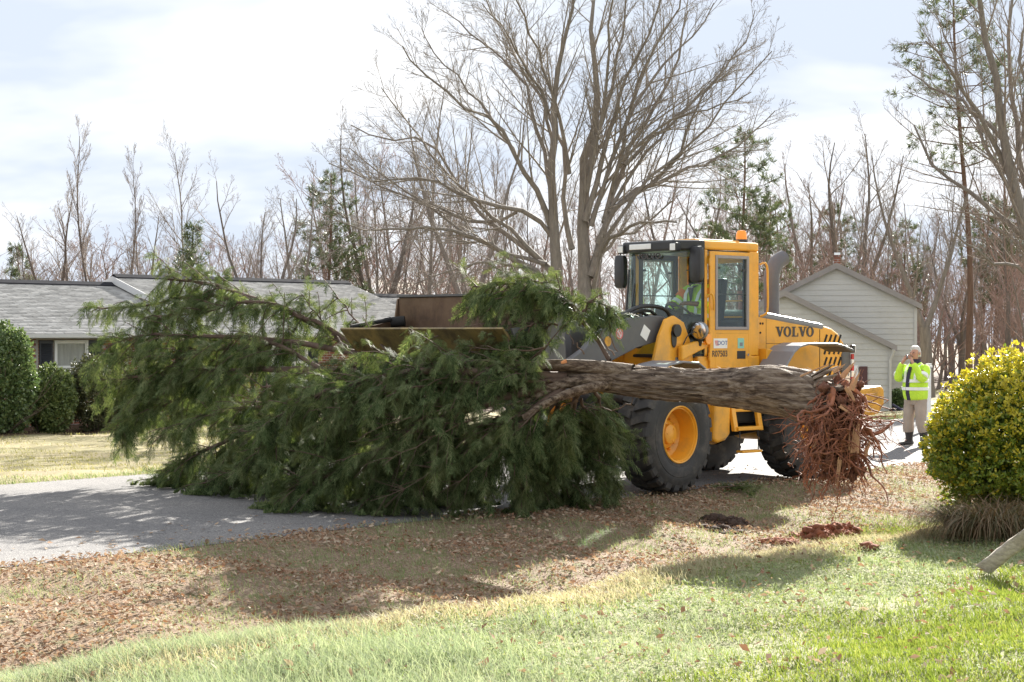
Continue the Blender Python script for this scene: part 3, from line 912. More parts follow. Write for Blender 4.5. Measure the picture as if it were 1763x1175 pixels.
def sketched_tree(name, seed, Y, limbs, label, bm, tm, kids=(17, 8, 5), wander=0.13, stems=2, ratio=(0.34, 0.45, 0.5), trop=0.03):
    """limbs: (points, foot radius, tip radius, depth drift); the first 'stems' of them are trunks"""
    rng = random.Random(seed)
    out = [[] for _ in range(6)]
    foot = limb_from(limbs[0][0], Y, rng)[0]
    tr = []
    for j, (pxs, r0, r1, dep) in enumerate(limbs):
        pts = resample(limb_from(pxs, Y, rng, dep), 12)
        # a wandering line is less of a ruler
        pts = [tuple(Vector(p) + Vector((rng.gauss(0, .05), rng.gauss(0, .08), rng.gauss(0, .05))) * (0 if i < 2 else 1)) for i, p in enumerate(pts)]
        kk = 0.80 if j < stems else 0.78
        rad = [(r0 + (r1 - r0) * (i / 11) ** 0.6) * kk for i in range(12)]
        if j < stems: tr.append((pts, rad))
        else: out[1].append((pts, rad))
        grow(rng, out, pts, rad, 1, (0,) + kids, (0,) + ratio, ((0, 0), (22, 50), (25, 55), (25, 60)), 4, trop, 0.2, wander)
    o = empty(name, (foot.x, foot.y, gz1(foot.x, foot.y)), label, 'tree')
    T = tubes_np(tr, 10); np_obj('trunk', T[0], T[1], tm, o, smooth=True)
    B = tubes_np(out[1], 8); np_obj('limbs', B[0], B[1], tm, o, smooth=True)
    C = cat([tubes_np(out[2], 4), tubes_np(out[3], 3), tubes_np(out[4], 3)])
    np_obj('crown', C[0], C[1], bm, o)
    return o
BIG = [
    ([(958, 560), (957, 478), (954, 388), (950, 280), (952, 233), (961, 129), (974, 65), (988, -40)], .34, .05, -1.0),
    ([(1010, 560), (1006, 478), (1008, 345), (1013, 259), (1025, 172), (1020, 90), (1017, 26), (1030, -50)], .40, .05, 1.2),
    ([(952, 400), (930, 340), (905, 302), (857, 220), (775, 164), (711, 112), (690, 80)], .17, .025, -2.5),
    ([(950, 330), (925, 230), (900, 142), (862, 99), (801, 52), (770, 20)], .13, .025, 2.5),
    ([(952, 470), (926, 444), (853, 388), (801, 336), (732, 246), (668, 241), (610, 220)], .16, .025, 3.0),
    ([(940, 480), (879, 440), (775, 397), (689, 397), (603, 388), (570, 378)], .15, .02, -3.0),
    ([(952, 410), (915, 370), (840, 353), (732, 310), (646, 315), (573, 280)], .14, .02, -1.5),
    ([(890, 365), (840, 384), (754, 358), (646, 318), (586, 276)], .11, .02, 1.5),
    ([(985, 430), (974, 375), (969, 259), (948, 203), (896, 121), (857, 43), (836, -10)], .14, .03, 1.5),
    ([(980, 300), (965, 200), (935, 110), (905, 40), (880, -30)], .11, .03, -2.0),
    ([(1008, 380), (1047, 241), (1077, 142), (1120, 52), (1142, 0)], .16, .03, -2.0),
    ([(1017, 478), (1047, 366), (1077, 280), (1112, 198), (1163, 121), (1181, 21)], .20, .03, 2.5),
    ([(1030, 420), (1056, 366), (1120, 319), (1163, 276), (1206, 172), (1250, 105)], .16, .025, -1.0),
    ([(1050, 370), (1090, 332), (1163, 302), (1228, 271), (1293, 233), (1335, 190)], .14, .02, 1.0),
    ([(1022, 500), (1030, 455), (1047, 409), (1099, 388), (1163, 383)], .13, .05, -2.0),
    ([(1018, 470), (1038, 440), (1075, 405), (1112, 384), (1159, 345)], .11, .03, 1.0),
    ([(1040, 385), (1068, 270), (1090, 190), (1155, 100), (1200, 60), (1228, 10)], .14, .025, 3.0),
    ([(1055, 330), (1069, 276), (1142, 215), (1228, 185), (1293, 164)], .11, .02, -3.0),
    ([(1012, 300), (1035, 200), (1060, 110), (1075, 30), (1085, -20)], .13, .03, -1.5),
    ([(1075, 285), (1130, 235), (1215, 160), (1280, 70), (1300, 20)], .10, .02, 2.0),
    ([(952, 520), (918, 470), (850, 455), (760, 470), (700, 500)], .10, .02, -2.0),
    ([(955, 260), (930, 160), (880, 75), (830, 10)], .10, .02, -3.0),
    ([(1010, 330), (1030, 230), (1045, 120), (1052, 0), (1055, -40)], .12, .03, -3.0),
    ([(1017, 390), (1060, 250), (1110, 120), (1160, 25), (1180, -20)], .13, .03, -1.0),
    ([(1047, 366), (1120, 250), (1200, 170), (1270, 115)], .11, .02, 1.5),
    ([(926, 444), (860, 380), (760, 290), (690, 190), (660, 150)], .12, .02, -1.0),
    ([(905, 302), (840, 200), (760, 110), (725, 50)], .09, .02, 1.0),
    ([(1025, 440), (1090, 340), (1190, 250), (1290, 130), (1330, 90)], .12, .02, -2.0),
    ([(940, 455), (840, 420), (730, 350), (640, 290), (600, 250)], .11, .02, 2.0),
]
sketched_tree('bare_shade_tree', 21, 56, BIG, 'huge bare multi-stemmed shade tree rising directly behind the loader cab and bucket', M['twig_grey'], M['bark_grey'])
RIGHT = [
    ([(1840, 640), (1800, 480), (1763, 388), (1727, 229), (1707, 106), (1690, 25), (1680, -60)], .30, .06, -2.0),
    ([(1850, 560), (1763, 409), (1690, 347), (1629, 306), (1592, 257), (1575, 215)], .17, .03, 2.0),
    ([(1800, 470), (1740, 300), (1685, 200), (1640, 130), (1590, 70)], .16, .03, -2.5),
    ([(1830, 560), (1770, 330), (1740, 170), (1735, 60), (1745, -40)], .17, .04, 2.0),
    ([(1815, 500), (1760, 470), (1690, 440), (1640, 400)], .10, .02, -1.5),
    ([(1735, 250), (1660, 180), (1600, 150), (1560, 120)], .09, .02, 2.0),
    ([(1790, 430), (1763, 250), (1763, 100), (1780, -20)], .14, .03, -1.0),
    ([(1760, 380), (1700, 260), (1660, 150), (1620, 40)], .10, .02, 3.0),
]
RIGHT = [(p, a * 1.5, b * 1.5, c) for p, a, b, c in RIGHT]
sketched_tree('leaning_bare_tree', 33, 62, RIGHT, 'bare tree leaning in from the right edge over the golden bush, limbs reaching left', M['twig_brown'], M['bark_grey'], kids=(17, 8, 5), stems=1)

# --- woods: prototypes, then single trees copied into place
protos = {}
def proto(key, name, T, parts, label, tm):
    protos[key] = (name, T, parts, label, tm, [None])
Ts, Cs = bare_tree(1, 12, .11, kids=(26, 8, 5, 2), ratio=(.22, .45, .5, .5), angle=((20, 45),) * 4, trop=.10, t0=.35)
proto('slim', 'slender_bare_tree', Ts, [('crown', Cs, M['twig_brown'])], None, M['bark_brown'])
Ts, Cs = bare_tree(2, 12, .12, kids=(22, 8, 5, 2), ratio=(.30, .45, .5, .5), angle=((25, 50),) * 4, trop=.08, t0=.3)
proto('slim2', 'slender_bare_tree', Ts, [('crown', Cs, M['twig_grey'])], None, M['bark_grey'])
Ts, Cs = bare_tree(3, 11, .22, kids=(9, 6, 5, 2), ratio=(.42, .45, .5, .5), fork=3, trop=.04)
proto('fork', 'spreading_bare_tree', Ts, [('crown', Cs, M['twig_brown'])], None, M['bark_brown'])
Ts, Cs = bare_tree(14, 11, .22, kids=(9, 7, 5, 2), ratio=(.40, .45, .5, .5), fork=2, trop=.05)
proto('fork2', 'spreading_bare_tree', Ts, [('crown', Cs, M['twig_grey'])], None, M['bark_grey'])
Ts, Cs = bare_tree(5, 11, .20, kids=(9, 7, 5, 2), ratio=(.38, .45, .5, .5), fork=3, trop=.06)
proto('red', 'budding_bare_tree', Ts, [('crown', Cs, M['twig_red'])], None, M['bark_grey'])
Ts, Cs = bare_tree(6, 11, .17, kids=(16, 7, 5, 2), ratio=(.36, .45, .5, .5), trop=.05, t0=.3)
proto('red2', 'budding_bare_tree', Ts, [('crown', Cs, M['twig_red'])], None, M['bark_brown'])
Ts, Cs = bare_tree(8, 6, .09, kids=(14, 7, 4, 2), ratio=(.5, .5, .5, .5), trop=.05, t0=.08, maxlevel=4)
proto('scrub', 'understory_tree', Ts, [('crown', Cs, M['twig_red'])], None, M['bark_grey'])
Tp, Bp, Np = pine(11, 12, .16, .36, .19, 44, .30)
proto('pine', 'pine_tree', Tp, [('limbs', Bp, M['bark_pine']), ('crown_needles', Np, M['needle'])], None, M['bark_pine'])
Tp, Bp, Np = pine(12, 17, .17, .52, .13, 42, .28, dens=.8)
proto('tallpine', 'pine_tree', Tp, [('limbs', Bp, M['bark_pine']), ('crown_needles', Np, M['needle_pale'])], None, M['bark_pine'])
Tp, Bp, Np = pine(13, 8, .13, .04, .30, 60, .30, 'cone', 1.3)
proto('cedar', 'cedar_tree', Tp, [('limbs', Bp, M['bark_brown']), ('crown_needles', Np, M['needle'])], None, M['bark_brown'])
PH = dict(slim=12, slim2=12, fork=11, fork2=11, red=11, red2=11, scrub=6, pine=12, tallpine=17, cedar=8)
WR = random.Random(77)
GENERIC = dict(slim='slender bare tree standing in the wood behind the houses', slim2='slender bare tree standing in the wood behind the houses',
               fork='bare forked tree standing in the wood behind the houses', fork2='bare forked tree standing in the wood behind the houses',
               red='reddish budding bare tree in the wood behind the cream house', red2='reddish budding bare tree in the wood behind the cream house',
               scrub='low twiggy understory tree at the edge of the wood', pine='green pine standing among the bare woodland trees', tallpine='green pine standing among the bare woodland trees', cedar='small green cedar among the bare woodland trees')
GROUPS = dict(slim='slender bare trees of the wood', slim2='slender bare trees of the wood', fork='forked bare trees of the wood', fork2='forked bare trees of the wood',
              red='reddish budding trees of the wood', red2='reddish budding trees of the wood', scrub='understory trees of the wood', pine='pines of the wood', tallpine='pines of the wood', cedar='cedars of the wood')
def plant(key, px, ytop, Y, label=None, wide=1.0):
    name, T, parts, _, tm, inst = protos[key]
    X = (px - 881.5) / 3000 * Y
    zb = gz1(X, Y)
    h = EYE + (572 - ytop) * Y / 3000 - zb
    sc = h / PH[key]
    rz = WR.uniform(0, 2 * PI)
    if inst[0] is None:
        o = tree_thing(name, (X, Y, zb), T, parts, label or GENERIC[key], None if label else GROUPS[key], rz, sc, tm)
        inst[0] = o
    else:
        o = dup(inst[0], (X, Y, zb), rz, sc, label or GENERIC[key])
        if label is None: o['group'] = GROUPS[key]
        elif 'group' in o: del o['group']
    o.scale = (sc * wide, sc * wide, sc)
    return o
# trees one can point at
for a in [
    ('slim', 165, 235, 78, 'tallest thin bare tree above the left part of the brick house roof'),
    ('slim', 208, 275, 80, 'thin straight bare tree just right of the tallest one behind the brick house'),
    ('slim2', 322, 265, 82, 'pale thin bare tree rising out of the green cedar behind the brick house'),
    ('fork', 90, 320, 80, 'bare twiggy tree above the left end of the brick house roof'),
    ('fork2', 262, 330, 84, 'bare forked tree between the thin tall trees and the cedar behind the house'),
    ('cedar', 322, 388, 74, 'green conical cedar peeking over the brick house roof'),
    ('fork', 448, 305, 66, 'dark bare tree with angular limbs right of the green cedar, behind the house'),
    ('fork2', 500, 278, 68, 'bare forked tree left of the thin pine behind the house'),
    ('pine', 562, 300, 70, 'thin dull green pine left of the huge bare tree'),
    ('fork', 640, 230, 72, 'bare tree partly behind the left limbs of the huge shade tree'),
    ('slim2', 745, 150, 74, 'bare tree seen through the left half of the shade tree'),
    ('fork2', 815, 130, 70, 'dark bare tree close behind the left stem of the shade tree'),
    ('pine', 1268, 228, 72, 'green pine standing just above the loader cab roof'),
    ('red', 1405, 245, 75, 'reddish bare tree right of the pine, above the loader exhaust'),
    ('fork', 1488, 205, 72, 'bare forked tree above the ridge of the cream house'),
    ('fork2', 1600, 200, 66, 'leaning bare tree right of the cream house ridge'),
    ('tallpine', 1668, -60, 68, 'tall thin pine with sparse tufts at the upper right'),
    ('red2', 1730, 280, 70, 'reddish bare tree behind the golden bush near the right edge'),
    ('cedar', 45, 425, 84, 'small brown green cedar low above the far left roof'),
]: plant(*a)
# the fill between and behind them
for i in range(32):
    px = -260 + 1150 * (i + WR.random()) / 32
    Y = WR.uniform(80, 118)
    plant(WR.choice(['slim', 'slim2', 'fork', 'fork2', 'slim', 'scrub']), px, WR.uniform(385, 458) if px < 560 else WR.uniform(250, 400), Y)
for i in range(40):
    px = 1160 + 900 * (i + WR.random()) / 40
    Y = WR.uniform(74, 112)
    plant(WR.choice(['red', 'red2', 'fork', 'slim2', 'fork2', 'red', 'slim']), px, WR.uniform(260, 400), Y)
for i in range(26):
    px = 560 + 560 * (i + WR.random()) / 26
    plant(WR.choice(['fork2', 'slim2', 'fork', 'slim', 'scrub']), px, WR.uniform(270, 420), WR.uniform(70, 110))
for i in range(46):
    px = 1250 + 760 * (i + WR.random()) / 46
    plant('scrub', px, WR.uniform(430, 530), WR.uniform(66, 90), wide=1.25)
for i in range(30):
    px = -220 + 1400 * (i + WR.random()) / 30
    plant('scrub', px, WR.uniform(420, 490), WR.uniform(74, 100), wide=1.25)
for i in range(7):
    plant('pine', WR.choice([1210, 1340, 1450, 1545, 1690, 1750, 1820]) + WR.uniform(-25, 25), WR.uniform(330, 400), WR.uniform(90, 115))
# the far wood that reads as one mass
def far_woods():
    rng = random.Random(3); polys = [[], []]
    for i in range(330):
        Y = rng.uniform(112, 190); X = rng.uniform(-.42, .48) * Y
        h = rng.uniform(5, 9) if X < .04 * Y else rng.uniform(7, 13); r = rng.uniform(.05, .12)
        z = gz1(X, Y)
        p, rd = branch_path(rng, (X, Y, z), Vector((rng.uniform(-.05, .05), rng.uniform(-.05, .05), 1)), h, r, .02, 6, .1, .05)
        polys[0].append((p, rd))
        for b in range(14):
            f = rng.uniform(.12, 1) * 6; j = min(int(f), 5)
            q = Vector(p[j]).lerp(Vector(p[j + 1]), f - j)
            a = rng.uniform(0, 2 * PI)
            bp, br = branch_path(rng, q, Vector((math.cos(a), math.sin(a), rng.uniform(.3, 1.2))), rng.uniform(.8, 2.6), .03, .012, 3, .3, .05)
            polys[1].append((bp, br))
            for c in range(2):
                q2 = Vector(bp[1]).lerp(Vector(bp[3]), rng.random())
                a = rng.uniform(0, 2 * PI)
                cp_, cr_ = branch_path(rng, q2, Vector((math.cos(a), math.sin(a), rng.uniform(.2, 1.2))), rng.uniform(.5, 1.3), .018, .010, 3, .3, .05)
                polys[1].append((cp_, cr_))
    V, F = cat([tubes_np(polys[0], 4), tubes_np(polys[1], 3)])
    o = np_obj('far_woods', V, F, M['twig_brown'])
    tag(o, 'far bare winter wood closing the view behind all the trees', 'woods', kind='stuff')
far_woods()

# ------------------------------------------------------------------ the wheel loader
O_ = np.array([1.33, 23.24])                      # under the middle of the front axle
A1 = math.radians(48); A2 = math.radians(40)      # the machine is bent a little in its middle joint
F1 = (-math.cos(A1), -math.sin(A1)); L1 = (math.sin(A1), -math.cos(A1))
B2 = (math.cos(A2), math.sin(A2)); L2 = (math.sin(A2), -math.cos(A2))
J_ = (O_[0] - 1.5 * F1[0], O_[1] - 1.5 * F1[1])
def FR(a, v, w): return Vector((O_[0] + a * F1[0] + v * L1[0], O_[1] + a * F1[1] + v * L1[1], w))   # front frame: a ahead of the axle, v to its left
def RR(b, v, w): return Vector((J_[0] + b * B2[0] + v * L2[0], J_[1] + b * B2[1] + v * L2[1], w))   # rear frame: b behind the joint
loader = empty('wheel_loader', (O_[0] + .8, O_[1] + .9, 0.05), 'yellow articulated wheel loader with raised bucket standing on the road', 'loader')
Zr = 0.03   # road crown under the wheels

def side(mb, poly, v0, v1, T): mb.prism(poly, v0, v1, lambda p, q, h: T(p, h, q + Zr))

# wheels
RAD = 0.745
def tyre_mesh():
    mb = MB()
    prof = [(-.25, .36), (-.265, .42), (-.275, .50), (-.27, .58), (-.255, .645), (-.235, .685), (-.15, .70), (0, .705), (.15, .70), (.235, .685), (.255, .645), (.268, .60), (.272, .585), (.272, .55), (.277, .545), (.277, .50), (.268, .43), (.262, .42), (.262, .40), (.25, .36)]
    mb.lathe(prof, lambda x, y, z: Vector((x, y, z)), 72)
    n = 24
    for sgn in (-1, 1):
        for i in range(n):
            a0 = 2 * PI * (i + (0.5 if sgn > 0 else 0)) / n
            da = 2 * PI / n
            def pt(u, x, r): return Vector((x, r * math.cos(u), r * math.sin(u)))
            # block from the shoulder to the centre, sheared in a chevron
            secs = [(.255, .650, .0), (.245, .715, .0), (.222, .742, .02), (.09, .748, .30), (.02, .746, .42)]
            vs = []
            for (x, r, sh) in secs:
                w = .60 if x > .2 else .52
                for (u, top) in ((a0 + da * sh, 1), (a0 + da * (sh + w), 1)):
                    vs.append(pt(u, sgn * x, r))
            for (x, r, sh) in secs:
                w = .66 if x > .2 else .58
                for u in (a0 + da * (sh - .03), a0 + da * (sh - .03 + w)):
                    vs.append(pt(u, sgn * (x - .0 if x < .2 else x - .03), min(r, .70) - .02))
            k = len(secs); fs = []
            for j in range(k - 1):
                t, bt = 2 * j, 2 * k + 2 * j
                fs += [(t, t + 1, t + 3, t + 2), (t, t + 2, bt + 2, bt), (t + 1, bt + 1, bt + 3, t + 3)]
            fs += [(0, 2 * k, 2 * k + 1, 1), (2 * k - 2, 2 * k - 1, 4 * k - 1, 4 * k - 2)]
            mb.add(vs, fs)
    return mb
def rim_mesh():
    mb = MB()
    mb.lathe([(.235, .345), (.262, .352), (.268, .362), (.258, .372), (.22, .365), (-.2, .36), (-.2, .33), (.0, .318), (.20, .322), (.235, .332), (.235, .345)], ident, 56)
    mb.lathe([(.215, .325), (.02, .305), (-.015, .26), (-.02, .19), (.03, .185), (.045, .17), (.05, .135), (.105, .125), (.115, .11), (.115, .0)], ident, 48)
    mb.lathe([(.215, .325), (.16, .33), (-.2, .33), (-.2, .0)], ident, 40)
    for i in range(12):
        a = 2 * PI * i / 12
        y, z = .222 * math.cos(a), .222 * math.sin(a)
        mb.tube([(-.02, y, z), (.02, y, z), (.03, y, z)], [.020, .020, .010], 6)
    for i in range(3):
        a = 2 * PI * i / 3 + .4
        y, z = .085 * math.cos(a), .085 * math.sin(a)
        mb.tube([(.11, y, z), (.123, y, z)], .013, 6)
    # valve and weld scars on the dish
    for dz in (-.06, -.02, .03, .07):
        pass
    return mb
def hub_slots():
    mb = MB()
    for k in range(5):
        a = -0.35 + k * .12
        r = .311
        mb.box((.10 + .004 * k, r * math.cos(a), r * math.sin(a)), (.035, .012, .016))
    return mb
w0 = empty('wheel', (0, 0, 0), parent=loader)
ty0 = tyre_mesh().build('tyre', M['rubber'], w0, smooth=True, local=True, angle=28)
ri0 = rim_mesh().build('rim', M['yellow'], w0, smooth=True, local=True, angle=40)
first = True
ZW = .735 + Zr
for (T, ax_, v, ang) in ((FR, .14, .98, A1), (FR, .14, -.98, A1), (RR, 1.5, .98, A2), (RR, 1.5, -.98, A2)):
    wloc = T(ax_, v, ZW) - loader.location
    rot = math.atan2(-math.cos(ang), math.sin(ang)) + (0 if v > 0 else PI)
    if first: w = w0; first = False
    else:
        w = w0.copy(); COL.objects.link(w)
        for ch in (ty0, ri0):
            c = ch.copy(); COL.objects.link(c); c.parent = w
    w.location = wloc
    w.rotation_mode = 'ZYX' if False else 'XYZ'
    mt = Matrix.Rotation(rot, 4, 'Z') @ Matrix.Rotation(0.23 * (1 + v + ax_), 4, 'X')
    w.rotation_euler = mt.to_euler()
# axles
ax_m = MB()
for (T, a) in ((FR, .14), (RR, 1.5)):
    ax_m.tube([T(a, -.9, ZW), T(a, -.45, ZW), T(a, -.2, ZW), T(a, .2, ZW), T(a, .45, ZW), T(a, .9, ZW)], [.14, .15, .24, .24, .15, .14], 16)
ax_m.build('axle', M['yellow_old'], loader, smooth=True)

# front frame: two tower plates, box, fenders
ff = MB()
side(ff, [(.45, .55), (.5, 1.0), (.1, 1.25), (-.30, 1.30), (-1.35, 1.25), (-1.4, .6), (-.5, .5)], -.34, .34, FR)
ff.build('front_frame', M['gap'], loader, bevel=.02)
tower = [(.05, .95), (-.10, 1.45), (-.30, 2.0), (-.44, 2.22), (-.62, 2.27), (-.84, 2.18), (-1.0, 1.9), (-1.08, 1.55), (-1.16, 1.0), (-.9, .75), (-.2, .75)]
tp = MB()
for v0, v1 in ((.52, .575), (-.575, -.52)): side(tp, tower, v0, v1, FR)
side(tp, [(-.95, 1.0), (-.9, 2.0), (-.98, 2.0), (-1.05, 1.0)], -.52, .52, FR)
tpo = tp.build('tower_plate', M['yellow'], loader, bevel=.012)
for (a, w, r) in ((-.64, 2.07, .085), (-.28, 1.42, .075)):
    for s in (-1, 1):
        pin = MB(); pin.tube([FR(a, s * .57, w + Zr), FR(a, s * .62, w + Zr)], r, 18)
        pin.build('pivot_pin', M['black'], tpo, smooth=True)
ov_ = MB()   # the oval cut-out and black hose beside it
ov_.tube([FR(-.60, .576, 2.03 + Zr), FR(-.60, .590, 2.03 + Zr)], .06, 18)
ov_.loft([[FR(-.60 + .055 * math.cos(t), .58, 1.97 + Zr + .13 * math.sin(t)) for t in np.linspace(0, 2 * PI, 20, endpoint=False)],
          [FR(-.60 + .055 * math.cos(t), .592, 1.97 + Zr + .13 * math.sin(t)) for t in np.linspace(0, 2 * PI, 20, endpoint=False)]])
ov_.build('cover', M['black'], tpo)
# plates with print on the tower
def plate(name, T, c, size, m, parent, v, thick=.004, ang=0.0):
    mb = MB()
    ca, sa = math.cos(ang), math.sin(ang)
    q = [(-size[0] / 2, -size[1] / 2), (size[0] / 2, -size[1] / 2), (size[0] / 2, size[1] / 2), (-size[0] / 2, size[1] / 2)]
    q = [(c[0] + x * ca - y * sa, c[1] + x * sa + y * ca) for x, y in q]
    mb.prism(q, v, v + thick, lambda p, w, h: T(p, h, w + Zr))
    return mb.build(name, m, parent)
plate('label_plate', FR, (-.70, 1.66), (.12, .10), M['mgrey'], tpo, .577)
plate('label_plate', FR, (-.70, 1.45), (.10, .09), M['mgrey'], tpo, .577)

# mudguards over the front wheels
def fender(T, ax, v0, v1, pts, m):
    """pts: profile (along, w) outer skin"""
    mb = MB(); th = .03
    n = len(pts); inner = []
    for i, (p, q) in enumerate(pts):
        a = pts[max(i - 1, 0)]; b = pts[min(i + 1, n - 1)]
        dx, dy = b[0] - a[0], b[1] - a[1]; l = math.hypot(dx, dy)
        nx, ny = dy / l, -dx / l
        if ny > 0: nx, ny = -nx, -ny
        inner.append((p + nx * th, q + ny * th))
    poly = pts + inner[::-1]
    mb.prism(poly, v0, v1, lambda p, q, h: T(p, h, q + Zr))
    return mb.build('mudguard', m, loader, bevel=.012)
for s in (1, -1):
    v0, v1 = (.72, 1.22) if s > 0 else (-1.22, -.72)
    fender(FR, 0, v0, v1, [(.48, 1.57), (.36, 1.64), (.05, 1.68), (-.30, 1.66), (-.46, 1.58), (-.56, 1.46)], M['mgrey'])
    fender(RR, 1.5, v0, v1, [(.72, 1.42), (.88, 1.62), (1.02, 1.78), (1.15, 1.86), (1.35, 1.90), (1.9, 1.90), (2.08, 1.87)], M['mgrey'])
    e = MB()   # dark rear tip of the mudguard
    e.prism([(2.085, 1.87), (2.32, 1.80), (2.33, 1.76), (2.085, 1.84)], v0 + .01, v1 - .01, lambda p, q, h: RR(p, h, q + Zr))
    e.build('mudguard_tip', M['dgrey'], loader, bevel=.008)
    fl = MB()
    fl.prism([(2.55, 1.82), (2.75, 1.80), (2.95, 1.42), (2.95, 1.32), (2.62, 1.36)], v0 + .1 if s < 0 else v0, v0 + .13 if s < 0 else v0 + .03, lambda p, q, h: RR(p, h, q + Zr))
    if s < 0: fl.build('mud_flap', mat('olive_flap', (.13, .115, .05), .6, .15, 3), loader)  # olive tint of light through the plastic put into the colour

# lift arms
armm = MB()
arm = [(-.60, 2.16), (-.52, 2.22), (-.30, 2.24), (.25, 2.20), (.62, 2.13), (.95, 1.98), (1.25, 1.75), (1.7, 1.46), (2.25, 1.30), (2.62, 1.28), (2.66, 1.42), (2.45, 1.52), (2.1, 1.60), (1.75, 1.72)]
arm_top = [(-.66, 2.13), (-.58, 2.25), (-.42, 2.27), (.12, 2.24), (.55, 2.16), (.86, 2.02), (1.12, 1.83), (1.5, 1.66), (2.1, 1.55), (2.60, 1.56), (2.72, 1.46), (2.70, 1.32), (2.55, 1.24), (2.0, 1.24), (1.4, 1.32), (.95, 1.50), (.55, 1.68), (.05, 1.84), (-.45, 1.93), (-.62, 1.99)]
for s in (1, -1):
    am = MB(); v0, v1 = (.36, .46) if s > 0 else (-.46, -.36)
    side(am, arm_top, v0, v1, FR)
    ao = am.build('lift_arm', M['dgrey'], loader, bevel=.012)
    hole = MB(); hole.tube([FR(.66, v1 + .001 if s > 0 else v0 - .001, 1.93 + Zr), FR(.66, (v1 + .012) if s > 0 else (v0 - .012), 1.93 + Zr)], .065, 20)
    hole.build('pin_hole', M['yellow_old'], ao, smooth=True)
    if s > 0:
        st = MB(); st.tube([FR(.42, v1 + .001, 2.03 + Zr), FR(.42, v1 + .005, 2.03 + Zr)], .078, 24); sto = st.build('round_sticker', mat('white_sticker', (.62, .50, .50), .5, .04, 5), ao)
        rg = MB(); rg.lathe([(.0, .060), (.0, .074), (.004, .074), (.004, .060)], lambda x, y, z: FR(.42 + y, v1 + .005 + x, 2.03 + Zr + z), 28, close=True)
        for (da, dw, l) in ((-.02, .01, .06), (.018, -.012, .07)):
            rg.box((0, 0, 0), (l, .002, .014), lambda x, y, z: FR(.42 + da + x * .6 - z * .7, v1 + .0065 + y, 2.03 + Zr + dw + x * .7 + z * .6))
        rg.build('sticker_print', M['red_ink'], ao)
        plate('white_sticker', FR, (-.13, 2.04), (.155, .165), M['white'], ao, v1 + .001, ang=.55)
cross = MB()
cross.tube([FR(1.35, -.36, 1.55 + Zr), FR(1.35, .36, 1.55 + Zr)], .12, 16)
cross.build('cross_tube', M['dgrey'], loader, smooth=True)
# bell crank, tilt cylinder and hoses in the middle
bc = MB()
side(bc, [(.9, 1.55), (1.0, 1.35), (1.25, 1.35), (1.35, 1.8), (1.28, 2.30), (1.05, 2.38), (.95, 2.25)], -.09, .09, FR)
bc.build('bell_crank', M['dgrey'], loader, bevel=.02)
tc_ = MB(); tc_.tube([FR(-.6, 0, 1.9 + Zr), FR(.5, 0, 2.22 + Zr)], .08, 14)
tco = tc_.build('tilt_cylinder', M['dgrey'], loader, smooth=True)
tr_ = MB(); tr_.tube([FR(.5, 0, 2.22 + Zr), FR(1.12, 0, 2.40 + Zr)], .04, 12); tr_.build('rod', M['chrome'], tco, smooth=True)
tl = MB(); tl.tube([FR(1.1, 0, 1.45 + Zr), FR(2.6, 0, 1.9 + Zr)], .055, 12); tl.build('tilt_link', M['dgrey'], loader, smooth=True)
for s in (1, -1):
    lc = MB(); lc.tube([FR(-.35, s * .28, 1.0 + Zr), FR(.5, s * .28, 1.25 + Zr)], .075, 14); lo = lc.build('lift_cylinder', M['dgrey'], loader, smooth=True)
    lr = MB(); lr.tube([FR(.5, s * .28, 1.25 + Zr), FR(.95, s * .30, 1.42 + Zr)], .038, 10); lr.build('rod', M['chrome'], lo, smooth=True)
hs = MB()
for k, v in enumerate((-.16, -.06, .05, .16)):
    hs.tube(resample([FR(-1.1, v, 2.0 + Zr), FR(-.6, v * 1.2, 2.30 + .02 * k), FR(-.1, v, 2.26 + Zr), FR(.35, v * .8, 2.08 + Zr)], 14), .022, 8)
hs.tube(resample([FR(-.95, .30, 1.95 + Zr), FR(-.75, .36, 2.36), FR(-.2, .34, 2.42), FR(.25, .3, 2.24 + Zr)], 14), .028, 8)
hs.build('hydraulic_hose', M['black'], loader, smooth=True)

# bucket: rolled back, cutting edge to the left of the picture
bz = [(3.60, 2.10), (3.34, 1.84), (3.02, 1.56), (2.86, 1.47), (2.72, 1.46), (2.62, 1.54), (2.58, 1.70), (2.60, 2.05), (2.635, 2.51)]
bin_ = [(3.55, 2.085), (3.32, 1.875), (3.01, 1.60), (2.87, 1.52), (2.75, 1.515), (2.67, 1.58), (2.635, 1.72), (2.65, 2.05), (2.66, 2.51)]
HW = 1.33
bk_ = MB()
n = len(bz)
vs = [FR(a, s * HW, w) for s in (1, -1) for a, w in bz] + [FR(a, s * (HW - .003), w) for s in (1, -1) for a, w in bin_]
fs = []
for i in range(n - 1):
    fs.append((i, i + 1, n + i + 1, n + i))                     # outside
    fs.append((2 * n + i, 3 * n + i, 3 * n + i + 1, 2 * n + i + 1))  # inside
    fs.append((i, 2 * n + i, 2 * n + i + 1, i + 1)); fs.append((n + i, n + i + 1, 3 * n + i + 1, 3 * n + i))
fs += [(0, n, 3 * n, 2 * n), (n - 1, 3 * n - 1, 4 * n - 1, 2 * n - 1)]
bk_.add(vs, fs)
bucket = bk_.build('bucket', M['rust'], loader, smooth=True, angle=30)
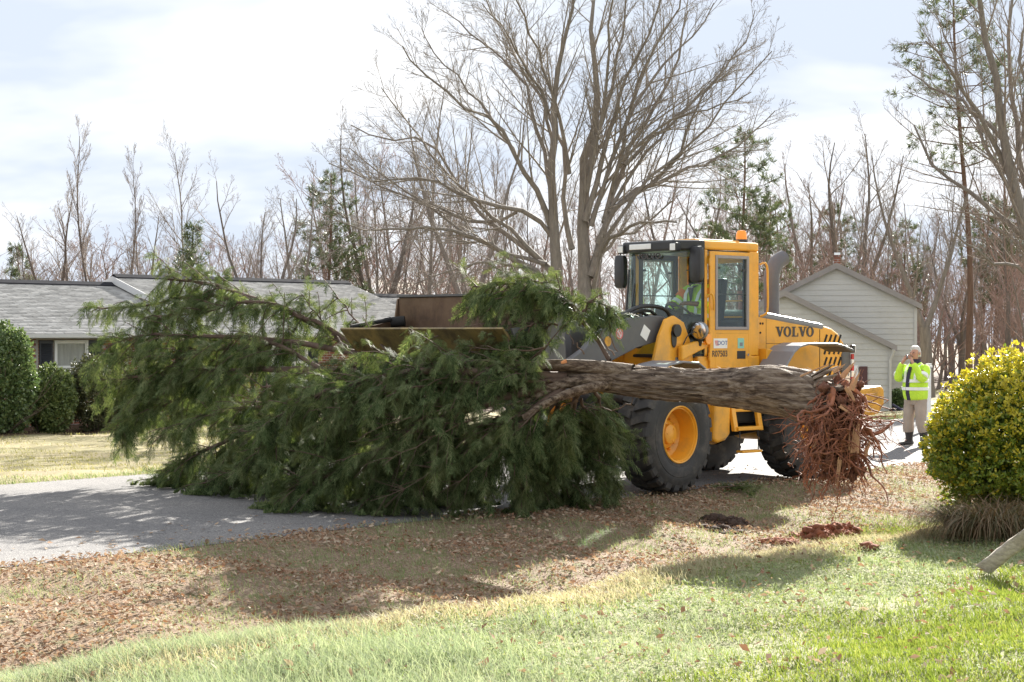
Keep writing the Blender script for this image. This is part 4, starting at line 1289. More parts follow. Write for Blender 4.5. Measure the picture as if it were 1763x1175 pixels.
for s in (1, -1):
    sp_ = MB()
    poly = [(3.50, 2.12), (3.34, 1.80), (3.02, 1.53), (2.86, 1.44), (2.72, 1.43), (2.60, 1.52), (2.55, 1.70), (2.60, 2.52), (2.67, 2.50), (2.72, 2.23), (3.05, 2.17)]
    v0, v1 = (HW + .004, HW + .03) if s > 0 else (-HW - .03, -HW - .004)
    sp_.prism(poly, v0, v1, lambda p, q, h: FR(p, h, q))
    sp_.build('side_plate', M['dgrey'] if s > 0 else M['rust'], bucket, bevel=.004)
ce = MB(); ce.prism([(3.635, 2.135), (3.30, 1.785), (3.318, 1.765), (3.655, 2.115)], -HW - .02, HW + .02, lambda p, q, h: FR(p, h, q))
ce.build('cutting_edge', M['olive'], bucket, bevel=.004)
fl_ = MB(); fl_.prism([(3.30, 1.795), (2.99, 1.515), (3.005, 1.498), (3.315, 1.776)], -HW + .02, HW - .02, lambda p, q, h: FR(p, h, q))
fl_.build('wear_plate', M['olive'], bucket, bevel=.004)
sg = MB(); sg.prism([(2.60, 2.50), (2.59, 2.545), (2.70, 2.548), (2.70, 2.522)], -HW, HW, lambda p, q, h: FR(p, h, q)); sg.build('spill_edge', M['dgrey'], bucket)
ro = MB()
ro.tube([FR(2.75, -HW + .20, 2.22), FR(2.86, -HW + .06, 2.20)], [.065, .065], 14)
ro.tube([FR(2.9, -HW + .1, 2.24), FR(3.5, -HW + .02, 2.14)], .03, 8)
ro.build('corner_roll', M['gap'], bucket, smooth=True)
chn = MB()
for k in range(9):
    c = FR(3.2 - .02 * k, 1.0 - .05 * k, 2.06 - .055 * k)
    ax_l = k % 2
    chn.lathe([(-.01, .022), (.01, .022), (.01, .040), (-.01, .040)], lambda x, y, z: c + Vector((x, y, z * 1.4)) if ax_l else c + Vector((y, x, z * 1.4)), 10, close=True)
chn.build('chain', M['steel'], bucket, smooth=True)

# rear frame and engine hood
rf_ = MB()
side(rf_, [(-.1, .62), (.2, .55), (1.0, .62), (2.8, .75), (2.8, 1.36), (.1, 1.36), (-.1, 1.2)], -.42, .42, RR)
rf_.build('rear_frame', M['gap'], loader, bevel=.02)
hood = [(.90, 1.38), (.90, 2.35), (1.4, 2.285), (1.9, 2.22), (2.40, 2.155), (2.62, 2.11), (2.78, 2.03), (2.90, 1.90), (2.97, 1.74), (2.99, 1.38)]
hd = MB(); side(hd, hood, -.56, .56, RR)
hoodo = hd.build('engine_hood', M['yellow'], loader, bevel=.045, seg=3)
hc = MB()
side(hc, [(.885, 2.272), (.885, 2.37), (2.36, 2.178), (2.42, 2.16), (2.46, 2.125), (2.40, 2.085)], -.572, .572, RR)
hc.build('hood_cover', M['mgrey'], hoodo, bevel=.03)
# seams of the hood panels
sm_ = MB()
side(sm_, [(1.18, 1.42), (1.186, 1.42), (1.186, 2.24), (1.18, 2.24)], .5605, .5615, RR)
side(sm_, [(2.34, 1.42), (2.352, 1.42), (2.352, 2.09), (2.34, 2.09)], .5605, .5625, RR)
side(sm_, [(1.18, 1.885), (2.34, 1.885), (2.34, 1.89), (1.18, 1.89)], .5605, .5615, RR)
sm_.build('panel_seam', M['gap'], hoodo)
bl = MB()
for (b, w) in ((1.06, 2.17), (1.11, 2.17), (1.06, 2.04)): bl.tube([RR(b, .558, w + Zr), RR(b, .566, w + Zr)], .016, 10)
bl.build('bolt', M['gap'], hoodo)
gr = MB()
for row in range(4):
    for c in range(4):
        b0 = 2.43 + c * .105; w0_ = 1.40 + row * .165
        if b0 > 2.8 and w0_ > 1.75: continue
        gr.prism([(b0, w0_), (b0 + .035, w0_ - .012), (b0 + .095, w0_ + .11), (b0 + .06, w0_ + .122)], .5605, .566, lambda p, q, h: RR(p, h, q + Zr))
gr.build('vent_slots', M['gap'], hoodo)  # raised black slats; the shade inside the slots is put into the colour
rg_ = MB(); side(rg_, [(2.83, 1.22), (2.83, 1.72), (2.90, 1.84), (2.97, 1.86), (3.03, 1.78), (3.06, 1.60), (3.06, 1.22)], -.585, .585, RR)
rgo = rg_.build('rear_grille', M['dgrey'], loader, bevel=.03)
sl_ = MB()
for k in range(9): sl_.box((3.06, 0, 1.28 + .055 * k), (.012, .9, .02), lambda x, y, z: RR(x, y, z + Zr))
sl_.build('grille_bars', M['black'], rgo)
for k in range(6):
    q = MB(); q.box((3.045, .60, 1.26 + k * .085), (.05, .02, .08), lambda x, y, z: RR(x, y, z + Zr)); q.build('reflector', M['red'] if k % 2 else M['white'], rgo)
tlm = MB(); tlm.box((3.06, .585, 1.80), (.07, .06, .12), lambda x, y, z: RR(x, y, z + Zr)); tlo = tlm.build('tail_lamp', M['black'], loader, bevel=.012)
tlr = MB(); tlr.box((3.10, .585, 1.80), (.02, .05, .10), lambda x, y, z: RR(x, y, z + Zr)); tlr.build('lens', M['white'], tlo, bevel=.005)
cw = MB(); side(cw, [(2.70, .80), (2.70, 1.22), (3.24, 1.26), (3.30, 1.20), (3.30, .98), (3.16, .84)], -1.08, 1.0, RR)
cw.build('counterweight', M['yellow_old'], loader, bevel=.05, seg=3)
# exhaust
ex = MB()
M['stack'] = mat('sooty_grey_stack', (.115, .11, .12), .5, .12, 4, .05, 50, .002)
ex.tube(resample([RR(1.86, .06, 2.20), RR(1.86, .06, 2.40), RR(1.86, .06, 2.78), RR(1.87, .06, 2.92), RR(1.93, .06, 3.05), RR(2.03, .06, 3.13), RR(2.12, .06, 3.17)], 22), [.115] * 22, 24, cap=False)
exo = ex.build('exhaust_stack', M['stack'], loader, smooth=True)
ei = MB(); ei.tube([RR(2.12, .06, 3.17), RR(2.05, .06, 3.14), RR(1.98, .06, 3.08)], [.114, .105, .100], 24); ei.build('pipe_mouth', M['gap'], exo, smooth=True)
eb = MB(); eb.tube([RR(1.86, .06, 2.18), RR(1.86, .06, 2.26), RR(1.86, .06, 2.33)], [.20, .16, .116], 24, cap=False); eb.build('pipe_collar', M['mgrey'], exo, smooth=True)
pc = MB(); pc.tube([RR(1.05, .30, 2.30), RR(1.05, .30, 2.62)], .11, 16); pc.tube([RR(1.05, .30, 2.62), RR(1.05, .30, 2.66)], .13, 16); pc.build('pre_cleaner', mat('dull_red_plastic', (.20, .055, .045), .5, .1, 4), loader, smooth=True)
# lettering
def text(body, T, c, height, m, parent, v, sx=1.0, bold=0.0, rot=0.0, spacing=1.0):
    cu = bpy.data.curves.new('lettering', 'FONT'); cu.body = body; cu.size = height * 1.38
    cu.align_x = 'CENTER'; cu.align_y = 'CENTER'; cu.offset = bold; cu.extrude = .0015; cu.space_character = spacing
    cu.materials.append(m)
    o = bpy.data.objects.new('lettering', cu); COL.objects.link(o); o.parent = parent
    L = L2 if T is RR else L1; Bk = B2 if T is RR else (-F1[0], -F1[1])
    R_ = Matrix(((Bk[0], 0, L[0]), (Bk[1], 0, L[1]), (0, 1, 0))).to_4x4()
    o.matrix_local = Matrix.Translation(T(c[0], v, c[1] + Zr) - base_of(parent)) @ R_ @ Matrix.Rotation(rot, 4, 'Z') @ Matrix.Diagonal((sx, 1, 1, 1))
    me = bpy.data.meshes.new_from_object(o.evaluated_get(bpy.context.evaluated_depsgraph_get()))
    q = bpy.data.objects.new('lettering_mesh', me); COL.objects.link(q); q.parent = parent; q.matrix_local = o.matrix_local.copy()
    bpy.data.objects.remove(o); q.name = 'lettering'
    return q
def slab_word(parent, b0, w0_, h, v, m):
    """the maker's name in wide slab-serif capitals, each letter a piece of its own"""
    def lm(polys, x0):
        mb = MB()
        for p in polys: mb.prism([(b0 + (x0 + x) * h, w0_ + y * h) for x, y in p], v, v + .004, lambda q, w, hh: RR(q, hh, w + Zr))
        return mb.build('letter', m, parent)
    Vp = [[(.10, .95), (.42, .95), (.70, .38), (.62, .0), (.50, .0)], [(.88, .95), (1.06, .95), (.70, .0), (.62, .0), (.60, .22)], [(-.02, .9), (.54, .9), (.54, 1.0), (-.02, 1.0)], [(.78, .9), (1.2, .9), (1.2, 1.0), (.78, 1.0)]]
    def Op():
        n = 28; out = []
        for i in range(n):
            t0, t1 = 2 * PI * i / n, 2 * PI * (i + 1) / n
            f = lambda t, rx, ry: (.58 + rx * math.cos(t), .5 + ry * math.sin(t))
            out.append([f(t0, .58, .53), f(t1, .58, .53), f(t1, .27, .41), f(t0, .27, .41)])
        return out
    Lp = [[(.14, .08), (.44, .08), (.44, .92), (.14, .92)], [(0, .9), (.6, .9), (.6, 1.0), (0, 1.0)], [(0, 0), (.98, 0), (.98, .10), (0, .10)], [(.86, .1), (.98, .1), (.98, .36), (.9, .36)]]
    x = 0
    for ch, w in (('V', 1.14), ('O', 1.22), ('L', 1.03), ('V', 1.14), ('O', 1.2)):
        lm({'V': Vp, 'L': Lp}.get(ch) or Op(), x); x += w + .03
slab_word(hoodo, 1.385, 1.985, .142, .5625, M['ink'])
text('0E', RR, (2.945, 1.36), .13, M['white'], rgo, .5865, 1.0, .006, PI / 2)

# cab
M['cabin_dark'] = mat('dark_cab_trim', (.035, .035, .038), .6, .1, 4)
cab = MB()
side(cab, [(-.30, 1.20), (-.36, 1.62), (-.34, 1.72), (.90, 1.72), (.90, 1.20)], -.70, .70, RR)      # tub under the glass
cabo = cab.build('cab', M['yellow'], loader, bevel=.02)
def post(b0, b1, v0, v1, w0_, w1_, lean=0, m=None, name='post'):
    mb = MB(); mb.add([RR(b, v, w0_ + Zr) for b in (b0, b1) for v in (v0, v1)] + [RR(b + lean, v, w1_ + Zr) for b in (b0, b1) for v in (v0, v1)],
                      [(0, 1, 3, 2), (4, 6, 7, 5), (0, 4, 5, 1), (2, 3, 7, 6), (0, 2, 6, 4), (1, 5, 7, 3)])
    return mb.build(name, m or M['yellow'], cabo, bevel=.012)
WB, WT = 1.722, 3.17
for s in (1, -1):
    a, b = (.64, .70) if s > 0 else (-.70, -.64)
    post(-.215, -.155, a, b, WB, WT)
    post(.69, .875, a, b, WB, WT)
    # black front corner pillar
    post(-.235, -.216, a + s * .004 - .0, b - s * .0, WB, WT, 0, M['black'])
rw = MB()   # rear wall with its window
rw.box((.86, 0, 2.0), (.03, 1.27, .55), lambda x, y, z: RR(x, y, z + Zr)); rw.box((.86, 0, 3.1), (.03, 1.27, .14), lambda x, y, z: RR(x, y, z + Zr))
for y in (-.56, .56): rw.box((.86, y, 2.65), (.03, .14, .76), lambda x, yy, z: RR(x, yy, z + Zr))
rw.build('rear_wall', M['yellow'], cabo)
rwg = MB(); rwg.box((.86, 0, 2.65), (.008, .98, .76), lambda x, y, z: RR(x, y, z + Zr)); rwg.build('rear_window', M['cab_glass'], cabo)
# roof
rp = MB()
rp.prism([(-.36, -.62), (-.36, .62), (-.20, .70), (.88, .70), (.89, .66), (.89, -.66), (.88, -.70), (-.20, -.70)], 3.17 + Zr, 3.295 + Zr, lambda p, q, h: RR(p, q, h))
roofo = rp.build('cab_roof', M['yellow'], cabo, bevel=.035, seg=3)
rt = MB(); rt.prism([(-.2, -.5), (-.2, .5), (.7, .5), (.7, -.5)], 3.296 + Zr, 3.33 + Zr, lambda p, q, h: RR(p, q, h)); rt.build('roof_hatch', M['yellow'], roofo, bevel=.015)
vz = MB()
vz.prism([(-.62, -.50), (-.62, .50), (-.30, .69), (-.20, .705), (-.20, .60), (-.20, -.705), (-.30, -.69)], 3.155 + Zr, 3.30 + Zr, lambda p, q, h: RR(p, q, h))
vzo = vz.build('visor', M['black'], cabo, bevel=.03)
vb = MB(); vb.box((-.63, -.13, 3.225), (.02, .42, .075), lambda x, y, z: RR(x, y, z + Zr)); vb.build('light_strip', M['white'], vzo, bevel=.008)
for v in (-.50, .52):
    lm_ = MB(); lm_.box((-.60, v, 3.20), (.10, .12, .12), lambda x, y, z: RR(x, y, z + Zr)); lo = lm_.build('work_lamp', M['black'], cabo, bevel=.015)
    ll = MB(); ll.box((-.655, v, 3.20), (.012, .095, .09), lambda x, y, z: RR(x, y, z + Zr)); ll.build('lens', M['white'], lo, bevel=.004)
# windscreen with angled quarter panes
gl_t, gl_b = 3.16, 1.75
pl = [(-.225, .672), (-.50, .47), (-.50, -.47), (-.225, -.672)]
pb = [(-.235, .672), (-.62, .46), (-.62, -.46), (-.235, -.672)]
for i, nm in enumerate(('quarter_glass', 'windscreen', 'quarter_glass')):
    g = MB()
    th = .006
    for k in (0,):
        (x0, y0), (x1, y1), (p0, q0), (p1, q1) = pl[i], pl[i + 1], pb[i], pb[i + 1]
        nx, ny = (y1 - y0), -(x1 - x0); l = math.hypot(nx, ny); nx, ny = nx / l * th, ny / l * th
        g.add([RR(p0, q0, gl_b + Zr), RR(p1, q1, gl_b + Zr), RR(x1, y1, gl_t + Zr), RR(x0, y0, gl_t + Zr),
               RR(p0 + nx, q0 + ny, gl_b + Zr), RR(p1 + nx, q1 + ny, gl_b + Zr), RR(x1 + nx, y1 + ny, gl_t + Zr), RR(x0 + nx, y0 + ny, gl_t + Zr)],
              [(0, 1, 2, 3), (7, 6, 5, 4), (0, 4, 5, 1), (2, 6, 7, 3), (1, 5, 6, 2), (0, 3, 7, 4)])
    g.build(nm, M['cab_glass'], cabo)
sl2 = MB(); sl2.prism([(-.24, -.69), (-.63, -.475), (-.63, .475), (-.24, .69)], 1.70 + Zr, 1.748 + Zr, lambda p, q, h: RR(p, q, h)); sl2.build('windscreen_sill', M['black'], cabo, bevel=.01)
cy = MB(); cy.prism([(-.24, -.66), (-.60, -.45), (-.60, .45), (-.24, .66)], 1.22 + Zr, 1.698 + Zr, lambda p, q, h: RR(p, q, h)); cy.build('cab_nose', M['yellow'], cabo, bevel=.02)
wp = MB()
wp.tube([RR(-.635, -.40, 1.78), RR(-.60, -.36, 2.2), RR(-.565, -.30, 2.75)], .010, 6); wp.tube([RR(-.64, -.44, 1.85), RR(-.56, -.42, 2.95)], .014, 6)
wp.build('wiper', M['black'], cabo, smooth=True)
# maker's name on the sun strip of the windscreen
tx = text('VOLVO', RR, (-.5, 3.1), .075, M['ink'], cabo, 0, 1.3, .003)
Rf = Matrix(((L2[0], 0, -B2[0]), (L2[1], 0, -B2[1]), (0, 1, 0))).to_4x4()
tx.matrix_local = Matrix.Translation(RR(-.535, -.06, 3.09 + Zr) - base_of(cabo)) @ Rf @ Matrix.Diagonal((1.4, 1, 1, 1))
# door on the near side, its twin on the far side
rwt = MB()
for y in (-.53, .53): rwt.box((.838, y, 2.45), (.012, .20, 1.36), lambda x, yy, z: RR(x, yy, z + Zr))
rwt.box((.838, 0, 2.0), (.012, .86, .5), lambda x, y, z: RR(x, y, z + Zr))
rwt.build('rear_trim', M['cabin_dark'], cabo)
hl_ = MB(); hl_.box((.30, 0, 3.155), (1.1, 1.26, .02), lambda x, y, z: RR(x, y, z + Zr)); hl_.build('headliner', M['mgrey'], cabo)
def door(s):
    v0, v1 = (.702, .735) if s > 0 else (-.735, -.702)
    d = MB()
    B0, B1_, W0, W1 = -.145, .685, 1.56, 3.15
    b0, b1, w0_, w1_ = -.045, .625, 2.08, 3.10
    for (a, b, c, e) in ((B0, b0, W0, W1), (b1, B1_, W0, W1), (b0, b1, W0, w0_), (b0, b1, w1_, W1)):
        side(d, [(a, c), (b, c), (b, e), (a, e)], v0, v1, RR)
    do = d.build('door', M['yellow'], cabo, bevel=.004)
    if s < 0:
        it = MB()
        for (a, b, c, f) in ((B0, b0 + .02, W0, W1), (b1 - .02, B1_, W0, W1), (b0, b1, W0, w0_ + .02), (b0, b1, w1_ - .02, W1)):
            side(it, [(a, c), (b, c), (b, f), (a, f)], -.700, -.690, RR)
        it.build('inner_trim', M['cabin_dark'], do)
    fr = MB(); e = .042
    for (a, b, c, f) in ((b0, b0 + e, w0_, w1_), (b1 - e, b1, w0_, w1_), (b0 + e, b1 - e, w0_, w0_ + e), (b0 + e, b1 - e, w1_ - e, w1_)):
        side(fr, [(a, c), (b, c), (b, f), (a, f)], v1 - .02 if s > 0 else v0 - .014, v1 + .014 if s > 0 else v0 + .02, RR)
    fr.build('window_frame', mat('grey_rubber_frame', (.30, .27, .27), .5, .08, 4), do, bevel=.006)
    g = MB(); side(g, [(b0 + e, w0_ + e), (b1 - e, w0_ + e), (b1 - e, w1_ - e), (b0 + e, w1_ - e)], v0 + .012, v0 + .018, RR)
    g.build('pane', M['cab_glass'], do)
    br = MB(); br.box(((b0 + b1) / 2, v0 + .008, 2.57), (b1 - b0 - 2 * e, .014, .016), lambda x, y, z: RR(x, y, z + Zr)); br.build('pane_rail', M['black'], do)
    cl = MB()
    for (b, w) in ((b0 + .07, 2.93), (b1 - .09, 2.90)): cl.box((b, v1 - .006, w), (.055, .02, .03), lambda x, y, z: RR(x, y, z + Zr))
    cl.build('catch', M['black'], do)
    hg = MB()
    for w in (1.66, 2.0, 2.95): hg.tube([RR(B0 - .012, v1 if s > 0 else v0, w + Zr), RR(B0 - .012, v1 if s > 0 else v0, w + .11 + Zr)], .02, 10)
    hg.build('hinge', M['yellow'], do, smooth=True)
    if s > 0:
        h = MB(); h.box((.475, v1 + .001, 1.735), (.17, .012, .11), lambda x, y, z: RR(x, y, z + Zr)); ho = h.build('handle', M['black'], do, bevel=.012)
        k = MB(); k.tube([RR(.60, v1, 1.735 + Zr), RR(.60, v1 + .02, 1.735 + Zr)], .018, 10); k.build('lock', M['chrome'], ho)
        seam = MB()
        for (a, b, c, f) in ((-.03, .61, 2.03, 2.037),): side(seam, [(a, c), (b, c), (b, f), (a, f)], v1 + .0005, v1 + .002, RR)
        seam.build('panel_crease', M['yellow_old'], do)
        plate('sticker', RR, (.055, 1.895), (.27, .135), M['white'], do, v1 + .001, .003)
        text('DOT', RR, (.095, 1.898), .058, M['blue_ink'], do, v1 + .0045, 1.15, .001)
        vv = MB()
        for (x, m_) in ((-.058, 0), (-.035, 0), (-.012, 0)):
            vv.prism([(x, 1.935), (x + .012, 1.935), (x + .034, 1.865), (x + .022, 1.865)], v1 + .0045, v1 + .006, lambda p, q, hh: RR(p, hh, q + Zr))
        vv.build('printed_stripes', M['red_ink'], do)
        plate('sticker', RR, (.465, 1.895), (.125, .14), M['teal'], do, v1 + .001, .003)
        plate('printed_square', RR, (.47, 1.88), (.06, .05), M['mgrey'], do, v1 + .0045, .001)
        text('R07503', RR, (.045, 1.75), .085, M['ink'], do, v1 + .002, .85, .0015)
    return do
door(1); door(-1)
# inside the cab
flo = MB(); flo.box((.25, 0, 1.735), (1.1, 1.26, .02), lambda x, y, z: RR(x, y, z + Zr)); flo.build('cab_floor', M['cabin_dark'], cabo)
se = MB()
se.box((.38, 0, 2.06), (.46, .48, .14), lambda x, y, z: RR(x, y, z + Zr)); se.box((.60, 0, 2.46), (.13, .46, .70), lambda x, y, z: RR(x + (z - 2.1) * .15, y, z + Zr)); se.box((.40, 0, 1.86), (.36, .36, .26), lambda x, y, z: RR(x, y, z + Zr))
se.build('operator_seat', M['cabin_dark'], cabo, bevel=.03)
dsh = MB(); dsh.box((.35, -.45, 2.15), (.55, .24, .5), lambda x, y, z: RR(x, y, z + Zr)); dsh.box((.70, .35, 1.98), (.22, .5, .46), lambda x, y, z: RR(x, y, z + Zr)); dsh.build('side_console', M['cabin_dark'], cabo, bevel=.03)
sw = MB(); cS = RR(-.06, .05, 2.36); nS = (RR(-.06 + .55, .05, 2.36 + .84) - cS).normalized()
uS = Vector((L2[0], L2[1], 0)); wS = nS.cross(uS)
sw.lathe([(0.016 * math.cos(t), .19 + .016 * math.sin(t)) for t in np.linspace(0, 2 * PI, 8, endpoint=False)], lambda x, y, z: cS + nS * x + uS * y + wS * z, 36, close=True)
for k in range(3):
    a = 2 * PI * k / 3 + .5; sw.tube([cS - nS * .03, cS + (uS * math.cos(a) + wS * math.sin(a)) * .185], .013, 6)
sw.tube([cS - nS * .62 + wS * .02, cS - nS * .02], [.06, .045], 12)
sw.box((0, 0, 0), (.05, .34, .16), lambda x, y, z: cS - nS * .13 + nS * x + uS * y + wS * (z + .10))
sw.build('steering_wheel', M['black'], cabo, smooth=True)
gb = MB()
for w in (2.34, 2.26, 2.02): gb.tube([RR(-.1, -.62, w), RR(.62, -.62, w)], .012, 6)
gb.tube([RR(.86, -.4, 2.52), RR(.86, .5, 2.52)], .012, 6)
gb.build('grab_bar', M['yellow'], cabo, smooth=True)
# mirrors, rails, beacon, lamps, ladder
for s in (1, -1):
    v = .74 if s > 0 else -.70; b = -.42 if s > 0 else -.46
    mi = MB(); rings = []
    zc = 2.995 if s > 0 else 2.93
    hh = .25 if s > 0 else .24; hw_ = .105 if s > 0 else .10
    for (db, k) in ((-.045, .72), (-.03, .96), (.03, 1.0), (.05, .92)):
        ring = []
        for t in np.linspace(0, 2 * PI, 28, endpoint=False):
            c, s_ = math.cos(t), math.sin(t); e = .42
            ring.append(RR(b + db, v + hw_ * k * math.copysign(abs(c) ** e, c), zc + hh * k * math.copysign(abs(s_) ** e, s_)))
        rings.append(ring)
    mi.loft(rings); mo = mi.build('mirror', M['black'], cabo, smooth=True, angle=40)
    ma = MB(); ma.tube(resample([RR(-.30, s * .60, 3.19), RR(b + .02, v, 3.25 if s > 0 else 3.22), RR(b + .02, v + s * .02, zc + hh - .02)], 8), .012, 6); ma.build('mirror_arm', M['black'], mo, smooth=True)
rl = MB()
for (b, v) in ((.90, .74), (1.0, .72)):
    pass
rl.tube(resample([RR(.88, .71, 3.02), RR(.93, .76, 3.05), RR(.96, .78, 2.98), RR(.97, .78, 2.75), RR(.97, .78, 2.42), RR(.95, .76, 2.33), RR(.90, .70, 2.30)], 20), .016, 8)
rl.build('hand_rail', M['yellow'], cabo, smooth=True)
rl2 = MB(); rl2.tube(resample([RR(-.20, .72, 2.55), RR(-.18, .80, 2.60), RR(-.15, .80, 2.52), RR(-.10, .76, 2.38)], 12), .013, 8); rl2.build('hand_rail', M['yellow'], cabo, smooth=True)
lv = MB()
for k in range(7): lv.box((.90, .50 - .0 * k, 2.55 + .085 * k), (.02, .26, .03), lambda x, y, z: RR(x, y, z + Zr))
lv.build('rear_louvres', M['black'], cabo)
be = MB(); cB = RR(.80, .44, 3.30 + Zr)
be.tube([cB, cB + Vector((0, 0, .05))], .085, 20); be.tube([cB + Vector((.02, .02, -.12)), cB + Vector((.02, .02, .0))], .03, 10); beo = be.build('beacon', M['black'], loader, smooth=True)
bl_ = MB(); bl_.lathe([(.05, .078), (.10, .078), (.15, .070), (.175, .055), (.185, .0)], lambda x, y, z: cB + Vector((y, z, x)), 24); bl_.build('lens', M['amber'], beo, smooth=True)
for s in (1, -1):
    hb = MB()
    hb.prism([(-.66, 1.66), (-.66, 1.86), (-1.02, 1.93), (-1.26, 1.92), (-1.26, 1.84), (-1.02, 1.78)], (.60 if s > 0 else -.68), (.68 if s > 0 else -.60), lambda p, q, h: FR(p, h, q + Zr))
    hbo = hb.build('lamp_bracket', M['yellow'], loader, bevel=.02)
    hl = MB(); c0 = FR(-1.02, s * .72, 2.10); fv = FR(1, 0, 0) - FR(0, 0, 0)
    hl.lathe([(-.12, .0), (-.10, .06), (-.02, .115), (.03, .125), (.05, .120)], lambda x, y, z: c0 + Vector((fv.x, fv.y, 0)) * x + Vector((L1[0], L1[1], 0)) * y + Vector((0, 0, z)), 26)
    hlo = hl.build('headlamp', M['mgrey'], hbo, smooth=True, angle=50)
    hg_ = MB(); hg_.lathe([(.045, .112), (.058, .06), (.06, 0)], lambda x, y, z: c0 + Vector((fv.x, fv.y, 0)) * x + Vector((L1[0], L1[1], 0)) * y + Vector((0, 0, z)), 26); hg_.build('lens', M['chrome'], hlo, smooth=True)
    hp = MB(); hp.tube([FR(-1.06, s * .66, 1.90), FR(-1.06, s * .70, 2.02)], .035, 10); hp.build('lamp_foot', M['black'], hbo)
    am_ = MB(); cA = FR(-1.20, s * .70, 1.98)
    am_.tube([cA, cA + Vector((L1[0], L1[1], 0)) * s * .03], .075, 22); am_.build('side_reflector', M['amber'], hbo, smooth=True, bevel=.008)
    cb_ = MB(); cb_.tube(resample([FR(-.80, s * .585, 1.90), FR(-.86, s * .62, 2.03), FR(-.98, s * .66, 2.09)], 10), .008, 6); cb_.build('lamp_cable', M['black'], hbo)
for s in (1, -1):
    ld = MB()
    for (b0, b1) in ((.08, .13), (.58, .54)):
        ld.add([RR(b0 + db, s * v, w + Zr) for (w, o_) in ((1.20, 0), (.70, 1)) for db, v in ((-.04, .86 + .10 * o_), (.04, .86 + .10 * o_), (.04, .92 + .10 * o_), (-.04, .92 + .10 * o_))],
               [(0, 1, 2, 3), (7, 6, 5, 4), (0, 4, 5, 1), (1, 5, 6, 2), (2, 6, 7, 3), (3, 7, 4, 0)])
    ld.box((.33, s * .98, .735), (.50, .14, .05), lambda x, y, z: RR(x, y, z + Zr))
    ld.box((.33, s * .92, .98), (.48, .05, .04), lambda x, y, z: RR(x, y, z + Zr))
    ldo = ld.build('ladder', M['yellow'], loader, bevel=.008)
    st = MB(); st.box((.35, s * 1.0, .42), (.40, .12, .035), lambda x, y, z: RR(x, y, z + Zr)); st.build('step', M['yellow'], ldo, bevel=.008)
    for b in (.16, .53):
        ldr = MB(); ldr.tube([RR(b, s * 1.0, .44 + Zr), RR(b, s * 1.0, .72 + Zr)], .008, 6)
        ldr.build('step_cable', M['black'], ldo)
for s in (1, -1):
    tk = MB()
    side(tk, [(-.25, 1.38), (.06, 1.38), (.04, .66), (-.06, .58), (-.22, .54), (-.30, .58)], s * .62 if s > 0 else -.95, .95 if s > 0 else -.62, RR)
    tk.build('side_tank', M['yellow'], loader, bevel=.05, seg=3)
    tk2 = MB(); side(tk2, [(.12, 1.34), (1.0, 1.34), (.85, .80), (.14, .80)], .45 if s > 0 else -.84, .84 if s > 0 else -.45, RR)
    tk2.build('battery_box', M['gap'], loader, bevel=.03)
    sk = MB()
    side(sk, [(-.30, 1.20), (.92, 1.20), (.92, 1.50), (-.30, 1.50)], .702 if s > 0 else -.72, .72 if s > 0 else -.702, RR)
    side(sk, [(.925, 1.42), (1.15, 1.46), (1.05, 1.80), (.925, 1.82)], .565 if s > 0 else -.80, .80 if s > 0 else -.565, RR)
    sk.build('side_skirt', M['yellow'], loader, bevel=.012)

# ------------------------------------------------------------------ people
M['skin'] = mat('skin', (.50, .27, .19), .5, .08, 12)
M['skin_dark'] = mat('dark_brown_skin', (.16, .085, .055), .5, .08, 12)  # dark brown skin tone of the operator
M['hair_white'] = mat('white_hair', (.58, .57, .55), .7, .25, 30, .4, 60, .004)
M['hivis'] = mat('lime_hi_vis_cloth', (.56, .86, .06), .8, .10, 5, .8, 9, .05)
M['hivis_orange'] = mat('orange_hi_vis_cloth', (.90, .22, .03), .75, .06, 5)
M['reflective'] = mat('silver_reflective_tape', (.82, .84, .86), .45, .03, 8)
M['trousers'] = mat('tan_grey_trousers', (.36, .30, .25), .85, .12, 5, .35, 12, .02)
M['boots'] = mat('black_rubber_boots', (.03, .027, .026), .45, .15, 8, dirt=(.14, .10, .07), dirt_amt=.4)
M['scarf'] = mat('navy_cloth', (.035, .03, .06), .8, .2, 9)

def skin_body(name, joints, edges, root, m, parent, sub=2, local=False):
    """one continuous surface grown round a skeleton: joints {name:(point, radius)}"""
    me = bpy.data.meshes.new(name); bm = bmesh.new()
    lay = bm.verts.layers.skin.verify()
    off = Vector((0, 0, 0)) if (parent is None) else base_of(parent)
    vs = {}
    for k, (p, r) in joints.items():
        v = bm.verts.new(Vector(p) - off); rr = r if hasattr(r, '__len__') else (r, r)
        v[lay].radius = rr; v[lay].use_root = (k == root); vs[k] = v
    for a, b in edges: bm.edges.new((vs[a], vs[b]))
    bm.to_mesh(me); bm.free(); me.materials.append(m)
    o = bpy.data.objects.new(name, me); COL.objects.link(o)
    if parent: o.parent = parent
    sk = o.modifiers.new('skin', 'SKIN'); sk.use_smooth_shade = True
    sb = o.modifiers.new('subdivision', 'SUBSURF'); sb.levels = sub; sb.render_levels = sub
    return o

def chain(*ks): return [(ks[i], ks[i + 1]) for i in range(len(ks) - 1)]

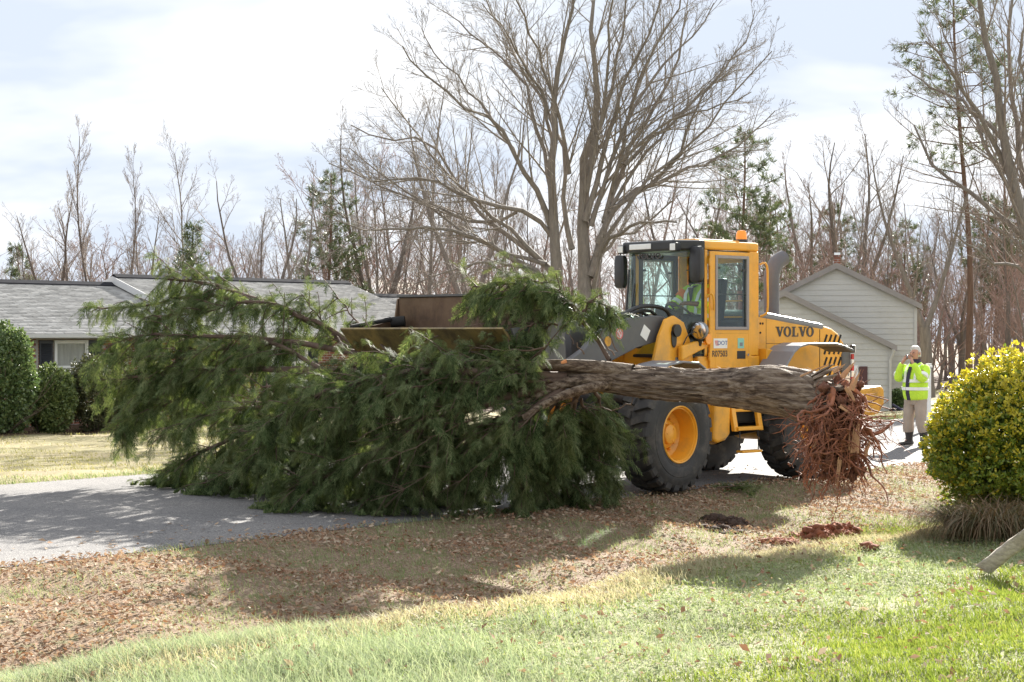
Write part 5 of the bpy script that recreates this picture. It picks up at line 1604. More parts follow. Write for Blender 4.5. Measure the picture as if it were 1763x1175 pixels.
# man in the hi-vis jacket, standing on the road, camera raised to his face
PX, PY = 7.26, 31.3
pz = gz1(PX, PY) + .012
man = empty('person', (PX, PY, pz), 'white-haired person in lime hi-vis jacket, tan trousers and black boots photographing from the road', 'person')
fa = math.radians(224)        # he faces left of the camera
fx, fy = math.cos(fa), math.sin(fa)
def PB(f, l, z):              # forward, to his left, up
    return Vector((PX + f * fx - l * fy, PY + f * fy + l * fx, pz + z))
Hh = 1.0
jt = {
 'pelvis': (PB(0, 0, .92), .13), 'belly': (PB(.02, 0, 1.08), .14), 'chest': (PB(0, 0, 1.28), .14), 'neckb': (PB(0, 0, 1.46), .075), 'neck': (PB(.02, 0, 1.53), .055),
 'jaw': (PB(.05, 0, 1.585), (.062, .075)), 'mid': (PB(.045, 0, 1.66), (.076, .092)), 'brow': (PB(.03, 0, 1.71), (.077, .095)), 'crown': (PB(.015, 0, 1.755), (.055, .065)),
 'shL': (PB(0, .20, 1.40), .06), 'elL': (PB(.22, .25, 1.24), .045), 'wrL': (PB(.27, .10, 1.50), .030), 'haL': (PB(.245, .055, 1.575), (.036, .022)),
 'shR': (PB(0, -.20, 1.40), .06), 'elR': (PB(.17, -.25, 1.16), .045), 'wrR': (PB(.27, -.11, 1.50), .030), 'haR': (PB(.245, -.055, 1.58), (.036, .022)),
 'hipL': (PB(0, .10, .88), .10), 'knL': (PB(.04, .13, .50), .062), 'anL': (PB(-.01, .15, .12), .040), 'toL': (PB(.08, .17, .05), .022),
 'hipR': (PB(0, -.10, .88), .10), 'knR': (PB(.03, -.14, .50), .062), 'anR': (PB(-.02, -.17, .12), .040), 'toR': (PB(.07, -.19, .05), .022)}
ed = chain('pelvis', 'belly', 'chest', 'neckb', 'neck', 'jaw', 'mid', 'brow', 'crown') + chain('chest', 'shL', 'elL', 'wrL', 'haL') + chain('chest', 'shR', 'elR', 'wrR', 'haR') + chain('pelvis', 'hipL', 'knL', 'anL', 'toL') + chain('pelvis', 'hipR', 'knR', 'anR', 'toR')
# fingers: short chains rooted in each palm, curled round the camera body
for s, h in ((1, 'haL'), (-1, 'haR')):
    for k, (dz, ln) in enumerate(((.030, .050), (.012, .056), (-.006, .052), (-.022, .042))):
        a, b, c = f'{h}f{k}a', f'{h}f{k}b', f'{h}f{k}c'
        p0 = Vector(jt[h][0])
        jt[a] = (PB(.262, s * .052, 1.585 + dz), .0095); jt[b] = (PB(.285, s * .035, 1.590 + dz), .009); jt[c] = (PB(.283, s * (.035 - ln * .35), 1.592 + dz), .0075)
        ed += [(h, a), (a, b), (b, c)]
    jt[h + 't1'] = (PB(.225, s * .045, 1.56), .011); jt[h + 't2'] = (PB(.205, s * .028, 1.575), .009); ed += [(h, h + 't1'), (h + 't1', h + 't2')]
skin_body('body', jt, ed, 'pelvis', M['skin'], man)
def ring(c, fv, lv, rf, rl, n=20, ph=0, lump=0, seed=0):
    r = random.Random(seed)
    return [c + fv * (rf * math.cos(t)) * (1 + lump * r.uniform(-1, 1)) + lv * (rl * math.sin(t)) * (1 + lump * r.uniform(-1, 1)) for t in np.linspace(0, 2 * PI, n, endpoint=False)]
fV, lV, uV = Vector((fx, fy, 0)), Vector((-fy, fx, 0)), Vector((0, 0, 1))
def limb_loft(mb, pts, rads, n=16, lump=.05, seed=0):
    pts = [Vector(p) for p in pts]; rings = []
    U = (pts[1] - pts[0]).normalized().orthogonal().normalized()
    for i, p in enumerate(pts):
        T = (pts[min(i + 1, len(pts) - 1)] - pts[max(i - 1, 0)]).normalized(); U = (U - T * U.dot(T)).normalized(); W = T.cross(U)
        rings.append(ring(p, U, W, rads[i], rads[i], n, 0, lump, seed + i))
    mb.loft(rings)
jk = MB()
tors = [(.80, .17, .205, .01), (.86, .19, .225, .015), (.95, .205, .235, .025), (1.06, .205, .235, .03), (1.18, .195, .235, .02), (1.30, .175, .235, .01), (1.38, .145, .225, .0), (1.44, .115, .165, -.005), (1.49, .085, .095, .005), (1.525, .078, .085, .015)]
jk.loft([ring(PB(f, 0, z), fV, lV, rf, rl, 28, 0, .018, int(z * 100)) for z, rf, rl, f in tors])
for s in (1, -1):
    pts = resample([PB(-.01, s * .17, 1.42), PB(.05, s * .235, 1.34), PB(.19, s * .25, 1.19), PB(.245, s * .19, 1.34), PB(.27, s * .115, 1.485)], 12)
    limb_loft(jk, pts, [.075, .082, .085, .08, .076, .075, .074, .07, .066, .062, .058, .054], 14, .06, 40 + s)
jko = jk.build('jacket', M['hivis'], man, smooth=True, angle=60)
jsb = jko.modifiers.new('subdivision', 'SUBSURF'); jsb.levels = 1; jsb.render_levels = 1
tpe = MB()
def band(z0, z1, k=1.0):
    def prof(z):
        for i in range(len(tors) - 1):
            if tors[i][0] <= z <= tors[i + 1][0]:
                u = (z - tors[i][0]) / (tors[i + 1][0] - tors[i][0]); return [tors[i][j] + (tors[i + 1][j] - tors[i][j]) * u for j in (1, 2, 3)]
    rs = []
    for z, g in ((z0, .004), (z0, .012), (z1, .012), (z1, .004)):
        rf, rl, f = prof(z); rs.append(ring(PB(f, 0, z), fV, lV, rf + g, rl + g, 36))
    tpe.loft(rs, cap=False)
band(1.00, 1.055); band(1.14, 1.195)
for s in (1, -1):
    for (a, b) in ((PB(.15, s * .256, 1.285), PB(.19, s * .262, 1.245)),):
        limb_loft(tpe, [a, a.lerp(b, .5), b], [.088, .089, .087], 16, 0)
    pts = [PB(.20, s * .10, 1.19), PB(.185, s * .105, 1.30), PB(.14, s * .11, 1.40), PB(.02, s * .115, 1.475)]
    tpe.add([p + o for p in pts for o in (lV * .026 + fV * .004, lV * -.026 + fV * .004)], [(0, 1, 3, 2), (2, 3, 5, 4), (4, 5, 7, 6)])
tpe.build('reflective_band', M['reflective'], jko, smooth=True)
zp = MB(); zp.add([PB(.21 + o, -.02 + l, z) for z, o in ((.82, -.02), (.95, .026), (1.1, .03), (1.25, .005), (1.42, -.07)) for l in (-.045, .03)], [(0, 1, 3, 2), (2, 3, 5, 4), (4, 5, 7, 6), (6, 7, 9, 8)])
zp.build('front_opening', M['scarf'], jko, smooth=True)
cl_ = MB(); cl_.loft([ring(PB(.012, 0, z), fV, lV, r, r * 1.05, 20) for z, r in ((1.47, .098), (1.50, .092), (1.53, .086), (1.555, .088))], cap=False); cl_.build('collar', M['scarf'], jko, smooth=True)
tr2 = MB()
tr2.loft([ring(PB(.01, 0, z), fV, lV, rf, rl, 24, 0, .02, 7) for z, rf, rl in ((.74, .13, .19), (.82, .155, .20), (.90, .16, .205), (.96, .155, .20))])
for s in (1, -1):
    dx_ = .0 if s > 0 else -.01
    pts = resample([PB(.01, s * .095, .82), PB(.03, s * .115, .65), PB(.045, s * .13, .48), PB(.02, s * .148, .34), PB(.0, s * .155, .26)], 9)
    limb_loft(tr2, pts, [.125, .118, .110, .104, .098, .096, .098, .102, .098], 16, .06, 70 + s)
tro = tr2.build('trousers', M['trousers'], man, smooth=True, angle=60)
for s in (1, -1):
    bo = MB()
    bx = -.005 if s > 0 else -.02; by = s * .155
    bo.loft([ring(PB(bx, by, z), fV, lV, rf, rl, 18, 0, .02, 3) for z, rf, rl in ((.06, .075, .06), (.14, .068, .062), (.22, .078, .076), (.33, .088, .086), (.335, .080, .078))])
    rings = []
    for f, w_, h_ in ((-.09, .035, .06), (-.075, .048, .095), (0, .052, .115), (.09, .055, .085), (.17, .055, .07), (.215, .045, .055), (.235, .025, .04)):
        rings.append([PB(bx + f, by + s * .05 * max(f, 0) / .2 + w_ * math.cos(t), max(0.0, h_ * (.5 + .5 * math.sin(t)))) for t in np.linspace(0, 2 * PI, 14, endpoint=False)])
    bo.loft(rings)
    bo.build('boot', M['boots'], man, smooth=True, angle=60)
hr = MB()
rings = []
for z, rf, rl, df in ((1.60, .060, .082, -.045), (1.65, .085, .092, -.025), (1.70, .085, .088, -.020), (1.75, .088, .082, -.004), (1.785, .070, .062, .004), (1.80, .03, .025, .005)):
    rings.append(ring(PB(.03 + df, 0, z), fV, lV, rf, rl, 22, 0, .05, int(z * 99)))
hr.loft(rings); hr.build('hair', M['hair_white'], man, smooth=True)
fc = MB()
fc.loft([ring(PB(.135 + d, 0, z), fV, lV, r, r * .9, 8) for z, d, r in ((1.625, .004, .010), (1.635, .018, .016), (1.655, .010, .012), (1.685, -.008, .008))])
for s in (1, -1):
    fc.loft([ring(PB(.03, s * .092 + s * d, 1.655), fV, uV, r, r * 1.6, 10) for d, r in ((-.01, .014), (.004, .022), (.012, .016))])
fc.build('nose_and_ears', M['skin'], man, smooth=True)
ey = MB()
for s in (1, -1): ey.loft([ring(PB(.128 + d, s * .032, 1.676), lV, uV, r, r * .6, 8) for d, r in ((-.006, .012), (.004, .009))])
ey.loft([ring(PB(.128 + d, 0, 1.598), lV, uV, r, r * .25, 8) for d, r in ((-.006, .026), (.004, .020))])
ey.build('eyes_and_mouth', M['ink'], man)
cmr = empty('camera', PB(.245, 0, 1.60), 'small black compact camera held up to the face of the person in the hi-vis jacket', 'camera')
cmb = MB(); cmb.box((0, 0, 0), (.035, .105, .066), lambda x, y, z: PB(.245 + x, y, 1.605 + z)); cmo = cmb.build('camera_body', M['black'], cmr, bevel=.006)
cml = MB(); cml.tube([PB(.262, 0, 1.605), PB(.29, 0, 1.605)], .024, 16); cml.build('lens', M['mgrey'], cmr, smooth=True)

# the operator in the cab
op = empty('person', RR(.40, 0, 2.12), 'loader operator in lime and orange hi-vis vest seated behind the steering wheel', 'person')
dj = {'pelvis': (RR(.42, 0, 2.22), .14), 'belly': (RR(.42, 0, 2.38), .14), 'chest': (RR(.44, 0, 2.58), .145), 'neckb': (RR(.43, 0, 2.75), .07), 'neck': (RR(.41, 0, 2.80), .055), 'jaw': (RR(.37, 0, 2.86), (.062, .072)), 'mid': (RR(.385, 0, 2.93), (.078, .09)), 'crown': (RR(.40, 0, 3.01), (.06, .07)),
      'shL': (RR(.43, .2, 2.68), .06), 'elL': (RR(.22, .28, 2.46), .045), 'wrL': (RR(-.02, .20, 2.48), .032), 'haL': (RR(-.09, .17, 2.48), (.034, .024)),
      'shR': (RR(.43, -.2, 2.68), .06), 'elR': (RR(.22, -.28, 2.46), .045), 'wrR': (RR(-.02, -.12, 2.48), .032), 'haR': (RR(-.09, -.10, 2.48), (.034, .024)),
      'knL': (RR(.0, .15, 2.20), .075), 'anL': (RR(-.12, .16, 1.84), .05), 'toL': (RR(-.26, .17, 1.80), .04), 'knR': (RR(.0, -.15, 2.20), .075), 'anR': (RR(-.12, -.16, 1.84), .05), 'toR': (RR(-.26, -.17, 1.80), .04)}
de = chain('pelvis', 'belly', 'chest', 'neckb', 'neck', 'jaw', 'mid', 'crown') + chain('chest', 'shL', 'elL', 'wrL', 'haL') + chain('chest', 'shR', 'elR', 'wrR', 'haR') + chain('pelvis', 'knL', 'anL', 'toL') + chain('pelvis', 'knR', 'anR', 'toR')
for s, h, vc in ((1, 'haL', .17), (-1, 'haR', -.10)):
    for k in range(4):
        jt0 = RR(-.115, vc + .028 - .019 * k, 2.478)
        dj[f'{h}{k}a'] = (jt0, .0095); dj[f'{h}{k}b'] = (RR(-.135, vc + .026 - .019 * k, 2.455), .0085)
        de += [(h, f'{h}{k}a'), (f'{h}{k}a', f'{h}{k}b')]
    dj[h + 't'] = (RR(-.08, vc - s * .045, 2.455), .01); de.append((h, h + 't'))
skin_body('body', dj, de, 'pelvis', M['skin_dark'], op)
vest = MB(); b2, l2 = Vector((B2[0], B2[1], 0)), Vector((L2[0], L2[1], 0))
vest.loft([ring(RR(b, 0, z), b2, l2, rf, rl, 24, 0, .02, int(z * 50)) for z, b, rf, rl in ((2.20, .42, .19, .23), (2.34, .42, .195, .235), (2.48, .43, .185, .235), (2.60, .44, .17, .235), (2.69, .44, .13, .21), (2.75, .435, .095, .14))])
for s in (1, -1): limb_loft(vest, resample([RR(.43, s * .18, 2.69), RR(.34, s * .25, 2.60), RR(.22, s * .285, 2.46), RR(.12, s * .25, 2.47)], 7), [.08, .085, .08, .075, .07, .068, .064], 14, .05, 5)
vo = vest.build('vest', M['hivis'], op, smooth=True, angle=60)
vt = MB()
for s in (1, -1):
    pts = [RR(.235, s * .10, 2.34), RR(.24, s * .11, 2.50), RR(.275, s * .13, 2.62), RR(.36, s * .135, 2.715)]
    vt.add([p + l2 * o - b2 * .012 for p in pts for o in (.030, -.030)], [(0, 1, 3, 2), (2, 3, 5, 4), (4, 5, 7, 6)])
    limb_loft(vt, [RR(.27, s * .275, 2.515), RR(.235, s * .283, 2.475)], [.088, .088], 14, 0)
vt.loft([ring(RR(.42, 0, z), b2, l2, .205, .245, 28) for z in (2.28, 2.335)], cap=False)
vt.build('reflective_band', M['reflective'], vo, smooth=True)
vr = MB()
for s in (1, -1): limb_loft(vr, [RR(.37, s * .235, 2.635), RR(.30, s * .265, 2.56)], [.091, .092], 14, 0)
vr.build('orange_sleeve', M['hivis_orange'], vo, smooth=True)
sh_ = MB(); sh_.add([RR(.235, -.055, 2.70), RR(.235, .055, 2.70), RR(.232, .0, 2.46), RR(.34, -.06, 2.74), RR(.34, .06, 2.74)], [(0, 1, 2), (3, 4, 1, 0)]); sh_.build('dark_shirt', M['black'], vo)
tr3 = MB()
for s in (1, -1): limb_loft(tr3, resample([RR(.42, s * .09, 2.20), RR(.18, s * .14, 2.22), RR(-.02, s * .15, 2.20), RR(-.08, s * .155, 2.0), RR(-.11, s * .16, 1.86)], 9), [.12, .115, .11, .105, .1, .09, .085, .08, .078], 14, .04, 9)
tr3.build('trousers', M['cabin_dark'], op, smooth=True)
hc2 = MB(); hc2.loft([ring(RR(.40, 0, z), b2, l2, rf, rl, 20) for z, rf, rl in ((2.93, .105, .098), (2.98, .108, .10), (3.03, .088, .082), (3.055, .03, .03))]); hc2.prism([(.30, -.08), (.20, -.06), (.20, .06), (.30, .08)], 2.945, 2.955, lambda p, q, h: RR(p, q, h)); hc2.build('cap', M['black'], op, smooth=True)

# ------------------------------------------------------------------ the uprooted cedar
def bark_trunk_mat():
    m, nt, out = new_mat('stringy_cedar_bark')
    tc = nt.nodes.new('ShaderNodeTexCoord')
    mp = nt.nodes.new('ShaderNodeMapping'); mp.inputs['Rotation'].default_value = (0, 0, math.radians(44.7)); mp.inputs['Scale'].default_value = (1, 1, 1)
    nt.links.new(tc.outputs['Object'], mp.inputs[0])
    a = n_noise(nt, 1.0, 8, 0.7, vec=mp.outputs[0], stretch=(2.2, 24, 24))
    b = n_noise(nt, 1.0, 6, 0.65, vec=mp.outputs[0], stretch=(1.2, 4, 4))
    c = n_ramp(nt, a.outputs['Fac'], [(0.36, (0.022, 0.015, 0.011)), (0.46, (0.10, 0.07, 0.05)), (0.55, (0.20, 0.155, 0.115)), (0.68, (0.34, 0.285, 0.23))]).outputs[0]
    c = n_mix(nt, n_ramp(nt, b.outputs['Fac'], [(0.42, (0, 0, 0)), (0.65, (0.22,) * 3)]).outputs[0], c, (0.16, 0.10, 0.065))
    bsdf(nt, out, c, 0.8, 0, 0.3, n_bump(nt, a.outputs['Fac'], 0.9, 0.025))
    return m
M['cedar_bark'] = bark_trunk_mat()
M['limb_bark'] = mat('cedar_limb_bark', (.10, .064, .046), .8, .35, 10, .5, 30, .01, stretch=(1, 1, 1))
M['frond'] = leaf_mat('cedar_sprays', [(0.30, (0.020, 0.036, 0.012)), (0.45, (0.078, 0.118, 0.046)), (0.60, (0.165, 0.205, 0.092)), (0.76, (0.23, 0.25, 0.13)), (0.90, (0.20, 0.15, 0.085))], 0.68, 0.14, 0.36, 2.6, (1.0, 1.0, 0.55), .30)  # dark and pale stops put shaded gaps and lit tips into the colour
M['root'] = mat('red_brown_roots', (.225, .085, .047), .68, .62, 14, .5, 40, .006, spec=.4)
M['root_soil'] = mat('red_clay_soil', (.155, .062, .036), .95, .45, 7, .9, 22, .03)
M['split_wood'] = mat('fresh_split_wood', (.44, .245, .135), .7, .3, 8, .6, 25, .008, stretch=(1, 1, 1), dirt=(.16, .07, .04), dirt_amt=.8, dirt_scale=8)
RT = np.array([3.20, 17.35])
fallen = empty('uprooted_tree', (1.2, 19.0, gz1(1.2, 19.0)), 'uprooted evergreen tree with bare trunk and red root ball carried across the loader bucket', 'tree')
TR = [at(1452, 700, 16.95), at(1420, 697, 17.2), at(1385, 684, 17.45), at(1330, 670, 17.8), at(1250, 668, 18.35), at(1180, 664, 18.8), at(1100, 658, 19.3), at(1030, 649, 19.65), at(975, 646, 19.9)]
TRr = [.18, .25, .245, .20, .175, .170, .163, .152, .132]
def bark_tube(pts, rad, nseg, nside, amp, seed):
    P = [Vector(p) for p in resample(pts, nseg)]
    rr = np.interp(np.linspace(0, 1, nseg), np.linspace(0, 1, len(rad)), rad)
    V, F = [], []
    U = (P[1] - P[0]).normalized().orthogonal().normalized()
    s = 0
    for i, p in enumerate(P):
        T = (P[min(i + 1, nseg - 1)] - P[max(i - 1, 0)]).normalized(); U = (U - T * U.dot(T)).normalized(); W = T.cross(U)
        if i: s += (P[i] - P[i - 1]).length
        for k in range(nside):
            a = 2 * PI * k / nside
            c, sn = math.cos(a), math.sin(a)
            big = mnoise.noise(Vector((c * 1.3, sn * 1.3, s * 1.1 + seed)))
            rid = mnoise.noise(Vector((c * 9, sn * 9, s * 1.6 + seed * 3)))
            fine = mnoise.noise(Vector((c * 20, sn * 20, s * 5 + seed)))
            kn = mnoise.noise(Vector((c * 2.1, sn * 2.1, s * 3.3 + seed * 5)))
            r = rr[i] * (1 + .13 * big) + amp * (min(abs(rid) * 2.4, 1) ** .7 * 1.3 - .6) + amp * .5 * fine + amp * 2.2 * max(0, kn - .38)
            V.append(tuple(p + (U * c + W * sn) * r))
    for i in range(nseg - 1):
        for k in range(nside):
            k2 = (k + 1) % nside
            F.append((i * nside + k, i * nside + k2, (i + 1) * nside + k2, (i + 1) * nside + k))
    return np.array(V), np.array(F)
Vt, Ft = bark_tube(TR, TRr, 130, 72, .024, 4.2)
trunk = np_obj('trunk', Vt, Ft, M['cedar_bark'], fallen, smooth=True)
# loose strips of bark lifting off the trunk
rb = random.Random(9)
bs = MB()
for k in range(230):
    t = rb.uniform(.08, .97); i = int(t * 129); j = rb.randrange(72)
    p = Vector(Vt[i * 72 + j]); c = sum((Vector(Vt[i * 72 + q]) for q in range(0, 72, 9)), Vector()) / 8
    nrm = (p - c).normalized(); T = (Vector(Vt[min(i + 6, 129) * 72 + j]) - p).normalized() if i < 122 else Vector((-.74, .67, 0))
    w = T.cross(nrm); L_ = rb.uniform(.06, .22); wd = rb.uniform(.006, .016)
    a = p - nrm * .004; b = p + T * L_ * .5 + nrm * rb.uniform(.004, .012); d = p + T * L_ + nrm * rb.uniform(-.004, .03)
    bs.add([a + w * wd, a - w * wd, b - w * wd, b + w * wd, d - w * wd * .4, d + w * wd * .4], [(0, 1, 2, 3), (3, 2, 4, 5)])
bs_o = bs.build('bark_strips', M['cedar_bark'], trunk)
bs_o['kind'] = 'stuff'

# root ball: soil lumps, thick torn roots, hanging rootlets, splintered wood
rc = at(1431, 712, 17.1)
rs = random.Random(31)
rt_big, rt_mid, rt_fine = [], [], []
def wig(p, d, L, r0, r1, n, wob, g):
    return branch_path(rs, p, d, L, r0, r1, n, wob, g)
for k in range(190):
    a = rs.uniform(0, 2 * PI)
    st = rc + Vector((rs.uniform(-.16, .22), rs.uniform(-.30, .18), rs.uniform(-.30, .26)))
    dirv = Vector((rs.uniform(-.32, .48), rs.uniform(-.8, .6), rs.uniform(-1.8, .40)))
    L_ = rs.uniform(.35, .85) if dirv.z < 0 else rs.uniform(.18, .38)
    rt_big.append(wig(st, dirv, L_, rs.choice((.008, .011, .014, .019, .027)) * rs.uniform(.8, 1.25), rs.uniform(.002, .006), 10, 1.15, -.10))
for k in range(220):
    p, r = rs.choice(rt_big); i = rs.randrange(1, 7)
    st = Vector(p[i]); dirv = Vector((rs.gauss(0, .6), rs.gauss(0, .6), rs.uniform(-1.2, .3)))
    rt_mid.append(wig(st, dirv, rs.uniform(.12, .5), rs.uniform(.006, .014), .003, 5, .8, -.15))
for k in range(1100):
    p, r = rs.choice(rt_mid if rs.random() < .6 else rt_big); i = rs.randrange(1, len(p))
    st = Vector(p[i]); rt_fine.append(wig(st, Vector((rs.gauss(0, .7), rs.gauss(0, .7), rs.uniform(-1.2, .35))), rs.uniform(.06, .26), .0042, .0016, 4, .9, -.12))
# long roots that hang clear of the ball, one almost down to the dirt
for (x, y0, y1, r, y_) in ((1437, 800, 912, .008, 17.05), (1408, 800, 862, .013, 17.15), (1470, 800, 868, .012, 16.95), (1385, 780, 838, .016, 17.2), (1445, 800, 866, .009, 17.0), (1395, 760, 850, .012, 17.1), (1478, 740, 830, .012, 16.9)):
    a, b = at(x + rs.uniform(-8, 8), y0, y_), at(x + rs.uniform(-6, 6), y1, y_)
    pts = [a.lerp(b, i / 8) + Vector((rs.gauss(0, .022), rs.gauss(0, .022), 0)) for i in range(9)]
    rt_big.append(([tuple(q) for q in pts], [r * (1 - .6 * i / 8) for i in range(9)]))
for (x0, y0, x1, y1, y_) in ((1480, 770, 1522, 757, 17.0), (1470, 745, 1502, 742, 16.9), (1475, 800, 1513, 806, 16.9), (1470, 800, 1496, 772, 17.0), (1380, 798, 1364, 800, 17.2), (1480, 668, 1500, 655, 17.0)):
    a, b = at(x0 - 20, y0 + 3, y_), at(x1, y1, y_)
    pts = [a.lerp(b, i / 6) + Vector((rs.gauss(0, .012), rs.gauss(0, .02), rs.gauss(0, .012))) for i in range(7)]
    rt_mid.append(([tuple(q) for q in pts], [.014 * (1 - .8 * i / 6) for i in range(7)]))
for k in range(70):
    x, y0 = rs.uniform(1376, 1492), rs.uniform(760, 812)
    a, b = at(x, y0, 17.05 + rs.gauss(0, .12)), at(x + rs.gauss(0, 8), y0 + rs.uniform(20, 72), 17.05 + rs.gauss(0, .12))
    r_ = rs.uniform(.002, .007)
    rt_mid.append(([tuple(a.lerp(b, i / 6) + Vector((rs.gauss(0, .016), rs.gauss(0, .016), 0))) for i in range(7)], [r_ * (1 - .7 * i / 6) for i in range(7)]))
gr_ = gz1(3.2, 17.2)
V, F = cat([tubes_np(rt_big, 8), tubes_np(rt_mid, 6)])
rootso = np_obj('roots', V, F, M['root'], fallen, smooth=True); rootso['kind'] = 'stuff'
V, F = tubes_np(rt_fine, 3)
o = np_obj('rootlets', V, F, M['root'], rootso); o['kind'] = 'stuff'
def lump(c, r, seed, sub=3, amp=.45, sq=(1, 1, 1), fr=2.3):
    bm = bmesh.new(); bmesh.ops.create_icosphere(bm, subdivisions=sub, radius=1)
    V = []
    for v in bm.verts:
        n = v.co.normalized()
        k = 1 + amp * mnoise.fractal(n * fr + Vector((seed, seed * .7, 0)), 1.0, 2.0, 4)
        V.append((c[0] + n.x * r * k * sq[0], c[1] + n.y * r * k * sq[1], c[2] + n.z * r * k * sq[2]))
    F = [tuple(v.index for v in f.verts) for f in bm.faces]; bm.free()
    return np.array(V), np.array(F)
parts = [lump(rc + Vector((rs.uniform(-.13, .22), rs.uniform(-.2, .15), rs.uniform(-.40, .22))), rs.uniform(.06, .125), k * 1.7, 3, .9) for k in range(10)]
parts += [lump(rc + Vector((rs.uniform(-.15, .28), rs.uniform(-.26, .2), rs.uniform(-.62, .30))), rs.uniform(.018, .06), k * 2.1, 2, .9) for k in range(150)]
VV, FF, b = [], [], 0
for v_, f_ in parts: VV.append(v_); FF.append(f_ + b); b += len(v_)
so = np_obj('soil', np.concatenate(VV), np.concatenate(FF), M['root_soil'], rootso, smooth=True); so['kind'] = 'stuff'
def shard(mb, a, b, w0, w1, nrm):
    a, b = Vector(a), Vector(b); d = (b - a).normalized(); w = d.cross(Vector(nrm)).normalized(); n = w.cross(d)
    mb.loft([[a + w * w0 * c + n * w0 * .4 * s for c, s in ((1, .2), (.3, 1), (-.9, .6), (-1, -.5), (.2, -1))],
             [a.lerp(b, .55) + w * (w0 + w1) * .55 * c + n * w0 * .34 * s for c, s in ((1, -.1), (.2, 1), (-.8, .7), (-1.1, -.4), (.3, -1))],
             [b + w * w1 * c + n * w1 * .3 * s for c, s in ((1, .1), (.3, 1), (-.8, .5), (-1, -.6), (.2, -1))]])
for (x0, y0, x1, y1, wa, wb, Y) in ((1471, 780, 1478, 730, .045, .012, 16.75), (1446, 792, 1441, 838, .024, .003, 16.75), (1450, 650, 1470, 625, .030, .004, 16.95), (1434, 640, 1455, 628, .018, .003, 16.85),
                                  (1466, 672, 1480, 642, .028, .004, 16.8), (1490, 786, 1500, 752, .018, .002, 16.85), (1458, 668, 1472, 690, .026, .006, 16.75), (1400, 770, 1416, 738, .02, .003, 16.9), (1378, 648, 1428, 627, .010, .002, 16.9), (1446, 700, 1470, 716, .016, .003, 16.75)):
    sh = MB()
    a, b = at(x0, y0, Y), at(x1, y1, Y)
    shard(sh, a, b, wa, wb, (0.1, -1, .15))
    for k in range(4):
        o_ = Vector((rs.gauss(0, wa * .5), rs.gauss(0, wa * .3), rs.gauss(0, wa * .5)))
        shard(sh, a + o_, a.lerp(b, rs.uniform(.7, 1.25)) + o_ * 1.6, wa * rs.uniform(.15, .3), .001, (rs.gauss(0, .4), -1, rs.gauss(0, .4)))
    sh.build('splintered_wood', M['split_wood'], rootso)
# torn collar of bark at the root end
tb = MB()
for k in range(16):
    t = 2 * PI * k / 16
    a = at(1400, 690, 17.3) + Vector((.0, -.20 * math.cos(t), .24 * math.sin(t))) ; b = a + Vector((.22 + rs.uniform(-.05, .12), -.14 * math.cos(t) - .10, .10 * math.sin(t) + rs.uniform(-.05, .05)))
    shard(tb, a, b, .055, .014, (0, -math.cos(t), math.sin(t) + .01))
tb.build('torn_bark', M['cedar_bark'], trunk)

# crown: limbs with hanging sprays
def frond_template(seed, n=12):
    r = random.Random(seed); V, F = [], []
    def blade(p0, d, L, w, z):
        k = len(V); dx, dy = d; px, py = -dy, dx
        V.extend([(p0[0] + px * w, p0[1] + py * w, z), (p0[0] - px * w, p0[1] - py * w, z), (p0[0] + dx * L, p0[1] + dy * L, z - .10 * L)])
        F.append((k, k + 1, k + 2))
    blade((0, 0), (1, 0), 1.0, .016, 0)
    for i in range(n):
        x = .05 + .90 * i / n
        for s in (1, -1):
            L = (.40 * (1 - x) ** .8 + .09) * r.uniform(.7, 1.25)
            a = math.radians(r.uniform(26, 48)); z = r.uniform(-.07, .07)
            blade((x, 0), (math.cos(a), s * math.sin(a)), L, .015 * r.uniform(.8, 1.3), z)
            for f, da in ((.35, -.55), (.6, .5)):
                q = (x + math.cos(a) * L * f, s * math.sin(a) * L * f)
                blade(q, (math.cos(a + da), s * math.sin(a + da)), L * .48, .012, z)
    return np.array(V), np.array(F)
FT = [frond_template(k) for k in range(3)]
def fronds(P, D, Sc, droop, rng, zmin=None, which=None):
    """sprays at P along D (unit), size Sc; droop bends the tips down"""
    P, D, Sc = np.asarray(P), np.asarray(D), np.asarray(Sc)
    out = []
    sel = rng.integers(0, len(FT), len(P))
    for k, (TV, TF) in enumerate(FT):
        m = sel == k
        if not m.any(): continue
        p, d, s = P[m], D[m], Sc[m]
        N = len(p)
        up = rng.normal(size=(N, 3)) * .55 + np.array([0, -.25, .8])
        lat = np.cross(up, d); lat /= np.linalg.norm(lat, axis=1, keepdims=True) + 1e-9
        nr = np.cross(d, lat)
        V = p[:, None, :] + s[:, None, None] * (TV[None, :, 0:1] * d[:, None, :] + TV[None, :, 1:2] * lat[:, None, :] + TV[None, :, 2:3] * nr[:, None, :])
        r2 = (TV[:, 0] ** 2 + .5 * np.abs(TV[:, 1]))[None, :]
        V[:, :, 2] -= droop * rng.uniform(.2, 2.0, (N, 1)) * s[:, None] * r2
        V = V.reshape(-1, 3)
        F = (TF[None] + (np.arange(N) * len(TV))[:, None, None]).reshape(-1, 3)
        out.append((V, F))
    V, F = cat(out)
    zg_ = gz(V[:, 0], V[:, 1]) + .012 + np.abs(rng.normal(size=len(V))) * .03
    V[:, 2] = np.maximum(V[:, 2], zg_)
    return V, F
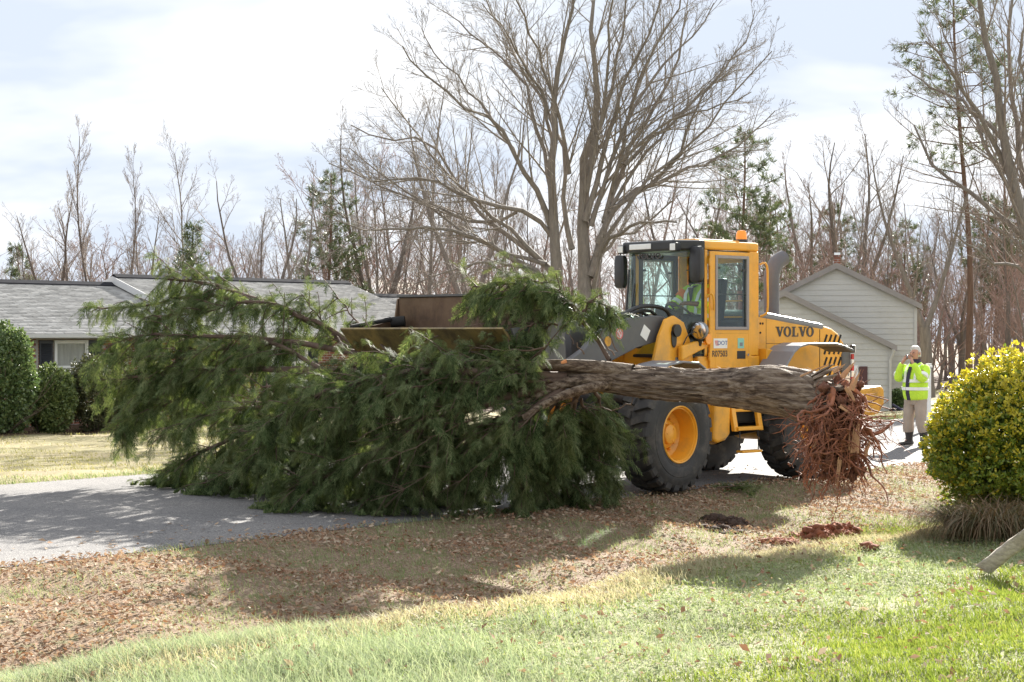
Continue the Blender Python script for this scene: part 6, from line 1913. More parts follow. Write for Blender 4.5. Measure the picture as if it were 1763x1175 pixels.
# (points in the photograph with distance), radius, foliage from, envelope, twigs, droop bias
CROWN = [
    ([(985, 642, 19.8), (800, 640, 20.6), (620, 606, 21.8), (590, 588, 22.0), (480, 528, 22.6), (400, 500, 23.0), (330, 486, 23.3), (285, 482, 23.5)], .075, .78, .42, 46),
    ([(960, 645, 19.9), (640, 614, 21.5), (520, 590, 22.0), (440, 583, 22.4), (300, 576, 23.0), (215, 580, 23.5), (185, 595, 23.7)], .06, .55, .50, 64),
    ([(640, 612, 21.5), (520, 545, 22.2), (430, 520, 22.5), (340, 540, 23.0), (260, 545, 23.4)], .03, .30, .42, 60),
    ([(430, 520, 22.8), (330, 510, 23.3), (240, 528, 23.7), (165, 528, 23.9)], .03, .25, .26, 40),
    ([(640, 640, 21.0), (480, 636, 22.0), (330, 640, 22.9), (230, 650, 23.5), (185, 660, 23.8)], .05, .30, .45, 62),
    ([(330, 600, 23.0), (270, 655, 23.3), (235, 700, 23.5), (212, 735, 23.5)], .025, .15, .34, 44),
    ([(560, 640, 21.4), (470, 590, 22.2), (400, 600, 22.6), (300, 615, 23.0), (230, 615, 23.4)], .03, .15, .45, 64),
    ([(980, 650, 19.7), (800, 640, 19.5), (650, 650, 19.6), (520, 690, 20.0), (460, 745, 20.3)], .06, .22, .55, 105),
    ([(970, 660, 19.7), (820, 700, 19.4), (680, 760, 19.5), (560, 820, 19.8), (490, 848, 20.1)], .055, .30, .50, 90),
    ([(970, 665, 19.6), (900, 725, 19.4), (840, 800, 19.4), (790, 850, 19.5)], .05, .38, .42, 58),
    ([(930, 690, 19.6), (900, 780, 19.6), (895, 850, 19.7)], .03, .30, .26, 34),
    ([(800, 690, 19.5), (720, 800, 19.6), (640, 860, 19.8)], .04, .2, .42, 56),
    ([(660, 690, 20.4), (520, 715, 21.2), (400, 755, 22.0), (310, 800, 22.8), (275, 822, 23.2)], .05, .25, .45, 84),
    ([(560, 700, 21.0), (460, 770, 21.2), (400, 815, 21.5), (350, 832, 21.8)], .035, .15, .42, 60),
    ([(600, 680, 21.2), (450, 700, 22.0), (350, 715, 22.6), (290, 740, 22.9)], .035, .2, .40, 52),
    ([(960, 640, 19.8), (850, 618, 20.0), (700, 620, 20.1), (560, 640, 20.6), (450, 668, 21.0)], .04, .10, .36, 74),
    ([(720, 640, 20.3), (640, 580, 21.4), (600, 530, 21.9), (575, 505, 22.1)], .018, .45, .28, 16),
    ([(620, 620, 21.5), (560, 560, 22.1), (520, 505, 22.4)], .015, .35, .28, 16),
    ([(1052, 618, 19.6), (1015, 570, 19.8), (960, 520, 20.0), (890, 490, 20.2), (815, 492, 20.5)], .028, .35, .34, 54),
    ([(1010, 565, 19.8), (985, 525, 19.8), (950, 495, 19.9), (905, 478, 20.0)], .015, .2, .30, 32),
    ([(1000, 560, 19.8), (1010, 525, 19.6), (1035, 520, 19.6), (1050, 555, 19.6)], .014, .2, .24, 22),
    ([(960, 560, 20.0), (920, 555, 19.9), (890, 575, 19.8), (870, 600, 19.8)], .014, .1, .30, 26),
    ([(1000, 655, 20.0), (985, 720, 20.6), (1000, 790, 20.9), (1040, 812, 21.0)], .04, .35, .40, 58),
    ([(1020, 655, 20.1), (1035, 700, 20.9), (1050, 740, 21.2), (1068, 745, 21.3)], .03, .4, .32, 34),
    ([(970, 665, 20.2), (950, 760, 20.6), (965, 830, 20.8), (985, 848, 20.9)], .035, .3, .36, 44),
    ([(960, 650, 20.0), (760, 690, 20.6), (600, 740, 20.9), (500, 790, 21.2)], .05, .3, .50, 80),
    ([(950, 655, 19.6), (840, 655, 19.35), (720, 665, 19.3), (620, 690, 19.5), (560, 720, 19.7)], .02, .02, .30, 66),
    ([(930, 640, 19.6), (860, 625, 19.5), (780, 625, 19.6), (700, 640, 19.7)], .015, .02, .28, 40),
    ([(950, 690, 19.55), (880, 720, 19.4), (820, 760, 19.35), (780, 800, 19.35)], .02, .05, .36, 44),
    ([(960, 700, 20.0), (940, 780, 20.2), (930, 850, 20.3)], .02, .1, .36, 44),
    ([(1000, 690, 20.6), (1030, 750, 21.0), (1050, 790, 21.1)], .02, .1, .36, 40),
    ([(900, 700, 20.4), (800, 780, 20.6), (720, 840, 20.7)], .03, .1, .50, 64),
    ([(760, 700, 20.4), (640, 790, 20.8), (560, 840, 21.0)], .03, .1, .48, 56),
    ([(700, 690, 21.5), (560, 740, 22.2), (420, 790, 22.6), (330, 815, 23.0)], .03, .1, .50, 76),  # this and the next back limbs added to block light through the crown
    ([(640, 650, 22.0), (500, 680, 22.6), (380, 700, 23.2), (300, 710, 23.5)], .03, .1, .46, 64),
    ([(860, 720, 20.8), (700, 800, 21.2), (560, 850, 21.5), (480, 858, 21.8)], .03, .1, .50, 72),
    ([(450, 600, 23.0), (330, 620, 23.6), (230, 640, 24.0)], .02, .1, .42, 44),
    ([(380, 640, 22.9), (300, 690, 23.2), (240, 720, 23.4), (205, 735, 23.5)], .02, .1, .30, 36),
    ([(990, 688, 19.75), (972, 720, 19.7), (962, 775, 19.8)], .018, .0, .26, 34),
    ([(880, 640, 19.6), (940, 600, 19.6), (900, 605, 19.5), (800, 600, 19.8)], .012, .2, .24, 14),
]
rk = random.Random(55); nk_ = np.random.default_rng(56)
for li, (pp, r0, f0, env, ntw) in enumerate(CROWN):
    pts = resample([at(*p) for p in pp], 16)
    pts = [tuple(Vector(p) + Vector((rk.gauss(0, .012), rk.gauss(0, .02), rk.gauss(0, .012)))) for p in pts]
    rad = [r0 * (1 - .85 * i / 15) + .004 for i in range(16)]
    polys = [(pts, rad)]; tw = []; P, D, Sc = [], [], []
    for k in range(ntw):
        t = f0 + (1.0 - f0) * ((k + rk.random()) / ntw)
        f = t * 15; i = min(int(f), 14); f -= i
        p = Vector(pts[i]).lerp(Vector(pts[i + 1]), f); T = (Vector(pts[i + 1]) - Vector(pts[i])).normalized()
        q = rnd_perp(rk, T)
        d = (T * rk.uniform(.3, 1.0) + q * .8 + Vector((0, 0, rk.uniform(-.35, .15)))).normalized()
        L = env * rk.choice((.4, .6, .8, 1.0, 1.25, 1.6)) * rk.uniform(.85, 1.15) * (1.15 - .45 * t)
        tp, tr_r = branch_path(rk, p, d, L, .008, .004, 5, .25, -.12)
        tw.append((tp, tr_r))
        nf = max(5, int(L * 23))
        for j in range(nf):
            u = .12 + .9 * j / nf; g = min(u, .999) * 5; ii = min(int(g), 4); g -= ii
            c = Vector(tp[ii]).lerp(Vector(tp[ii + 1]), g); tt = (Vector(tp[ii + 1]) - Vector(tp[ii])).normalized()
            dd = (tt * .7 + rnd_perp(rk, tt) * rk.uniform(.3, 1.35) + Vector((0, 0, rk.uniform(-.65, .35)))).normalized()
            P.append(tuple(c)); D.append(tuple(dd)); Sc.append(rk.uniform(.08, .16) if rk.random() < .45 else rk.uniform(.15, .28))
    V, F = tubes_np(polys, 9)
    lo = np_obj('limb', V, F, M['limb_bark'], fallen, smooth=True)
    V, F = tubes_np(tw, 4); o = np_obj('twigs', V, F, M['limb_bark'], lo); o['kind'] = 'stuff'
    V, F = fronds(P, D, Sc, .35, nk_); o = np_obj('foliage', V, F, M['frond'], lo); o['kind'] = 'stuff'
# bare dead limbs and shoots that show against the green
dead = []
for pp in ([(705, 712, 20.6), (600, 706, 20.8), (480, 697, 21.2), (400, 678, 21.6)], [(560, 705, 20.9), (480, 690, 21.3), (405, 695, 21.7)], [(520, 704, 21.0), (470, 725, 21.0), (420, 745, 21.1)],
           [(1060, 606, 19.7), (1052, 570, 19.7), (1050, 545, 19.7)], [(1058, 610, 19.7), (1030, 575, 19.6), (1003, 545, 19.6)], [(1005, 608, 19.7), (985, 585, 19.7), (975, 565, 19.7)],
           [(950, 690, 19.4), (800, 760, 19.3), (720, 830, 19.2), (640, 860, 19.3)], [(900, 690, 19.45), (760, 745, 19.2), (660, 800, 19.15)], [(940, 690, 19.4), (840, 790, 19.2), (760, 850, 19.2)],
           [(870, 690, 19.4), (720, 715, 19.2), (600, 765, 19.3)], [(700, 605, 20.2), (760, 575, 20.4), (850, 555, 20.3), (930, 520, 20.2)], [(590, 590, 22.0), (500, 540, 22.3), (430, 528, 22.5)],
           [(1090, 690, 19.3), (1075, 702, 19.4), (1045, 706, 19.5), (1000, 690, 19.6)]):
    pts = resample([at(*p) for p in pp], 12); dead.append(([tuple(Vector(p) + Vector((rk.gauss(0, .012), rk.gauss(0, .012), rk.gauss(0, .012)))) for p in pts], [.010 * (1 - .75 * i / 11) for i in range(12)]))
V, F = tubes_np(dead, 6)
np_obj('bare_shoots', V, F, mat('pale_brown_dead_twig', (.14, .095, .07), .8, .25, 9), fallen, smooth=True)
dl = []
for k in range(150):
    p, r = rk.choice(dead[:3] + dead[6:12]); i = rk.randrange(2, 11)
    T = (Vector(p[i + 1]) - Vector(p[i])).normalized()
    dl.append(branch_path(rk, Vector(p[i]), T * .8 + rnd_perp(rk, T) * .7, rk.uniform(.12, .45), .005, .002, 3, .3, -.03))
V, F = tubes_np(dl, 3); o = np_obj('dry_twigs', V, F, M['limb_bark'], fallen); o['kind'] = 'stuff'
# forked stems where the trunk divides
for pp, r0 in (([(1090, 640, 19.3), (1020, 632, 19.5), (958, 628, 19.7), (900, 632, 19.8)], .085), ([(1060, 655, 19.4), (1000, 655, 19.5), (950, 668, 19.6), (890, 700, 19.6)], .075), ([(1050, 662, 19.4), (1000, 672, 19.4), (950, 690, 19.4), (900, 720, 19.35)], .06), ([(1070, 640, 19.4), (1010, 640, 19.7), (940, 645, 19.95)], .08)):
    V, F = bark_tube([at(*p) for p in pp], [r0, r0 * .9, r0 * .7, r0 * .55], 40, 20, .006, r0 * 90)
    np_obj('stem', V, F, M['cedar_bark'], fallen, smooth=True)
# torn orange stub on top
sb_ = MB(); shard(sb_, at(975, 622, 19.45), at(966, 625, 19.4), .022, .012, (0, -1, 0)); sb_.build('torn_stub', mat('orange_heartwood', (.55, .22, .08), .7, .2, 9), fallen)
# a few strands over the trunk's far side and a dropped sprig on the road
sp_p = at(1272, 832, 22.9)
sprig = empty('fallen_sprig', (sp_p.x, sp_p.y, gz1(sp_p.x, sp_p.y)), 'small dropped green cedar sprig lying on the road between the loader wheels', 'sprig')
P, D, Sc = [], [], []
for k in range(34):
    a = rk.uniform(0, 2 * PI)
    P.append((sp_p.x + rk.gauss(0, .14), sp_p.y + rk.gauss(0, .10), gz1(sp_p.x, sp_p.y) + rk.uniform(.02, .13))); d = Vector((math.cos(a), math.sin(a), rk.uniform(-.1, .5))).normalized(); D.append(tuple(d)); Sc.append(rk.uniform(.10, .2))
V, F = fronds(P, D, Sc, .2, nk_); np_obj('foliage', V, F, M['frond'], sprig)
V, F = tubes_np([([tuple(sp_p + Vector((-.3, -.05, -sp_p.z + .04))), tuple(sp_p + Vector((0, 0, -sp_p.z + .06))), tuple(sp_p + Vector((.3, .08, -sp_p.z + .03)))], [.01, .008, .005])], 5); np_obj('stem', V, F, M['limb_bark'], sprig)

# ------------------------------------------------------------------ leafy shrubs
def leaf_blob(center, radii, n_tips, per, leaf, rng, up=.5, shell=.35, lumpy=.18, seed=0.0, zfloor=None):
    """leaf rosettes through the outer part of an uneven body; returns V,F and tip heights"""
    N = n_tips
    d = rng.normal(size=(N, 3)); d /= np.linalg.norm(d, axis=1, keepdims=True)
    k = np.array([1 + lumpy * mnoise.fractal(Vector(x * 2.2) + Vector((seed, seed, seed)), 1.0, 2.0, 3) for x in d])
    rr = 1 - shell * rng.random(N) ** 1.6
    P = np.asarray(center) + d * np.asarray(radii) * (k * rr)[:, None]
    ax = d * np.array([1, 1, .8]) + np.array([0, 0, up]) + rng.normal(size=(N, 3)) * .3
    ax /= np.linalg.norm(ax, axis=1, keepdims=True)
    v = rng.normal(size=(N, per, 3)); v -= (v * ax[:, None, :]).sum(2, keepdims=True) * ax[:, None, :] * .4
    v = v / np.linalg.norm(v, axis=2, keepdims=True) * .8 + ax[:, None, :] * .75
    v /= np.linalg.norm(v, axis=2, keepdims=True)
    L = leaf * rng.uniform(.7, 1.25, (N, per, 1))
    w = np.cross(v, rng.normal(size=(N, per, 3)) * .4 + ax[:, None, :]); w /= np.linalg.norm(w, axis=2, keepdims=True) + 1e-9
    b = P[:, None, :] + v * L * .05 + rng.normal(size=(N, per, 3)) * leaf * .22
    nrm = np.cross(v, w)
    mid = b + v * L * .5
    V = np.stack([b, mid + w * L * .26 + nrm * L * .06, b + v * L, mid - w * L * .26 + nrm * L * .06], 2).reshape(-1, 3)
    F = np.arange(len(V)).reshape(-1, 4)
    return V, F, P, rr
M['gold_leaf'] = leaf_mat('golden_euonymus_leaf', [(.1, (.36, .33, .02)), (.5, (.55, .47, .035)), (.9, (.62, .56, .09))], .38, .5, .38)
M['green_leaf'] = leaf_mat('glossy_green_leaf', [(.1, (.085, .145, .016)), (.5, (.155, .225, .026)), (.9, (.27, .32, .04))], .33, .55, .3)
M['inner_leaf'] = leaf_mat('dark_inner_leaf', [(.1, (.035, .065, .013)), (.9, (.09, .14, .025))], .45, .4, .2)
M['stem'] = mat('shrub_stem', (.09, .07, .05), .85, .2, 8)
gb_c = np.array([5.61, 18.75, .88]); nb_ = np.random.default_rng(91)
gb_z = gz1(5.6, 18.75)
gbush = empty('golden_bush', (gb_c[0], gb_c[1], gb_z), 'rounded yellow-green evergreen bush at the right edge in front of the standing person', 'bush')
def split_leaves(V, F, P, per, prob, rng, parent, mats, name):
    N = len(P); leaf_id = np.arange(len(F)); tip = leaf_id // per
    isg = rng.random(N) < prob
    m = isg[tip].astype(int)
    flip = rng.random(len(F)) < .06
    m = np.where(flip, 1 - m, m)
    o = np_obj(name, V, F, mats, parent, mi=m); o['kind'] = 'stuff'
    return o
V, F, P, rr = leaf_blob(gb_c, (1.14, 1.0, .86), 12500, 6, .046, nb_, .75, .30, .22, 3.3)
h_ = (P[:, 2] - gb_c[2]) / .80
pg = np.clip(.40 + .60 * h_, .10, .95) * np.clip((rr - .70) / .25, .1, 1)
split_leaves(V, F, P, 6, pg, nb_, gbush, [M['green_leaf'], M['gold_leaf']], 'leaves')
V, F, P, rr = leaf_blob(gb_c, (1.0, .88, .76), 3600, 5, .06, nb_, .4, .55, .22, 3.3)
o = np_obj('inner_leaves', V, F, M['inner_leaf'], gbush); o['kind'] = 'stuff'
# sprouting tips standing proud of the top
V, F, P, rr = leaf_blob(gb_c + np.array([.0, 0, .1]), (1.02, .95, .90), 420, 9, .048, nb_, 1.4, .06, .3, 8.1)
msk = np.repeat(P[:, 2] > gb_c[2] + .2, 9)
o = np_obj('shoots', V, F[msk], M['gold_leaf'], gbush); o['kind'] = 'stuff'
st_ = []
for k in range(60):
    a = rk.uniform(0, 2 * PI); st_.append(branch_path(rk, Vector((gb_c[0] + .15 * math.cos(a), gb_c[1] + .15 * math.sin(a), gb_z - .05)), Vector((math.cos(a) * .8, math.sin(a) * .8, 1)), rk.uniform(.7, 1.3), .018, .005, 6, .3, .05))
V, F = tubes_np(st_, 5); np_obj('stems', V, F, M['stem'], gbush)

# foundation shrubs by the brick house
M['holly'] = leaf_mat('glossy_dark_holly_leaf', [(.1, (.055, .10, .035)), (.5, (.12, .18, .065)), (.9, (.23, .29, .12))], .3, .6, .3)
M['boxwood'] = leaf_mat('fine_olive_leaf', [(.1, (.06, .10, .033)), (.5, (.13, .18, .06)), (.9, (.25, .29, .11))], .4, .45, .3)
M['twiggy'] = leaf_mat('thin_twiggy_leaf', [(.1, (.035, .05, .02)), (.5, (.09, .10, .045)), (.9, (.17, .16, .08))], .45, .4, .3)
def shrub(name, px, ytop, ybot, wpx, Y, ntip, leaf, m, label, seed, per=5, deep=1.0, lumpy=.2):
    c = at(px, (ytop + ybot) / 2, Y); hw = wpx / 2 * Y / 3000; hh = (ybot - ytop) / 2 * Y / 3000
    rg = np.random.default_rng(seed)
    zb = gz1(c.x, c.y)
    o = empty(name, (c.x, c.y, zb), label, 'shrub')
    cz = (c.z + hh + zb) / 2; hz = (c.z + hh - zb) / 2 * 1.02
    V, F, P, rr = leaf_blob((c.x, c.y, cz), (hw, hw * deep, hz), ntip, per, leaf, rg, .4, .4, lumpy, seed * 1.3)
    V[:, 2] = np.maximum(V[:, 2], zb + .01)
    q = np_obj('leaves', V, F, m, o); q['kind'] = 'stuff'
    s_ = [branch_path(rk, Vector((c.x + rk.gauss(0, .1), c.y + rk.gauss(0, .1), zb - .05)), Vector((rk.gauss(0, .5), rk.gauss(0, .5), 1)), hz * 1.7 * rk.uniform(.7, 1), .02, .006, 5, .3, .04) for k in range(22)]
    V, F = tubes_np(s_, 4); np_obj('stems', V, F, M['stem'], o)
    return o
shrub('holly_shrub', 12, 562, 738, 98, 42.5, 3800, .095, M['holly'], 'tall glossy holly shrub at the left edge before the brick house', 3, 5)
shrub('rounded_shrub', 82, 632, 738, 92, 43.5, 3200, .085, M['boxwood'], 'low rounded shrub beneath the left shutter of the house window', 4, 5)
shrub('twiggy_shrub', 160, 612, 738, 86, 44.6, 3600, .075, M['twiggy'], 'loose twiggy shrub under the right half of the house window', 5, 4, lumpy=.5)
shrub('dark_shrub', 232, 660, 740, 90, 45.6, 1500, .09, M['holly'], 'dark low shrub behind the hanging tip of the fallen tree', 6, 5)
shrub('dark_shrub', 345, 655, 745, 110, 47.5, 1500, .10, M['boxwood'], 'broad foundation shrub hidden behind the middle of the fallen tree', 16, 5)
shrub('corner_shrub', 1551, 672, 712, 40, 52.2, 900, .085, M['holly'], 'small dark green shrub at the corner of the cream house', 7, 5)
# handle and wheels of something dark lying by the corner shrub
hd_ = empty('garden_cart', at(1550, 706, 49.5), 'dark cart with a sloping handle lying by the cream house corner', 'cart')
q = MB(); q.tube([at(1537, 697, 49.5), at(1556, 708, 49.3)], .035, 8); q.build('handle', M['scarf'], hd_, smooth=True)
q = MB(); q.box(tuple(at(1545, 707, 49.6)), (.42, .25, .12)); q.build('tray', M['gap'], hd_, bevel=.03)
for k in (-.14, .14):
    q = MB(); cc = at(1540, 709, 49.5) + Vector((0, k, -.02)); q.tube([cc - Vector((0, .02, 0)), cc + Vector((0, .02, 0))], .075, 14); q.build('wheel', M['rubber'], hd_, smooth=True)
# white post with a cap behind the person
wp_ = empty('white_post', (at(1599, 700, 36).x, 36, gz1(at(1599, 700, 36).x, 36)), 'white fluted post with cap standing behind the person by the bush', 'post')
px_, pyy = wp_.location.x, 36; zt = at(1599, 634, 36).z
q = MB(); q.box((px_, pyy, (zt + wp_.location.z) / 2), (.085, .085, zt - wp_.location.z)); q.build('shaft', M['white'], wp_, bevel=.01)
q = MB(); q.box((px_, pyy, zt + .03), (.13, .13, .04)); q.box((px_, pyy, zt + .075), (.10, .10, .035)); q.build('cap', M['white'], wp_, bevel=.008)

# arching ornamental grass under the bush
M['clump'] = leaf_mat('weeping_brown_green_grass', [(.1, (.05, .055, .022)), (.4, (.12, .11, .05)), (.7, (.24, .15, .09)), (.95, (.34, .26, .17))], .5, .4, .35)
def clump(center, n, rx, ry, H_, seed):
    rg = random.Random(seed); V, F = [], []
    zb = gz1(center[0], center[1])
    for k in range(n):
        a = rg.uniform(0, 2 * PI); r = math.sqrt(rg.random()) * .75
        p = Vector((center[0] + r * rx * math.cos(a), center[1] + r * ry * math.sin(a), 0)); p.z = gz1(p.x, p.y) - .01
        o_ = Vector((math.cos(a) * rx, math.sin(a) * ry, 0)).normalized()
        a2 = rg.gauss(0, .6); o_ = Vector((o_.x * math.cos(a2) - o_.y * math.sin(a2), o_.x * math.sin(a2) + o_.y * math.cos(a2), 0))
        L = rg.uniform(.6, 1.15); w = rg.uniform(.004, .008); side_ = Vector((-o_.y, o_.x, 0))
        el = rg.uniform(.95, 1.5); q = p; k0 = len(V); n_ = 7; hf = rg.uniform(.9, 1.35)
        for i in range(n_):
            t = i / (n_ - 1)
            V += [tuple(q + side_ * w * (1 - t * .85)), tuple(q - side_ * w * (1 - t * .85))]
            e = el - t * (el + .9) * hf
            q = q + (o_ * math.cos(e) + Vector((0, 0, math.sin(e)))) * (L / n_)
            q.z = max(q.z, gz1(q.x, q.y) + .015)
        for i in range(n_ - 1): F.append((k0 + 2 * i, k0 + 2 * i + 1, k0 + 2 * i + 3, k0 + 2 * i + 2))
    return np.array(V), np.array(F)
cg = (4.78, 17.25)
tuft = empty('ornamental_grass', (cg[0], cg[1], gz1(*cg)), 'weeping brown and green ornamental grass clump beneath the golden bush', 'grass clump')
V, F = clump(cg, 1500, .62, .50, .4, 5); o = np_obj('blades', V, F, M['clump'], tuft); o['kind'] = 'stuff'
V, F = clump((cg[0] + .75, cg[1] + .35), 900, .6, .45, .4, 6); o = np_obj('blades', V, F, M['clump'], tuft); o['kind'] = 'stuff'

# weathered board leaning at the lower right
M['grey_wood'] = mat('weathered_grey_wood', (.34, .30, .25), .85, .3, 3, .7, 9, .01, stretch=(1.2, 14, 14), dirt=(.13, .10, .07), dirt_amt=.6)
bd = MB(); b0, b1 = at(1694, 1003, 14.5), at(1800, 900, 14.2); b0.z = gz1(b0.x, b0.y) + .04
dv = (b1 - b0).normalized(); sv = dv.cross(Vector((0, -1, .25))).normalized(); nv_ = sv.cross(dv)
rings = []
for i in range(15):
    t = i / 14; c = b0 + dv * ((b1 - b0).length * t)
    k = 1 + .04 * math.sin(i * 2.1)
    e = 0.03 * (1 if i == 0 else 0)
    rings.append([c + (sv * math.copysign(abs(math.cos(q)) ** .45, math.cos(q)) * .062 + nv_ * math.copysign(abs(math.sin(q)) ** .45, math.sin(q)) * .036) * k * (1 + .07 * math.sin(q * 3 + i * .7)) + dv * e * math.cos(q) for q in np.linspace(0, 2 * PI, 14, endpoint=False)])
bd.loft(rings); bo_ = bd.build('fence_rail', M['grey_wood'], None, smooth=True, angle=50)
tag(bo_, 'weathered grey wooden rail slanting out of the grass at the lower right', 'rail')

# dug-up clay and holes in the verge
M['clay'] = mat('fresh_red_clay', (.24, .085, .045), .95, .4, 9, .9, 30, .03)
M['dark_soil'] = mat('dark_damp_soil', (.06, .035, .025), .95, .35, 9, .9, 30, .03)
def dirt_pile(name, spots, m, label, seed):
    """crumbs and clods heaped on the ground: (picture x, picture y, half width m, height m, crumbs)"""
    rg = random.Random(seed); VV, FF, b = [], [], 0
    for (px, py, hw, hh, n) in spots:
        Y = EYE * 3000 / (py - 572)
        for _ in range(3): Y = (EYE - gz1((px - 881.5) / 3000 * Y, Y)) * 3000 / (py - 572)
        cx, cy = (px - 881.5) / 3000 * Y, Y
        for k in range(n):
            x, y = cx + rg.gauss(0, hw * .55), cy + rg.gauss(0, hw * .5)
            r2 = ((x - cx) ** 2 + (y - cy) ** 2) / (hw * hw)
            s_ = rg.uniform(.012, .030) if rg.random() < .85 else rg.uniform(.03, .06)
            z = gz1(x, y) + hh * math.exp(-1.8 * r2) * rg.uniform(.35, 1.0)
            v_, f_ = lump((x, y, z), s_, rg.uniform(0, 50), 1 if s_ < .03 else 2, .7, (1.2, 1.1, .8), 2.4)
            VV.append(v_); FF.append(f_ + b); b += len(v_)
        v_, f_ = lump((cx, cy, gz1(cx, cy)), hw * .8, rg.uniform(0, 50), 4, .5, (1, .9, hh / hw * .9), 4.0)
        VV.append(v_); FF.append(f_ + b); b += len(v_)
    o = np_obj(name, np.concatenate(VV), np.concatenate(FF), m, smooth=True); tag(o, label, 'dirt pile', kind='stuff')
    return o
dirt_pile('clay_pile', [(1352, 938, .15, .06, 160), (1405, 930, .20, .13, 320), (1440, 924, .16, .16, 240), (1462, 921, .12, .09, 120), (1425, 940, .35, .02, 90)], M['clay'], 'crumbled red clay pile in the verge below the hanging roots', 2)
dirt_pile('soil_scrape', [(1232, 904, .14, .05, 130), (1260, 908, .15, .07, 150), (1245, 914, .28, .015, 60)], M['dark_soil'], 'dark scraped soil patch in the leaf litter left of the red clay', 3)
dirt_pile('soil_clod', [(1494, 946, .05, .04, 26)], M['clay'], 'small loose clay clod on the grass right of the clay pile', 4)

# ------------------------------------------------------------------ fallen leaves and grass
def scatter(n, dlo, dhi, ylo, yhi, margin=.36, rng=RNG, sbias=None):
    """points on the ground in the part of the place the lens can see, with room to spare"""
    out = []
    got = 0
    while got < n:
        Y = rng.uniform(ylo, yhi, n * 2) ; X = rng.uniform(-margin, margin, n * 2) * yhi
        s, d = sd(X, Y)
        ok = (d > dlo) & (d < dhi) & (np.abs(X) < margin * Y + .6)
        P = np.stack([X[ok], Y[ok]], 1); out.append(P); got += len(P)
    return np.concatenate(out)[:n]
def patch(X, Y, scale, seed):
    return np.array([mnoise.noise(Vector((x * scale + seed, y * scale - seed, seed * .37))) for x, y in zip(X, Y)])
def leaves_np(P, size, rng, lift=.02, tilt=.55):
    N = len(P); z = gz(P[:, 0], P[:, 1]) + rng.random(N) * lift + .006
    c = np.stack([P[:, 0], P[:, 1], z], 1)
    a = rng.uniform(0, 2 * PI, N)
    nrm = np.stack([rng.normal(0, tilt, N), rng.normal(0, tilt, N), np.ones(N)], 1); nrm /= np.linalg.norm(nrm, axis=1, keepdims=True)
    u = np.stack([np.cos(a), np.sin(a), np.zeros(N)], 1); u -= (u * nrm).sum(1, keepdims=True) * nrm; u /= np.linalg.norm(u, axis=1, keepdims=True)
    w = np.cross(nrm, u)
    L = (size * (.45 + 1.1 * rng.random(N) ** 1.6))[:, None]; W = L * rng.uniform(.32, .6, (N, 1)); cv = L * rng.uniform(.0, .35, (N, 1))
    tip = c + u * L * .5 + nrm * cv * .6; tail = c - u * L * .5 + nrm * cv * .2
    l = c + w * W * .5 + nrm * cv * rng.uniform(.2, 1.2, (N, 1)); r = c - w * W * .5 + nrm * cv * rng.uniform(.2, 1.2, (N, 1))
    V = np.stack([tail, l, tip, r], 1).reshape(-1, 3)
    b = np.arange(N)[:, None] * 4
    F = np.concatenate([b + np.array([[0, 2, 1]]), b + np.array([[0, 3, 2]])], 0)
    V[:, 2] = np.maximum(V[:, 2], gz(V[:, 0], V[:, 1]) + .003)
    return V, F
M['leaf_brown'] = leaf_mat('dry_brown_leaf', [(.05, (.16, .080, .050)), (.35, (.30, .175, .11)), (.6, (.41, .30, .21)), (.9, (.50, .43, .34))], .8, .1, .25, 3.0, (1, .9, .75))
P = scatter(84000, -.15, 4.7, 10.5, 29)
keep = RNG.random(len(P)) < np.clip(.66 + 1.3 * patch(P[:, 0], P[:, 1], .9, 5.5), .10, 1)
cl_ok = np.ones(len(P), bool)
for (px, py, rr_x) in ((1400, 930, .42), (1450, 925, .3), (1340, 935, .3), (1245, 906, .24)):
    c_ = at(px, py, EYE * 3000 / (py - 572)); cl_ok &= np.hypot(P[:, 0] - c_.x, P[:, 1] - c_.y) > rr_x
keep &= cl_ok
V, F = leaves_np(P[keep], .046, RNG, .035, .7)
o = np_obj('leaf_litter', V, F, M['leaf_brown']); tag(o, 'dry brown leaf litter filling the ditch between road and lawn', 'leaves', kind='stuff')
P = scatter(2600, 4.6, 13.5, 7.5, 22); V, F = leaves_np(P, .06, RNG, .05, .8)
o = np_obj('scattered_leaves', V, F, M['leaf_brown']); tag(o, 'few scattered brown leaves lying in the lawn grass', 'leaves', kind='stuff')
P = scatter(420, -1.6, -.1, 13, 27); V, F = leaves_np(P, .06, RNG, .01, .2)
o = np_obj('leaves_on_road', V, F, M['leaf_brown']); tag(o, 'loose brown leaves along the near edge of the road', 'leaves', kind='stuff')

def blades(P, h, w, rng, lean=.35, bend=.6, wind=(-.25, -.1)):
    N = len(P); z = gz(P[:, 0], P[:, 1]) - .004
    b = np.stack([P[:, 0], P[:, 1], z], 1)
    a = rng.uniform(0, 2 * PI, N); o = np.stack([np.cos(a), np.sin(a), np.zeros(N)], 1)
    ld = np.stack([rng.normal(0, lean, N) + wind[0], rng.normal(0, lean, N) + wind[1], np.ones(N)], 1); ld /= np.linalg.norm(ld, axis=1, keepdims=True)
    h = np.asarray(h)[:, None]; w = np.broadcast_to(w, (N,))[:, None]
    m = b + ld * h * .55
    l2 = ld + np.stack([rng.normal(0, bend, N) + wind[0], rng.normal(0, bend, N) + wind[1], -.25 * np.ones(N)], 1)
    l2 /= np.linalg.norm(l2, axis=1, keepdims=True)
    t = m + l2 * h * .5
    V = np.stack([b - o * w, b + o * w, m - o * w * .75, m + o * w * .75, t], 1).reshape(-1, 3)
    k = np.arange(N)[:, None] * 5
    F = np.concatenate([k + np.array([[0, 1, 3]]), k + np.array([[0, 3, 2]]), k + np.array([[2, 3, 4]])], 0)
    return V, F
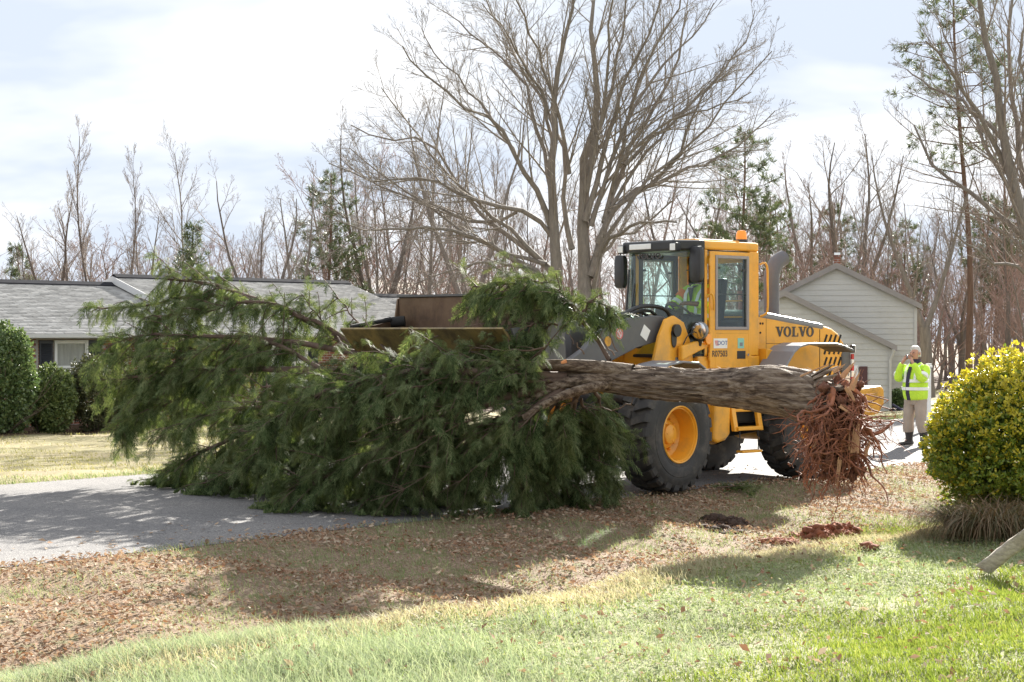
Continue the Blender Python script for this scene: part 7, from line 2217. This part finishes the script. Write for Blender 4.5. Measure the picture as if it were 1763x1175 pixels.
M['lawn'] = leaf_mat('bright_lawn_grass', [(.1, (.10, .15, .022)), (.5, (.21, .28, .05)), (.85, (.36, .38, .10))], .7, .12, .4, 1.6)
M['pale'] = leaf_mat('pale_bluish_grass', [(.1, (.20, .26, .16)), (.5, (.32, .385, .25)), (.9, (.46, .48, .34))], .7, .12, .4, 1.6)
M['tan'] = leaf_mat('dry_tan_grass', [(.1, (.33, .285, .18)), (.5, (.44, .395, .27)), (.9, (.54, .495, .37))], .6, .3, .4, 1.6)
M['clover'] = leaf_mat('low_clover', [(.1, (.15, .20, .08)), (.5, (.27, .32, .15)), (.9, (.42, .43, .26))], .7, .12, .35, 2.0)
P = scatter(205000, 4.55, 13.0, 7.6, 21.5, .33)
s_, d_ = sd(P[:, 0], P[:, 1])
n1 = patch(P[:, 0], P[:, 1], .55, 2.2); n2 = patch(P[:, 0], P[:, 1], 1.7, 9.1)
# rich lawn towards the lower right, thin and pale towards the ditch and the lower left
rich = np.clip((d_ - 7.2 + .30 * (P[:, 0] - 1.2)) / 1.3 + n1 * 1.1, 0, 1)
u = RNG.random(len(P))
sel = u < rich * .9 + .05
h = RNG.uniform(.035, .085, len(P)) * (1 + .5 * n2)
V, F = blades(P[sel], h[sel], .0032, RNG)
o = np_obj('lawn_grass', V, F, M['lawn']); tag(o, 'bright green lawn grass covering the yard in front', 'grass', kind='stuff')
left = np.clip((1.2 - P[:, 0]) / 2.0 + n1 * 1.2, 0, 1)
sel2 = (~sel) & (u < (.30 + .5 * left) * np.clip((d_ - 5.0 + .5 * n2) / .7, .08, 1))
h2 = RNG.uniform(.04, .13, len(P)) * (1 + .8 * left) * (.8 + .8 * np.clip(n2, 0, 1))
V, F = blades(P[sel2], h2[sel2] * .8, .0026, RNG, .45, .7)
o = np_obj('pale_grass', V, F, M['pale']); tag(o, 'pale bluish wispy grass at the lower left of the yard', 'grass', kind='stuff')
PW = scatter(26000, 5.2, 12.0, 7.8, 15, .34)
kp = RNG.random(len(PW)) < np.clip((.9 - PW[:, 0]) / 2.2 + .9 * patch(PW[:, 0], PW[:, 1], .9, 6.1), 0, 1)
V, F = blades(PW[kp], RNG.uniform(.12, .26, kp.sum()), .0022, RNG, .45, .8)
o = np_obj('wispy_grass', V, F, M['pale']); tag(o, 'long pale wisps of grass standing above the lawn at the lower left', 'grass', kind='stuff')
PW = scatter(30000, 3.1, 4.9, 10.0, 13.5, .36)
s_w, d_w = sd(PW[:, 0], PW[:, 1])
kp = RNG.random(len(PW)) < np.clip((.2 - s_w) / 1.4, 0, 1) * np.clip((d_w - 3.15) / .4, 0, 1)
V, F = blades(PW[kp], RNG.uniform(.08, .20, kp.sum()), .0026, RNG, .4, .7)
o = np_obj('ditch_bank_grass', V, F, M['pale']); tag(o, 'pale tall grass spilling over the ditch bank in the lower left corner', 'grass', kind='stuff')
# low broadleaf cover in the thin part of the lawn
P = scatter(70000, 4.7, 11, 8, 21.5, .33)
s_, d_ = sd(P[:, 0], P[:, 1]); n1 = patch(P[:, 0], P[:, 1], .8, 4.7)
rich = np.clip((d_ - 7.2 + .30 * (P[:, 0] - 1.2)) / 1.3, 0, 1)
sel = RNG.random(len(P)) < np.clip(.75 + n1 - .75 * rich, 0, 1)
V, F = leaves_np(P[sel], .030, RNG, .035, .6)
o = np_obj('clover', V, F, M['clover']); tag(o, 'low clover and weeds in the thin part of the lawn', 'ground cover', kind='stuff')
# dry tan lip along the ditch
P = scatter(60000, 4.1, 5.5, 9.5, 22.5, .36)
s_, d_ = sd(P[:, 0], P[:, 1]); n1 = patch(P[:, 0], P[:, 1], 1.1, 7.7)
sel = RNG.random(len(P)) < np.clip(1.1 - np.abs(d_ - 4.68) / .55 + n1 * .7, 0, 1)
V, F = blades(P[sel], RNG.uniform(.05, .15, sel.sum()), .003, RNG, .5, .8, (-.3, -.15))
o = np_obj('dry_grass', V, F, M['tan']); tag(o, 'tan dry grass along the lip of the ditch', 'grass', kind='stuff')
# green tufts among the litter
P = scatter(84000, -.1, 4.6, 10.5, 28)
n1 = patch(P[:, 0], P[:, 1], .9, 5.5); n2 = patch(P[:, 0], P[:, 1], 2.3, 1.5)
sel = RNG.random(len(P)) < np.clip(.27 - 1.3 * n1 + 1.3 * np.clip(n2 - .1, 0, 1), .05, .9)
V, F = blades(P[sel], RNG.uniform(.03, .09, sel.sum()), .003, RNG)
o = np_obj('ditch_grass', V, F, M['clover']); tag(o, 'green grass tufts growing through the leaf litter', 'grass', kind='stuff')
# a brighter tuft patch near the bush
cx, cy = at(1560, 880, 20.2).x, 20.2
P = np.stack([RNG.normal(cx, .5, 5200), RNG.normal(cy, .45, 5200)], 1)
V, F = blades(P, RNG.uniform(.04, .10, len(P)), .003, RNG); o = np_obj('verge_grass', V, F, M['lawn']); tag(o, 'bright grass patch on the verge left of the golden bush', 'grass', kind='stuff')
# far lawn beyond the road
P = scatter(46000, -26, -7.5, 24, 47, .33)
n1 = patch(P[:, 0], P[:, 1], .5, 3.9)
sel = RNG.random(len(P)) < np.clip(.6 + n1, .1, 1)
V, F = blades(P[sel], RNG.uniform(.03, .07, sel.sum()), .007, RNG)
M['farlawn'] = leaf_mat('thin_winter_lawn', [(.1, (.20, .20, .07)), (.5, (.32, .30, .13)), (.9, (.44, .38, .22))], .6, .3, .4, .6)
o = np_obj('far_lawn_grass', V, F, M['farlawn']); tag(o, 'thin yellowish winter lawn between road and brick house', 'grass', kind='stuff')
P = scatter(9000, -8.3, -7.35, 22, 50, .36)
V, F = blades(P, RNG.uniform(.04, .10, len(P)), .006, RNG); o = np_obj('road_edge_grass', V, F, M['clover']); tag(o, 'green grass fringe along the far road edge', 'grass', kind='stuff')
